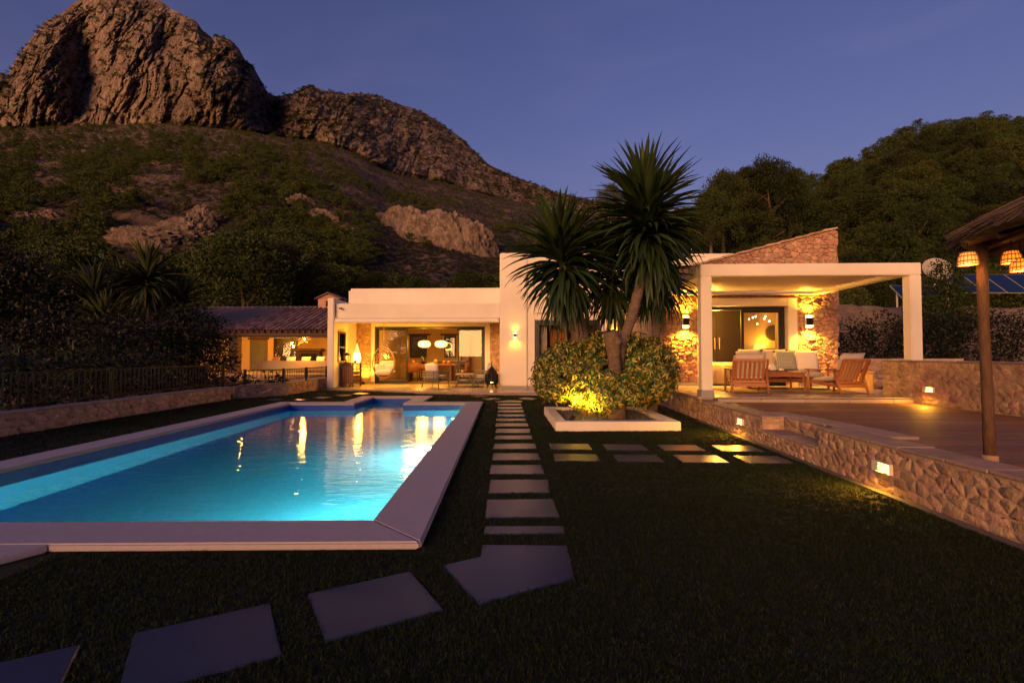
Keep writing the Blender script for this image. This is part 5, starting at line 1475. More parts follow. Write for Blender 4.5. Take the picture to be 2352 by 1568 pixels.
for k in range(n):
    a = 3*k; fs += [(a, a+3, a+4, a+1), (a+1, a+4, a+5, a+2)]
c = MB().add(vs, fs); c.build('cloth_skirt', M['bedding'], bd_, smooth=True).modifiers.new('thick', 'SOLIDIFY').thickness = .006
MB().box(-.56, .66, -.385, .40, .52, .588).build('table_pad', M['bedding'], bd_, bev=.03)
for sx in (-.45, .55): MB().box(sx-.03, sx+.03, -.3, -.24, 0, .52).build('leg', M['darkwood'], bd_)
bed = hthing('bed', 'bed with dark cover in front of the bedroom back wall', 'bed', 6.75, 14.05, TZ, 0)
MB().box(-.70, .72, -.6, .35, .12, .5).build('mattress', M['bedding'], bed, bev=.06)
MB().pillow(1.1, .9, .5, T(.1, -.1, .72)).build('bed_cover', mat('olive_cover', (.10, .085, .035), .9, noise=(20, .3)), bed, smooth=True)
for sx in (-.62, .64):
    for sy in (-.52, .28): MB().box(sx-.04, sx+.04, sy-.04, sy+.04, 0, .12).build('leg', M['darkwood'], bed)
tl2 = hthing('bedside_lamp', 'bedside lamp with wide glowing yellow shade', 'table lamp', 6.78, 14.56, TZ+.78, 0)
MB().lathe([(.20, .05), (.15, .32), (.14, .32), (.19, .05)], 24, caps=False).build('lamp_shade', M['shade_glow'], tl2, smooth=True)
MB().lathe([(.08, -.28), (.03, -.2), (.02, .1)], 12).build('lamp_base', M['darkwood'], tl2, smooth=True)
ns = hthing('nightstand', 'small dark nightstand behind the bed carrying the yellow lamp', 'nightstand', 6.78, 14.54, TZ, 0)
MB().box(-.28, .28, -.2, .22, 0, .47).build('cabinet', M['darkwood'], ns, bev=.006); MB().box(-.30, .30, -.22, .24, .472, .495).build('top', M['darkwood'], ns)
X, Y = hw(6.95, 14.55); lamp('POINT', (X, Y, TZ+1.18), 14, (1, .45, .04), .10, name='bedside_light')
X, Y = hw(4.95, 13.10); lamp('POINT', (X, Y, 2.15), 260, (1, .47, .06), .12, name='bedroom_light')
ch_ = hthing('chandelier', 'branching chandelier of tiny lit crystals in the bedroom', 'chandelier', 6.60, 13.8, 2.24, 0)
r = random.Random(5); br_ = MB()
for k in range(11):
    p = (-.42+k*.085+r.uniform(-.03, .03), r.uniform(-.2, .2), -.06+.016*k+r.uniform(-.14, .12))
    br_.tube([(0, 0, .25), (p[0]*.6, p[1]*.6, p[2]*.5+.1), p], .004, 4)
    MB().lathe([(.001, -.028), (.022, 0), (.001, .028)], 6, p).build('crystal', M['spark'], ch_)
br_.tube([(0, 0, .25), (0, 0, .44)], .008, 5); br_.build('branches', M['rattan'], ch_)
sb = hthing('wall_ornament', 'dark round petal-edged ornament on the bedroom wall', 'wall decoration', 7.25, 14.70, 1.90, 0)
for k in range(20):
    a = 2*math.pi*k/20; MB().bar((.08*math.cos(a), 0, .08*math.sin(a)), (.235*math.cos(a), 0, .235*math.sin(a)), .055, .02, (0, 1, 0)).build('petal', M['beam'], sb)
MB().lathe([(.12, -.02), (.12, .02)], 20).build('hub', M['beam'], sb).rotation_euler = (rad(90), 0, 0)
curtain('curtain', 'grey curtain gathered at the right side of the gable door', 6.52, 6.78, 13.10, TZ+.02, 2.44, M['curtain'], 5, .04)

# ------------------------------------------------------------------ outbuilding fittings
M['sofa_dim'] = mat('faded_sofa_fabric', (.30, .25, .19), .9, noise=(60, .3), bump=(150, .3))
os_ = hthing('outdoor_sofa', 'long cream sofa in front of the fireplace under the tiled roof', 'sofa', -12.0, 24.9, OZ, 0)
MB().box(-1.9, 1.9, -.45, -.25, .1, .62).build('backrest', M['sofa_dim'], os_, bev=.06)
MB().box(-1.9, 1.9, -.248, .45, .1, .42).build('seat', M['sofa_dim'], os_, bev=.06)
for s in (-1, 1): MB().box(s*1.9-.12, s*1.9+.12, -.46, .45, .1, .58).build('armrest', M['sofa_dim'], os_, bev=.05)
for k, c in enumerate((M['tan_leather'], M['cushion_white'], M['cushion'], M['cushion_white'])):
    MB().pillow(.5, .45, .16, T(-1.3+k*.8, -.1, .62) @ RX(75)).build('loose_cushion', c, os_, smooth=True)
for sx in (-1.8, 1.8):
    for sy in (-.38, .38): MB().box(sx-.04, sx+.04, sy-.04, sy+.04, 0, .1).build('leg', M['darkwood'], os_)
lc = hthing('leaf_chandelier', 'hanging lamp of large brown leaves with lit bulbs under the tiled roof', 'chandelier', -11.7, 24.6, 1.95, 0)
r = random.Random(9)
for k in range(16):
    a = r.uniform(0, 6.28); l = r.uniform(.35, .62); c, s = math.cos(a), math.sin(a); w = .14
    z0, z1 = r.uniform(-.10, .12), r.uniform(-.35, .18)
    MB().add([(c*.1, s*.1, z0), (c*l*.5-s*w, s*l*.5+c*w, (z0+z1)/2+.04), (c*l, s*l, z1), (c*l*.5+s*w, s*l*.5-c*w, (z0+z1)/2+.04), (c*l*.5, s*l*.5, (z0+z1)/2)], [(0, 1, 4), (1, 2, 4), (2, 3, 4), (3, 0, 4)]).build('leaf', M['darkwood'], lc)
MB().tube([(0, 0, 0), (0, 0, .5)], .01, 5).build('cord', M['black_metal'], lc)
for p in ((.22, -.45, .08), (.30, -.40, .22), (-.42, -.3, -.30)):
    MB().lathe([(.001, -.055), (.045, -.02), (.045, .015), (.015, .06)], 10, p).build('bulb', M['bulb'], lc, smooth=True)
X, Y = hw(-11.5, 24.2); lamp('POINT', (X, Y, 1.95), 400, (1, .36, .035), .10, name='summer_kitchen_light')
X, Y = hw(-15.2, 25.2); lamp('POINT', (X, Y, 1.95), 250, (1, .36, .035), .10, name='summer_kitchen_light')

# ------------------------------------------------------------------ thatched shelter on the right
gz = thing('thatched_shelter', 'thatched reed shelter on a round timber pole at the right edge', 'shelter', (3.975, 3.915, DZ))
MB().tube([(0, 0, 0), (-.006, 0, .5), (-.016, .005, 1.1), (-.024, 0, 1.86)], [.042, .040, .037, .040], 12).build('pole', M['pole'], gz, smooth=True)
MB().lathe([(.056, 0), (.054, .07), (.042, .075)], 12).build('pole_foot', M['mortar'], gz, smooth=True)
gc = Vector((.93, -.84)); 
for k in range(1, 4):
    a = math.atan2(-gc.y, -gc.x) + k*math.pi/2; p = gc + Vector((math.cos(a), math.sin(a)))*gc.length
    MB().tube([(p.x, p.y, 0), (p.x, p.y, 1.86)], [.052, .05], 10).build('pole', M['pole'], gz, smooth=True)
RO, ZE, ZA = 1.40, 1.85, 2.50
def cone_z(r_): return ZA + (ZE-ZA)*(r_/RO)
mb = MB()
nseg = 40
prof = [(.02, ZA), (.6, cone_z(.6)+.03), (1.1, cone_z(1.1)+.02), (RO-.03, ZE+.05), (RO+.01, ZE+.0), (RO-.05, ZE-.05), (1.1, cone_z(1.1)-.13), (.05, ZA-.2)]
mb.lathe(prof, nseg, (gc.x, gc.y, 0), caps=False)
mb.build('thatch_core', M['thatch'], gz, smooth=True)
r = random.Random(8); st2 = MB(); aim = math.atan2(-gc.y, -gc.x)
strawm = [MB().tube([(0, 0, 0), (.0, .28, .004), (0, .6, -.03)], [.009, .008, .003], 4).mesh('reed', M['thatch']) for _ in range(3)]
items = []
for k in range(4200):
    a = r.uniform(-math.pi, math.pi); rr = RO*math.sqrt(r.uniform(.05, 1.0))
    items.append((abs((a-aim+math.pi) % (2*math.pi)-math.pi)*.8 + (RO-rr), a, rr))
items.sort()
for i, (_, a, rr) in enumerate(items):
    z = cone_z(rr)+.035+r.uniform(-.01, .03); sl_ = math.atan2(ZA-ZE, RO)
    L_ = r.uniform(.4, .7); tw = r.uniform(-.16, .16); drop = sl_ + r.uniform(-.10, .06)
    d = Vector((math.cos(a+tw)*math.cos(drop), math.sin(a+tw)*math.cos(drop), -math.sin(drop)))
    p = Vector((gc.x+math.cos(a)*(rr-.42), gc.y+math.sin(a)*(rr-.42), cone_z(rr-.42)+.03+r.uniform(0, .03)))
    if i < 300:
        o = obj('reed', strawm[i % 3], gz); o.rotation_mode = 'QUATERNION'; o.rotation_quaternion = d.to_track_quat('Y', 'Z'); o.location = p
    else:
        w = Vector((-math.sin(a), math.cos(a), 0))*.007
        st2.add([p-w, p+w, p+d*L_*.6+w+Vector((0, 0, .012)), p+d*L_*.6-w+Vector((0, 0, .012)), p+d*L_], [(0, 1, 2, 3), (3, 2, 4)])
st2.build('loose_reeds', M['thatch'], gz, kind='stuff')
for k in range(10):
    a = aim + (k-5)*.35
    MB().tube([(gc.x+math.cos(a)*.1, gc.y+math.sin(a)*.1, ZA-.24), (gc.x+math.cos(a)*1.28, gc.y+math.sin(a)*1.28, cone_z(1.28)-.12)], .024, 6).build('rafter', M['pole'], gz)
MB().tube([(gc.x+math.cos(aim+q/20*2*math.pi)*gc.length, gc.y+math.sin(aim+q/20*2*math.pi)*gc.length, 1.88) for q in range(20)], .035, 6, closed=True).build('ring_beam', M['pole'], gz)
def basket_lamp(label, x, y, z, r_=.066, e=1.5):
    t = thing('basket_lamp', label, 'pendant lamp', (x, y, z), 0, 'woven lamps under the thatched shelter')
    MB().lathe([(r_*.97, .006), (r_*.86, .06), (r_*.66, .095), (.012, .105)], 20, caps=False).build('lit_lining', M['lant_glow'], t, smooth=True)
    for k in range(16):
        a = 2*math.pi*k/16
        MB().tube([(c_*math.cos(a), c_*math.sin(a), zz_) for c_, zz_ in ((r_, .0), (r_*.9, .06), (r_*.70, .098))], .0035, 4).build('cane', M['rattan'], t)
    for rr, zz_ in ((r_*1.01, .0), (r_*.97, .028), (r_*.86, .068), (r_*.70, .098)):
        MB().tube([(rr*math.cos(q/20*6.2832), rr*math.sin(q/20*6.2832), zz_) for q in range(20)], .0048, 5, closed=True).build('hoop', M['rattan'], t)
    MB().lathe([(.001, .02), (.02, .04), (.016, .075), (.001, .09)], 10).build('bulb', M['bulb'], t, smooth=True)
    MB().tube([(0, 0, .10), (0, 0, .24)], .004, 4).build('cord', M['black_metal'], t)
    lamp('POINT', (x, y, z+.0), e, (1, .32, .05), .03, name='basket_lamp_light')
basket_lamp('glowing woven basket lamp close to the shelter pole', 3.80, 3.88, 1.985)
basket_lamp('upper of two glowing woven lamps at the right edge of the photo', 4.27, 3.98, 2.02)
basket_lamp('lower of two glowing woven lamps at the right edge of the photo', 4.29, 3.93, 1.945)

# ------------------------------------------------------------------ recessed wall lights
def brick_light(label, x, y, z, e, group='recessed wall lights'):
    t = hthing('wall_light', label, 'wall light', x, y, z, rad(-90), group)
    # local -y looks out of the wall (house -x)
    MB().box(-.115, .115, -.006, .03, -.048, .048).build('cover_plate', M['white_metal'], t, bev=.003)
    MB().box(-.020, .105, -.012, -.0065, -.040, .040).build('lens', M['brick_glow'], t)
    for k in range(4): MB().box(-.018, .108, -.030, -.0125, -.036+k*.021, -.031+k*.021).build('louvre', M['white_metal'], t)
    X, Y = hw(x-.05, y); ax, ay = hw(x-.65, y)
    lamp('AREA', (X, Y, z), e, (1, .42, .03), .10, aim=(ax, ay, z-.42), name='wall_light_beam')
brick_light('lit louvred light in the low stone wall nearest the lawn corner of the photo', 3.185, 4.55, .225, 11)
brick_light('lit recessed light in the retaining wall beside the stone step, near the white planter', 3.185, 7.54, .23, 13)
brick_light('lit recessed light in the waist-high wall beside the pergola column', 7.045, 8.87, .63, 12)
brick_light('recessed light in the waist-high wall behind the timber pole', 7.045, 5.55, .62, 10)
# ------------------------------------------------------------------ rock outcrops on the hillside
def hill_find(px, y):
    j = int(np.clip(np.searchsorted(cols, px), 1, len(cols)-1))
    yy = 814 - (HZ[:, j]-EYE)/HY[:, j]*F
    i = int(np.argmin(np.abs(yy - y) + (yy > 700)*50)); return HX[i, j], HY[i, j], HZ[i, j]
def outcrop(label, lobes, seed):
    """lobes: (px, y, width px, height px, lean) on the slope"""
    t = None; r = np.random.default_rng(seed)
    for k, (px, y, w, h, lean) in enumerate(lobes):
        x0, y0, z0 = hill_find(px, y)
        s = y0/F; R, C = 46, 64
        th = np.linspace(0, math.pi, R)[:, None]; ph = np.linspace(0, 2*math.pi, C)[None, :]
        ux, uy, uz = np.sin(th)*np.cos(ph), np.sin(th)*np.sin(ph), np.cos(th)+0*ph
        d = 1 + .30*fbm(ux*2.1+seed+k*3, uz*1.6+uy*2.2, 5, .55, True) + .12*fbm(ux*9+seed, uz*5+uy*8, 3, .6, True)
        w1, w2 = worley(ux*4+uy*2+seed, uz*3.2+uy*1.5+k, 5); d = d + .10*(.6-w1)
        P = np.stack([ux*d*w*.5*s + lean*uz*w*.3*s, uy*d*w*.32*s, uz*d*h*.62*s], 2)
        me = grid_mesh('outcrop', P, M['outcrop'], smooth=False)
        if t is None:
            t = thing('rock_outcrop', label, 'rock', (x0, y0, z0-h*.1*s)); base = Vector(t.location)
        o = obj('boulder', me, t); o.location = Vector((x0, y0, z0-h*.1*s)) - base
outcrop('pale jagged rock outcrop rising to a knob above the dark left yuccas', [(355, 565, 190, 62, -.2), (300, 575, 90, 40, 0), (420, 548, 120, 70, 0), (462, 530, 66, 84, 0), (330, 610, 110, 46, .2)], 3)
outcrop('large pale rock face sloping right on the hillside above the white roof block', [(930, 525, 120, 80, -.2), (985, 550, 130, 90, -.4), (1045, 560, 120, 110, -.5), (1090, 575, 100, 110, -.5), (1010, 515, 110, 50, 0)], 5)
outcrop('low pale scree outcrop above the dark trees at the left, behind the yuccas', [(150, 640, 90, 34, .1), (200, 632, 110, 40, -.1), (235, 655, 70, 30, 0)], 12)
outcrop('pale stony knoll on the slope left of the knobbed outcrop', [(60, 505, 70, 26, .1), (110, 498, 60, 24, 0)], 14)
outcrop('narrow pale rock ledge just right of the big bushy pine', [(648, 572, 34, 40, -.4), (668, 594, 34, 44, -.5), (688, 612, 28, 34, -.5)], 8)
outcrop('long rocky rib running down the hillside left of the large rock face', [(690, 470, 60, 36, -.4), (740, 505, 70, 36, -.5), (790, 540, 70, 36, -.5)], 9)

# ------------------------------------------------------------------ foliage
M['pine'] = mat('pine_needles', (.027, .041, .009), .75, rnd=.55, noise=(1.2, .5), coord='World', spec=.2)
M['scrub'] = mat('scrub_leaf', (.026, .029, .010), .8, noise=(.3, .6), coord='World', spec=.2)
M['wood'] = mat('forest_needles', (.027, .041, .009), .8, noise=(.25, .6), coord='World', spec=.2)
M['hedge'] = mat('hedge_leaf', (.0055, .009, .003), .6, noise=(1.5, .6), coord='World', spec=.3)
M['yucca'] = mat('yucca_leaf', (.022, .046, .015), .5, rnd=.35, spec=.4)
M['yucca2'] = mat('far_yucca_leaf', (.034, .050, .016), .55, noise=(3, .5), spec=.4)

def leaf_cloud(centers, radii, per, size, r, flat=.6, up=.35):
    """needle tufts on the shells of clumps: returns vertex and triangle arrays. centers (k,3), radii (k,3)"""
    k = len(centers); n = k*per
    c = np.repeat(centers, per, 0); ra = np.repeat(radii, per, 0)
    d = r.normal(size=(n, 3)); d[:, 2] = d[:, 2]*.9 + up; d /= np.linalg.norm(d, axis=1)[:, None]
    p = c + d*ra*(r.random((n, 1))**.35)
    a = d + r.normal(size=(n, 3))*.55; a /= np.linalg.norm(a, axis=1)[:, None]
    b = np.cross(a, r.normal(size=(n, 3))); b /= np.linalg.norm(b, axis=1)[:, None] + 1e-9
    s = size*(.6 + .8*r.random((n, 1)))
    V = np.stack([p - b*s*flat*.5, p + a*s, p + b*s*flat*.5, p - a*s*.35], 1).reshape(-1, 3)
    i = np.arange(n)*4
    return V, np.stack([i, i+1, i+2, i+3], 1)

def pine_crown(seed, K, per, size, h=1.0, w=.55):
    r = np.random.default_rng(seed)
    z = r.random(K)**.8
    prof = np.sqrt(np.clip(1 - ((z-.35)/.68)**2, .03, 1))
    ang = r.random(K)*6.283; rr = np.sqrt(r.random(K))*prof*w*.88*(1+.25*np.cos(ang*2+seed))
    c = np.stack([rr*np.cos(ang), rr*np.sin(ang), .22 + z*.72*h], 1)
    s = (.085 + .075*r.random((K, 1)))*np.array([[1.15, 1.15, .72]])
    return leaf_cloud(c, s, per, size, r)

pine_v = []; 
for k in range(5):
    V_, F_ = pine_crown(100+k, 46, 180, .026, 1., .50+.05*(k % 3))
    pine_v.append(fast_mesh('crown', V_, F_, M['pine']))
big_v = []
for k in range(3):
    V_, F_ = pine_crown(200+k, 110, 120, .022, 1., .56)
    big_v.append(fast_mesh('crown', V_, F_, M['pine']))
tk = MB().tube([(0, 0, -.06), (.01, 0, .15), (-.01, .01, .35), (.02, 0, .62)], [.028, .022, .016, .006], 7)
for a in range(5):
    c, s = math.cos(a*1.3), math.sin(a*1.3); tk.tube([(0, 0, .2+.07*a), (c*.14, s*.14, .3+.08*a), (c*.26, s*.26, .36+.08*a)], [.010, .007, .003], 5)
trunk_me = tk.mesh('trunk', M['pine_bark'], smooth=True)
def pine(label, x, y, z, h, group, big=False, seed=0, wide=1.0, split=True):
    cm = (big_v if big else pine_v)[seed % (3 if big else 5)]
    if split:
        t = thing('pine_tree', label, 'pine tree', (x, y, z), seed*1.7, group)
        c = obj('crown', cm, t); k = obj('trunk', trunk_me, t)
        c.scale = (h*wide, h*wide, h); k.scale = (h, h, h)
    else:
        t = obj('pine_tree', cm); tag(t, label, 'pine tree', group); t.location = (x, y, z); t.rotation_euler = (0, 0, seed*1.7); t.scale = (h*wide, h*wide, h)
    return t
rr = random.Random(21)
GP = 'large pines close behind the house'
for (px, top, Zd, h, wide, lab) in (
    (560, 536, 40, 9.6, .92, 'big bushy pine catching light behind the tiled roof'),
    (655, 560, 46, 9.4, .62, 'dark tall pine directly right of the big bushy pine'),
    (735, 604, 47, 7.4, .80, 'dark rounded pine behind the small gabled chimney'),
    (865, 627, 55, 6.6, .9, 'yellow-green pine top above the left part of the white roof block'),
    (965, 640, 55, 6.0, .95, 'pine top above the middle of the white roof block'),
    (1075, 622, 60, 7.0, .8, 'pine top just left of the tall white block'),
    (430, 640, 44, 6.8, .9, 'dark pine behind the left yuccas, left of the tiled roof'),
    (1640, 432, 62, 9.5, .62, 'leftmost pine standing against the sky right of the tall yucca'),
    (1668, 390, 66, 11, .62, 'slim pine top second from the tall yucca against the sky'),
    (1776, 356, 70, 12.5, .66, 'highest pine of the group against the sky right of the yucca'),
    (1722, 382, 72, 12, .60, 'pine between the highest pine and the slim pine on the right'),
    (1826, 384, 76, 10.5, .66, 'rounded pine right of the highest pine against the sky'),
    (1405, 420, 90, 8, .7, 'pine top peeping out left of the tall yucca head')):
    pine(lab, (px-VPX)/F*Zd, Zd, EYE+(814-top)/F*Zd-h*.985, h, GP, True, rr.randrange(99), wide)
# pine hill
def area(px, y, z, spec):
    sy = 814-(z-EYE)/y*F
    for x0, x1, y0, y1, lab, grp in spec:
        if x0 <= px < x1 and y0 <= sy < y1: return lab, grp
    return spec[-1][4:]
AH = [(0, 1900, -9e9, 470, 'pine on the upper wood left of the right hill, behind the pines against the sky', 'pines on the left shoulder of the right hill'),
      (0, 1900, 470, 9e9, 'pine low on the right hill behind the white parapet and stone gable', 'pines behind the stone gable'),
      (1900, 2160, -9e9, 430, 'pine high on the right hill on its left-hand skyline slope', 'pines on the skyline slope of the right hill'),
      (1900, 2160, 430, 9e9, 'pine halfway up the right hill above the pergola beam', 'pines above the pergola beam'),
      (2160, 9e9, -9e9, 400, 'pine near the top of the right hill at the edge of the photo', 'pines near the top of the right hill'),
      (2160, 9e9, 400, 9e9, 'pine on the right hill above the thatched shelter', 'pines above the thatched shelter')]
AS = [(-9e9, 420, -9e9, 430, 'dark pine high on the slope just under the big cliff', 'pines under the big cliff'),
      (-9e9, 420, 430, 620, 'dark pine on the left slope around the knobbed rock outcrop', 'pines around the knobbed outcrop'),
      (-9e9, 420, 620, 9e9, 'dark pine at the foot of the slope above the left yuccas', 'pines at the foot of the left slope'),
      (420, 760, -9e9, 480, 'pine on the upper middle slope below the gap between the peaks', 'pines below the gap between the peaks'),
      (420, 760, 480, 9e9, 'pine on the middle slope above the tiled roof', 'pines above the tiled roof'),
      (760, 9e9, -9e9, 560, 'small pine on the stony slope around the large rock face', 'pines around the large rock face'),
      (760, 9e9, 560, 9e9, 'pine low on the slope directly above the white roof block', 'pines above the white roof block')]
n1 = 0; rest_c = []
cand = []
for _ in range(1500):
    px = rr.uniform(1480, 2700); u = rr.random()**1.3*.98
    x, y, z = hill2_xyz(px, u); cand.append((y, x, z, px))
cand.sort()
kept = []
for y, x, z, px in cand:
    if all((x-a)**2+(y-b)**2 > (3.0+.014*y)**2 for a, b in kept): kept.append((x, y)); rest_c.append((y, x, z, px))
far_V = []; far_F = []; off = 0
lowc = [pine_crown(300+k, 30, 44, .05, 1., .55) for k in range(4)]
def add_far(x, y, z, h, wide, k):
    global off
    V_, F_ = lowc[k % 4]; a = rr.uniform(0, 6.28); c, s = math.cos(a), math.sin(a)
    W_ = np.stack([x+(V_[:, 0]*c-V_[:, 1]*s)*h*wide, y+(V_[:, 0]*s+V_[:, 1]*c)*h*wide, z+V_[:, 2]*h], 1)
    far_V.append(W_); far_F.append(F_+off); off += len(W_)
nin = 0
for y, x, z, px in rest_c:
    h = rr.uniform(5.2, 9.8)
    if nin < 165 and px < 2420: LH, GH = area(px, y, z, AH); pine(LH, x, y, z-.3, h, GH, False, rr.randrange(999), rr.uniform(.75, 1.0), split=(y < 70)); nin += 1
    else: add_far(x, y, z-.3, h, rr.uniform(.8, 1.05), rr.randrange(9))
obj('pine_wood', fast_mesh('pine_wood', np.concatenate(far_V), np.concatenate(far_F), M['wood']), kind='stuff')
# pines and scrub on the rocky slope
dens = lambda px: float(np.interp(px, [-300, 0, 450, 700, 900, 1150, 1350], [1.05, 1.02, .82, .56, .42, .33, .22]))
sel = []; tries = 0
while len(sel) < 3400 and tries < 26000:
    tries += 1
    px = rr.uniform(-240, 1400); u = rr.uniform(.04, .985)
    x, y, z = hill_xyz(px, u)
    nz = float(fbm(np.array([px/120.+5]), np.array([u*8.]), 4)[0])
    if rr.random() > dens(px)*(.80 + 1.5*nz) : continue
    sc_y = 814-(z-EYE)/y*F
    if sc_y > 760: continue
    if y < 170 and 235 < px < 525 and sc_y - 6*F/y < 600: continue
    if y < 190 and 850 < px < 1145 and sc_y - 6*F/y < 622: continue
    if 250 < px < 500 and 488 < sc_y < 610 and rr.random() < .85: continue
    if 870 < px < 1140 and 485 < sc_y < 610 and rr.random() < .88: continue
    sel.append((y, x, z, px, u))
sel.sort()
far_V = []; far_F = []; off = 0; nin = 0
for y, x, z, px, u in sel:
    h = rr.uniform(3.6, 7.4)*(1.12 if px < 700 else .9)
    if nin < 120 and -20 < px < 1380: LS, GS = area(px, y, z, AS); pine(LS, x, y, z-.4, h, GS, False, rr.randrange(999), rr.uniform(.8, 1.25), split=(y < 110)); nin += 1
    else: add_far(x, y, z-.4, h, rr.uniform(.9, 1.4), rr.randrange(9))
obj('far_pines', fast_mesh('far_pines', np.concatenate(far_V), np.concatenate(far_F), M['pine']), kind='stuff')
far_V = []; far_F = []; off = 0
lowc = [pine_crown(400+k, 9, 14, .13, .8, .6) for k in range(4)]
n_ = 0
while n_ < 5200:
    px = rr.uniform(-240, 1560); u = rr.uniform(.12, 1)
    x, y, z = hill_xyz(px, u); n_ += 1
    add_far(x, y, z-.25, rr.uniform(.9, 2.6)*(.6+.5*u), rr.uniform(1.0, 1.6), n_)
# ledge scrub on the cliffs
for _ in range(5000):
    j = rr.randrange(20, 900); i = rr.randrange(6, 246)
    nrm = (Pc[min(i+1, 249), j]-Pc[i-1, j])
    if abs(nrm[1]) < .75*abs(nrm[2]) and rr.random() > .08: continue
    x, y, z = Pc[i, j]
    add_far(x, y-1, z-1.4, rr.uniform(2.5, 7.), rr.uniform(1.0, 1.9), _)
obj('mountain_scrub', fast_mesh('mountain_scrub', np.concatenate(far_V), np.concatenate(far_F), M['scrub']), kind='stuff')

# garden shrubs, hedges and trees made of single leaves
def bush(name, label, cat, loc, lobes, n, size, m, seed, stems=True, group=None):
    """lobes: (x,y,z,rx,ry,rz); leaves spread through them"""
    r = np.random.default_rng(seed); t = thing(name, label, cat, loc, 0, group)
    vol = np.array([l[3]*l[4]*l[5] for l in lobes])**.67; cnt = np.maximum(3, (n*vol/vol.sum()/9)).astype(int)
    cs, rs_ = [], []
    for l, k in zip(lobes, cnt):
        d = r.normal(size=(k, 3)); d /= np.linalg.norm(d, axis=1)[:, None]
        cs.append(np.array(l[:3]) + d*np.array(l[3:])*(.55+.42*r.random((k, 1)))); rs_.append(np.tile(np.array([l[3:]])*.22, (k, 1)) + .05)
    V_, F_ = leaf_cloud(np.concatenate(cs), np.concatenate(rs_), 9, size, r, .55, .2)
    V_[:, 2] = np.maximum(V_[:, 2], .02)
    obj('foliage', fast_mesh('foliage', V_, F_, m), t)
    if stems:
        mb = MB()
        for l in lobes: mb.tube([(l[0]*.5, l[1]*.5, -.1), (l[0]*.8, l[1]*.8, l[2]*.5), (l[0], l[1], l[2])], [.05, .035, .01], 6)
        mb.build('stems', M['pine_bark'], t, smooth=True)
    return t
hl = [(0, y, .62+.1*math.sin(y*1.7), .75, .9, .72) for y in np.arange(-5.5, 6.6, 1.0)]
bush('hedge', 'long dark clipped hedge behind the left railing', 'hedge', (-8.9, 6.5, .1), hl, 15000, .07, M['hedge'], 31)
MB().box(-30, -7.9, -6, 22, -.05, .10).build('garden_bed', M['soil'], kind='structure')
bush('large_bush', 'big dark leafy bush in front of the left end of the tiled roof', 'bush', (-11.0, 17.0, .1), [(0, 0, 1.3, 1.5, 1.2, 1.5), (-.9, -.6, 1.0, 1.2, 1., 1.2), (.6, .2, .95, .9, .9, 1.2), (.1, 0, 2.0, 1.0, .9, .85), (-1.9, -.4, 1.3, 1.1, 1., 1.3)], 14000, .09, M['hedge'], 32)
bush('large_bush', 'dark rounded bush behind the long hedge, below the left yuccas', 'bush', (-13.2, 14.5, .1), [(0, 0, 1.1, 1.7, 1.2, 1.3), (-1.8, 0, 1.0, 1.4, 1.2, 1.2), (1.7, 0, 1.2, 1.2, 1., 1.2)], 9000, .09, M['hedge'], 33)
bush('carob_tree', 'dark broad tree at the left edge of the photo', 'tree', (-20.5, 20, .1), [(0, 0, 3.4, 2.6, 2.2, 2.0), (-2, 0, 3.0, 2., 2., 2.2), (1.6, 0, 2.6, 1.6, 1.6, 1.8), (.3, 0, 1.4, 2.4, 1.6, 1.5), (-.5, 0, 4.7, 1.6, 1.4, 1.0)], 15000, .14, M['hedge'], 34)
bush('carob_tree', 'dark tree left of the yuccas, behind the rounded bush', 'tree', (-21.5, 27, .1), [(0, 0, 4.0, 2.6, 2.2, 2.0), (2.4, 0, 3.2, 2.0, 1.6, 1.6), (0, 0, 1.9, 2.6, 1.6, 1.9)], 9000, .16, M['hedge'], 35)
for k, (x, y, q) in enumerate(((-15.0, -15, 1.0), (-20.5, -17, 1.15), (-25.5, -14, 1.0))):
    bush('carob_tree', ['dark garden tree behind the camera mirrored in the left glass panel', 'taller dark tree behind the camera, mirrored in the porch glass', 'dark tree at the garden end behind the camera, farthest left'][k], 'tree', (x, y, .05), [(0, 0, 4.4*q, 2.9*q, 2.5, 2.4*q), (-1.6, 0, 3.4*q, 2.2, 2., 2.2), (1.6, 0, 3.4*q, 2.2, 2., 2.2), (0, 0, 1.9, 2.6, 1.8, 1.6)], 4500, .24, M['hedge'], 40+k)
bush('railing_plant', 'wispy plant growing against the pinkish wall behind the railing', 'plant', (-10.2, 19.3, -.05), [(0, 0, .28, .55, .3, .28), (-.9, .2, .22, .4, .3, .22), (1.1, .2, .25, .5, .3, .25), (-1.6, -.4, .4, .4, .3, .4)], 900, .10, M['hedge'], 36)
bush('hedge', 'dark hedge behind the waist-high wall, left of the pergola column', 'hedge', (11.9, 15.0, .8), [(-1.8, 0, .75, .8, .7, .85), (-.9, 0, .8, .8, .7, .9), (0, 0, .85, .8, .7, .95), (.9, 0, .9, .8, .7, .95), (1.7, 0, .9, .8, .7, .9)], 7000, .075, M['hedge'], 37)
bush('hedge', 'dark hedge behind the waist-high wall at the right edge, behind the timber pole', 'hedge', (16.2, 15.2, .8), [(-2.2, 0, .9, .9, .7, .95), (-1.2, 0, .95, .8, .7, .95), (-.2, 0, .9, .8, .7, 1.0), (.8, 0, .95, .8, .7, 1.0), (1.8, 0, .95, .9, .7, 1.0)], 8000, .075, M['hedge'], 38)
bush('olive_bush', 'loose tall bush growing in front of the satellite dish', 'bush', (16.85, 18.4, 1.2), [(0, 0, 1.9, .9, .8, 1.3), (.3, 0, 3.0, .6, .5, .8), (-.5, 0, 1.3, .8, .7, 1.1), (1.0, .2, 1.8, .8, .7, 1.1)], 7500, .09, M['wood'], 39)
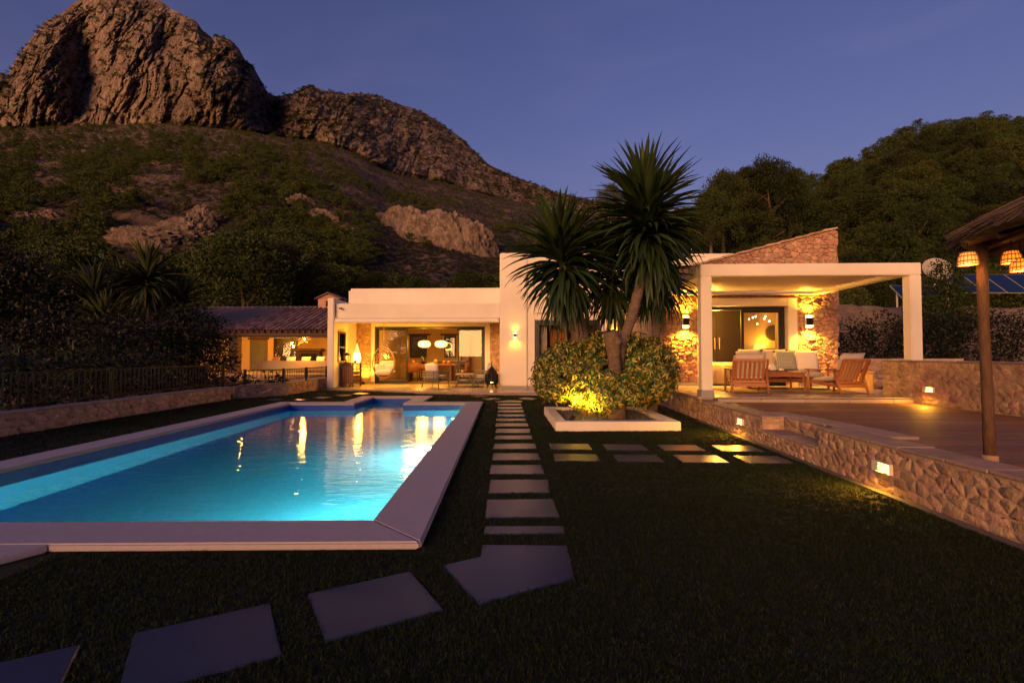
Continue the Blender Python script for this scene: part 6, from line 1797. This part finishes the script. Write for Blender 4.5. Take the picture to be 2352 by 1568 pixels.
MB().prism([hw(*p) for p in ((7.39, 1.5), (60, 1.5), (60, 19.6), (8.0, 19.6), (8.0, 12.32), (10.42, 12.32), (10.42, 10.06), (7.39, 10.06))], -.05, .80).build('garden_bed', M['soil'], kind='structure')

# rocky bank with the solar panels and the dish
xs_ = np.linspace(9, 60, 140)[None, :]; ts_ = np.linspace(0, 1, 46)[:, None]
Yb = 18.6 + 3.6*ts_ + 8*np.clip(ts_-.8, 0, 1)*5
Zb_ = .8 + 2.5*np.clip(ts_/.75, 0, 1)**.8 + .30*fbm(xs_/2.2, ts_*3, 4, .6, True) + .10*fbm(xs_/.5, ts_*9, 3) - .5*np.clip((13-xs_)/4, 0, 1)
obj('rocky_bank', grid_mesh('rocky_bank', np.stack([xs_+0*ts_, Yb+0*xs_, Zb_], 2), mat('bank_earth', (.21, .15, .12), .95, noise=(2.5, .8), bump=(7, 1.), bdist=.15, coord='World'), smooth=False), kind='structure')
def solar(label, x, y, z, w, l, tilt, n):
    t = thing('solar_panel', label, 'solar panel', (x, y, z), rad(0), 'solar panels on the rocky bank')
    Mx = Matrix.Rotation(rad(tilt), 4, 'X')
    for k in range(n):
        a = k*(w+.02)
        fr = MB().box(a, a+w, -.0, l, -.035, 0, Mx).build('frame', M['skirt'], t)
        MB().box(a+.03, a+w-.03, .03, l-.03, -.02, .006, Mx).build('cells', M['solar'], fr)
    for a in (.15, n*w-.15):
        MB().bar((a, l*.75*math.cos(rad(tilt)), -1.6), (a, l*.75*math.cos(rad(tilt)), l*.75*math.sin(rad(tilt))-.05), .05).build('post', M['white_metal'], t)
solar('blue solar panel half hidden behind the right pergola column', 18.1, 21.4, 3.6, 1.0, 1.3, 44, 2)
solar('blue solar panel row at the right edge behind the timber pole', 23.4, 24.2, 4.4, 1.15, 1.75, 42, 4)
ds = thing('satellite_dish', 'pale round satellite dish behind the loose bush on the right', 'satellite dish', (20.2, 22.2, 3.4))
o = MB().lathe([(.02, 0), (.25, .03), (.45, .10), (.60, .19), (.61, .19), (.45, .085), (.25, .01), (0.02, -.02)], 28, caps=False).build('dish', mat('dish_grey', (.36, .33, .31), .6, noise=(3, .2)), ds, smooth=True)
o.rotation_euler = (rad(60), rad(-30), 0); o.location = (0, 0, 1.75)
MB().tube([(0, .05, -.6), (0, .05, 1.7)], .04, 8).build('mast', M['white_metal'], ds)
MB().tube([(0, .0, 1.4), (-.2, -.55, 1.95)], .014, 5).build('feed_arm', M['white_metal'], ds)

# ------------------------------------------------------------------ yuccas
def yleaf(droop, w=.078, n=7, twist=0.):
    vs = []; fs = []; p = Vector((0, 0, 0)); a = 0.
    for i in range(n+1):
        u = i/n
        ww = w*.5*(min(1, .45+u*2.2) if u < .3 else 1 - ((u-.3)/.7)**1.9) + .0012
        x = Vector((math.cos(twist*u), 0, math.sin(twist*u)))
        nz = Vector((0, math.sin(a), math.cos(a)))
        vs += [p - x*ww + nz*ww*.42, p - nz*.004, p + x*ww + nz*ww*.42]
        a = droop*(u**1.3); p = p + Vector((0, math.cos(a), -math.sin(a)))/n
    for i in range(n):
        o = i*3; fs += [(o, o+1, o+4, o+3), (o+1, o+2, o+5, o+4)]
    return MB().add(vs, fs)
YL = [(d, yleaf(rad(d), tw_*1.25, 7, rad(t_))) for d, t_, tw_ in ((4, 6, .072), (16, -10, .078), (30, 12, .080), (46, -8, .076), (64, 8, .074), (84, -6, .070))]
YM = [mb.mesh('leaf', M['yucca'], smooth=True) for d, mb in YL]
def yucca_head(t, base, top, bot, n, L0, r, limit=300, m=M['yucca'], spread=1.0, keep_far=True):
    top, bot = Vector(top)-base, Vector(bot)-base
    items = []
    for k in range(n):
        s = (k+.5)/n
        s = s**1.0
        az = k*2.39996 + r.uniform(-.25, .25)
        org = top.lerp(bot, s)
        el = rad(84 - 140*s**.74 + r.uniform(-20, 20))
        d = Vector((math.cos(az)*math.cos(el), math.sin(az)*math.cos(el), math.sin(el)))
        dr = 6 + 52*s*max(0, math.cos(el)) + r.uniform(-8, 30)
        idx = min(range(6), key=lambda q: abs(YL[q][0]-dr))
        L_ = L0*r.uniform(.78, 1.1)*(.84 + .22*math.sin(math.pi*min(1, s*1.2+.1)))
        rot = d.to_track_quat('Y', 'Z') @ Euler((0, r.uniform(-.35, .35), 0)).to_quaternion()
        items.append((org.y+d.y*.5, org + d*.05, rot, L_, idx))
    items.sort(key=lambda q: q[0])
    rest = MB()
    for i, (_, org, rot, L_, idx) in enumerate(items):
        w = L_*random.uniform(.85, 1.15)
        if i < limit:
            o = obj('leaf', YM[idx], t); o.rotation_mode = 'QUATERNION'; o.rotation_quaternion = rot; o.location = org; o.scale = (w, L_, L_)
        else:
            Mx = Matrix.Translation(org) @ rot.to_matrix().to_4x4() @ Matrix.Diagonal((w, L_, L_, 1))
            rest.add([Mx @ Vector(p) for p in YL[idx][1].v], YL[idx][1].f)
    if rest.f: rest.build('rear_leaves' if limit else 'leaves', m, t, smooth=True, kind='stuff')
def trunk(t, base, pts, rads, n=14, seed=1):
    P = []; R_ = []
    pts = [Vector(p)-base for p in pts]
    for a, b, ra, rb in zip(pts[:-1], pts[1:], rads[:-1], rads[1:]):
        for q in range(7): P.append(a.lerp(b, q/7)); R_.append(ra+(rb-ra)*q/7 + .006*math.sin((len(P))*2.1))
    P.append(pts[-1]); R_.append(rads[-1])
    # smooth the bends
    for _ in range(4): P = [P[0]] + [(P[i-1]+P[i]*2+P[i+1])/4 for i in range(1, len(P)-1)] + [P[-1]]
    mb = MB().tube(P, R_, n); r = random.Random(seed)
    mb.v = [tuple(Vector(v) + Vector((r.gauss(0, 1), r.gauss(0, 1), r.gauss(0, 1)))*.0045) for v in mb.v]
    mb.build('trunk', M['trunk'], t, smooth=True)
ry = random.Random(4)
def yucca(label, top, bot, path, rads, n, L0, seed, group='yuccas in the white planter', limit=300):
    base = Vector(path[0]); t = thing('yucca', label, 'yucca', base, 0, group)
    trunk(t, base, path, rads, seed=seed)
    yucca_head(t, base, top, bot, n, L0, random.Random(seed), limit)
    return t
yucca('left yucca in the white planter with a wide drooping head', (1.02, 9.05, 3.36), (1.22, 9.05, 2.42), [(1.62, 9.2, .10), (1.55, 9.15, 1.1), (1.40, 9.1, 1.75), (1.27, 9.05, 2.3), (1.04, 9.05, 3.34)], [.17, .17, .17, .13, .05], 430, 1.06, 1)
yt = yucca('tallest yucca in the white planter with a curved bare trunk', (2.64, 9.0, 4.22), (2.74, 9.0, 2.98), [(2.02, 8.62, .10), (2.0, 8.58, .85), (2.10, 8.62, 1.45), (2.30, 8.75, 1.85), (2.50, 8.9, 2.45), (2.66, 9.0, 3.1), (2.66, 9.0, 4.2)], [.13, .11, .085, .095, .09, .085, .04], 480, 1.14, 2)
b0 = Vector((2.02, 8.62, .10))
sm = MB()
mbv = MB().tube([Vector(p)-b0 for p in ((2.0, 8.56, .05), (1.98, 8.52, .7), (1.95, 8.48, 1.15), (1.89, 8.44, 1.45), (1.86, 8.42, 1.66))], [.15, .13, .115, .135, .13], 14)
r = random.Random(6); mbv.v = [tuple(Vector(v)+Vector((r.gauss(0, 1), r.gauss(0, 1), r.gauss(0, 1)))*.012) for v in mbv.v]
mbv.build('sawn_stump', M['trunk'], yt, smooth=True)
MB().tube([Vector(p)-b0 for p in ((1.95, 8.40, 1.45), (1.98, 8.28, 1.50))], [.07, .06], 10).build('branch_stub', M['trunk'], yt, smooth=True)
yucca('yucca behind the two front yuccas, its head showing between them', (2.0, 9.75, 3.25), (2.25, 9.75, 2.35), [(2.35, 9.7, .10), (2.42, 9.75, 1.4), (2.36, 9.75, 2.0), (2.27, 9.75, 2.5), (2.02, 9.75, 3.2)], [.10, .09, .075, .07, .04], 290, .95, 3)
yucca('rear right yucca half hidden below the tallest head', (3.0, 9.75, 3.2), (3.08, 9.75, 2.45), [(2.95, 9.6, .10), (3.05, 9.7, 1.3), (3.10, 9.75, 2.0), (3.05, 9.75, 2.6), (3.0, 9.75, 3.15)], [.10, .09, .085, .07, .04], 260, .98, 4)
for (px, y, Zd, L_, n_, lab) in ((345, 645, 22, 1.75, 210, 'tallest of the dark yuccas at the left'), (228, 690, 21, 1.7, 190, 'dark yucca left of the tallest left yucca'), (288, 665, 23, 1.5, 150, 'dark yucca between the two larger left yuccas'), (425, 690, 23, 1.5, 150, 'dark yucca right of the tallest left one, before the big pine'), (255, 748, 20, 1.4, 150, 'lowest dark yucca with drooping leaves at the left')):
    x, z = (px-VPX)/F*Zd, EYE+(814-y)/F*Zd
    t = thing('yucca', lab, 'yucca', (x, Zd, .1), 0, 'dark yuccas behind the left hedge'); base = Vector((x, Zd, .1))
    trunk(t, base, [(x, Zd, .05), (x+.15, Zd, z*.5), (x, Zd, z)], [.16, .13, .08], 9)
    yucca_head(t, base, (x, Zd, z+.25), (x, Zd, z-.55), n_, L_, random.Random(n_+px), 0, M['yucca2'])
for k, (x, y) in enumerate(((-10.6, 9.4), (-10.2, 10.3), (-11.0, 10.9), (-11.6, 9.0), (-10.4, 11.8))):
    lab = 'spiky sword-leaved plant sticking up behind the left hedge'
    t = thing('spiky_plant', lab, 'plant', (x, y, .1), 0, 'spiky plants behind the left hedge'); base = Vector((x, y, .1))
    trunk(t, base, [(x, y, .0), (x, y, .9)], [.07, .05], 8)
    yucca_head(t, base, (x, y, 1.0), (x, y, .8), 34, .62, random.Random(k), 0, M['yucca2'])

# ------------------------------------------------------------------ planter, gravel, variegated shrub
pl = thing('planter', 'low white square planter box around the yuccas on the lawn', 'planter', (1.87, 9.04, 0))
x0, x1, y0, y1, h = -1.03, 1.02, -1.16, 1.16, .155
w = .19
for (a, b, c, d) in ((x0, x1, y0, y0+w), (x0, x1, y1-w, y1), (x0, x0+w, y0+w+.002, y1-w-.002), (x1-w, x1, y0+w+.002, y1-w-.002)):
    MB().box(a, b, c, d, -.05, h).build('planter_wall', M['plaster'], pl, bev=.012)
MB().box(x0+w, x1-w, y0+w, y1-w, 0, .085).build('soil_bed', M['soil'], pl)
r = np.random.default_rng(3); n = 2600
c = np.stack([r.uniform(x0+w+.02, x1-w-.02, n), r.uniform(y0+w+.02, y1-w-.02, n), .092+.02*r.random(n)], 1)
oc = np.array([[1,0,0],[0,1,0],[-1,0,0],[0,-1,0],[0,0,.8],[0,0,-.8]]); s = (.010+.012*r.random((n, 1, 1)))
V_ = (c[:, None, :] + oc[None]*s*(.7+.6*r.random((n, 6, 1)))).reshape(-1, 3)
tri = np.array([[0,1,4],[1,2,4],[2,3,4],[3,0,4]]); F_ = (np.arange(n)[:, None, None]*6 + tri[None]).reshape(-1, 3)
go = obj('gravel', fast_mesh('gravel', V_ + np.array([[1.87, 9.04, 0]]), F_, M['gravel']), kind='stuff')
M['var_g'] = mat('shrub_leaf_green', (.038, .092, .016), .42, rnd=.25, spec=.45)
M['var_y'] = mat('shrub_leaf_yellow', (.33, .28, .04), .45, rnd=.25, spec=.45)
def palmate(seed):
    r = random.Random(seed); mb = MB(); yel = []
    n = r.choice((7, 8, 8, 9))
    for k in range(n):
        a = 2*math.pi*k/n + r.uniform(-.12, .12); l = r.uniform(.072, .108); wd = l*.19
        c, s = math.cos(a), math.sin(a); dz = -r.uniform(.015, .055)
        q = lambda f, sd: (c*l*f - s*wd*sd, s*l*f + c*wd*sd, dz*f*f*1.3 + (.004 if sd else 0))
        mb.add([q(.12, 0), q(.5, 1), q(.5, 0), q(.5, -1), q(.88, .55), q(.88, -.55), q(1, 0), q(.85, 0)], [(0, 1, 2), (0, 2, 3), (1, 4, 7, 2), (2, 7, 5, 3), (4, 6, 7), (7, 6, 5)])
        f = r.random(); yel += ([1]*6 if f < .26 else ([1, 0, 1, 0, 1, 0] if f < .50 else ([0]*6)))
    return mb, yel
PV = [palmate(k) for k in range(6)]; PM = []
for mb, yel in PV:
    me = mb.mesh('leaf', M['var_g']); me.materials.append(M['var_y'])
    if len(me.polygons) == len(yel): me.polygons.foreach_set('material_index', yel)
    PM.append(me)
sh = thing('variegated_shrub', 'rounded yellow and green umbrella shrub filling the white planter under the yuccas', 'shrub', (1.90, 9.15, .09))
r = random.Random(12); items = []
lob = [(-.55, -.1, .82, .80, .85, .68), (.55, -.1, .88, .82, .85, .70), (0, .25, .95, .9, .75, .70), (-.15, -.35, .70, .55, .62, .52), (.25, -.3, .62, .6, .6, .46), (.10, -.60, .50, .60, .46, .46), (.95, .1, .78, .45, .6, .55), (-1.0, .1, .75, .36, .55, .5)]
for k in range(4800):
    l = r.choices(lob, [q[3]*q[5] for q in lob])[0]
    d = Vector((r.gauss(0, 1), r.gauss(0, 1), r.gauss(0, 1))).normalized()
    f = r.uniform(.80, 1.03) if k % 4 else r.uniform(.45, .8)
    p = Vector((l[0]+d.x*l[3]*f, l[1]+d.y*l[4]*f, l[2]+d.z*l[5]*f))
    if p.z < .22 + .10*math.sin(p.x*5): continue
    if (p.x-.10)**2/.03 + (p.y+.62)**2/.18 < 1 and .86 < p.z: continue         # the old trunk stands free here
    inside = any(((p.x-q[0])/q[3])**2+((p.y-q[1])/q[4])**2+((p.z-q[2])/q[5])**2 < .52 for q in lob if q is not l)
    if inside: continue
    nd = (d + Vector((0, 0, .55)) + Vector((r.gauss(0, .35), r.gauss(0, .35), r.gauss(0, .3)))).normalized()
    items.append((p.y - .3*p.z, p, nd, r.uniform(.85, 1.25), r.randrange(6), r.uniform(0, 6.28)))
items.sort(key=lambda q: q[0])
rg_, ry_ = MB(), MB()
for i, (_, p, nd, s, k, a) in enumerate(items):
    rot = nd.to_track_quat('Z', 'Y') @ Euler((0, 0, a)).to_quaternion()
    if i < 300:
        o = obj('leaf', PM[k], sh); o.rotation_mode = 'QUATERNION'; o.rotation_quaternion = rot; o.location = p; o.scale = (s, s, s)
    else:
        Mx = Matrix.Translation(p) @ rot.to_matrix().to_4x4() @ Matrix.Scale(s, 4); mb, yel = PV[k]
        pts = [Mx @ Vector(v) for v in mb.v]
        rg_.add(pts, [f for f, y_ in zip(mb.f, yel) if not y_]); ry_.add(pts, [f for f, y_ in zip(mb.f, yel) if y_])
rg_.build('green_foliage', M['var_g'], sh, kind='stuff'); ry_.build('yellow_foliage', M['var_y'], sh, kind='stuff')
for k in range(9):
    a = r.uniform(0, 6.28); q = r.uniform(.1, .5); x, y = q*math.cos(a), q*math.sin(a)*.7-.1
    MB().tube([(x, y, -.06), (x*1.3, y*1.3, .35), (x*1.9, y*1.9, .8)], [.035, .028, .015], 7).build('stem', M['pine_bark'], sh, smooth=True)
gs = thing('garden_spotlight', 'small spotlight on the gravel lighting the shrub from below left', 'spotlight', (1.15, 8.16, .10))
MB().lathe([(.035, 0), (.035, .02), (.0, .02)], 10).build('foot', M['black_metal'], gs)
o = MB().lathe([(.03, -.05), (.042, .04), (.036, .04), (.0, .03)], 14).build('housing', M['black_metal'], gs, smooth=True); o.location = (0, 0, .07); o.rotation_euler = (rad(-42), rad(32), 0)
o = MB().lathe([(.0, .032), (.034, .034), (.0, .036)], 12).build('lens', M['lamp_glow'], gs); o.location = (0, 0, .07); o.rotation_euler = (rad(-42), rad(32), 0)
lamp('SPOT', (1.19, 8.21, .22), 210, (1, .50, .04), .03, spot=128, blend=1., aim=(1.55, 8.7, .85), name='garden_spot_beam')

# ------------------------------------------------------------------ grass blades
def in_poly(px, py, poly, grow=0.0):
    n = len(poly); ar = .5*sum(poly[i-1][0]*poly[i][1]-poly[i][0]*poly[i-1][1] for i in range(n))
    ins = np.zeros(len(px), bool); cx = sum(p[0] for p in poly)/n; cy = sum(p[1] for p in poly)/n
    P = [(cx+(x-cx)*(1+grow), cy+(y-cy)*(1+grow)) for x, y in poly]
    for i in range(n):
        (ax, ay), (bx, by) = P[i-1], P[i]
        c_ = ((ay > py) != (by > py)) & (px < (bx-ax)*(py-ay)/(by-ay+1e-12)+ax)
        ins ^= c_
    return ins
def grass(bounds, dens_, bl, w, nb, r):
    x0, x1, y0, y1 = bounds; n = int((x1-x0)*(y1-y0)*dens_)
    x = r.uniform(x0, x1, n); y = r.uniform(y0, y1, n)
    ok = ((x < PX0-.01) | (x > PX1+.015) | (y < PY0-.012) | (y > PY1+.01)) & ~((x > NX0-.01) & (x < NX1+.01) & (y > 10) & (y < NY1+.01))
    ok &= (np.abs(x) < y*1.09+.6)
    xh = x*CT - y*ST; ok &= (xh < 3.125) & (x > -7.58)
    yh = x*ST + y*CT
    ok &= yh < np.interp(xh, [-7.3, -5.1, -3.4, -1.9, .3, .6, 3.3], [16.7, 16.1, 15.25, 14.9, 14.7, 15.25, 15.5])
    ok &= ~((x > .83) & (x < 2.9) & (y > 7.87) & (y < 10.21))
    ok &= ~((x > -5.25) & (x < -2.8) & (y > 2.5) & (y < 3.2))
    for s in SLABS: ok &= ~in_poly(x, y, s, -.02)
    x, y = x[ok], y[ok]; n = len(x)
    x = np.repeat(x, nb) + r.normal(0, .012, n*nb); y = np.repeat(y, nb) + r.normal(0, .012, n*nb); n *= nb
    a = r.uniform(0, 6.283, n); h = bl*(.55+.7*r.random(n)); lean = r.normal(0, .55, (n, 2))*h[:, None]
    b0 = np.stack([x-np.cos(a)*w, y-np.sin(a)*w, np.zeros(n)], 1); b1 = np.stack([x+np.cos(a)*w, y+np.sin(a)*w, np.zeros(n)], 1)
    t = np.stack([x+lean[:, 0], y+lean[:, 1], h], 1)
    V_ = np.stack([b0, b1, t], 1).reshape(-1, 3); return V_, np.arange(n*3).reshape(-1, 3)
r = np.random.default_rng(17); Vs = []; Fs = []; off = 0
for b_, d_, bl_, w_, nb_ in (((-4, 3.4, 1.4, 4.2), 2500, .019, .0021, 8), ((-.6, 3.6, 4.2, 8.5), 1350, .021, .0032, 7), ((-7.6, -5.6, 4.0, 12.5), 420, .026, .005, 5), ((-7.6, 3.6, 8.5, 16.6), 420, .026, .006, 5)):
    V_, F_ = grass(b_, d_, bl_, w_, nb_, r); Vs.append(V_); Fs.append(F_+off); off += len(V_)
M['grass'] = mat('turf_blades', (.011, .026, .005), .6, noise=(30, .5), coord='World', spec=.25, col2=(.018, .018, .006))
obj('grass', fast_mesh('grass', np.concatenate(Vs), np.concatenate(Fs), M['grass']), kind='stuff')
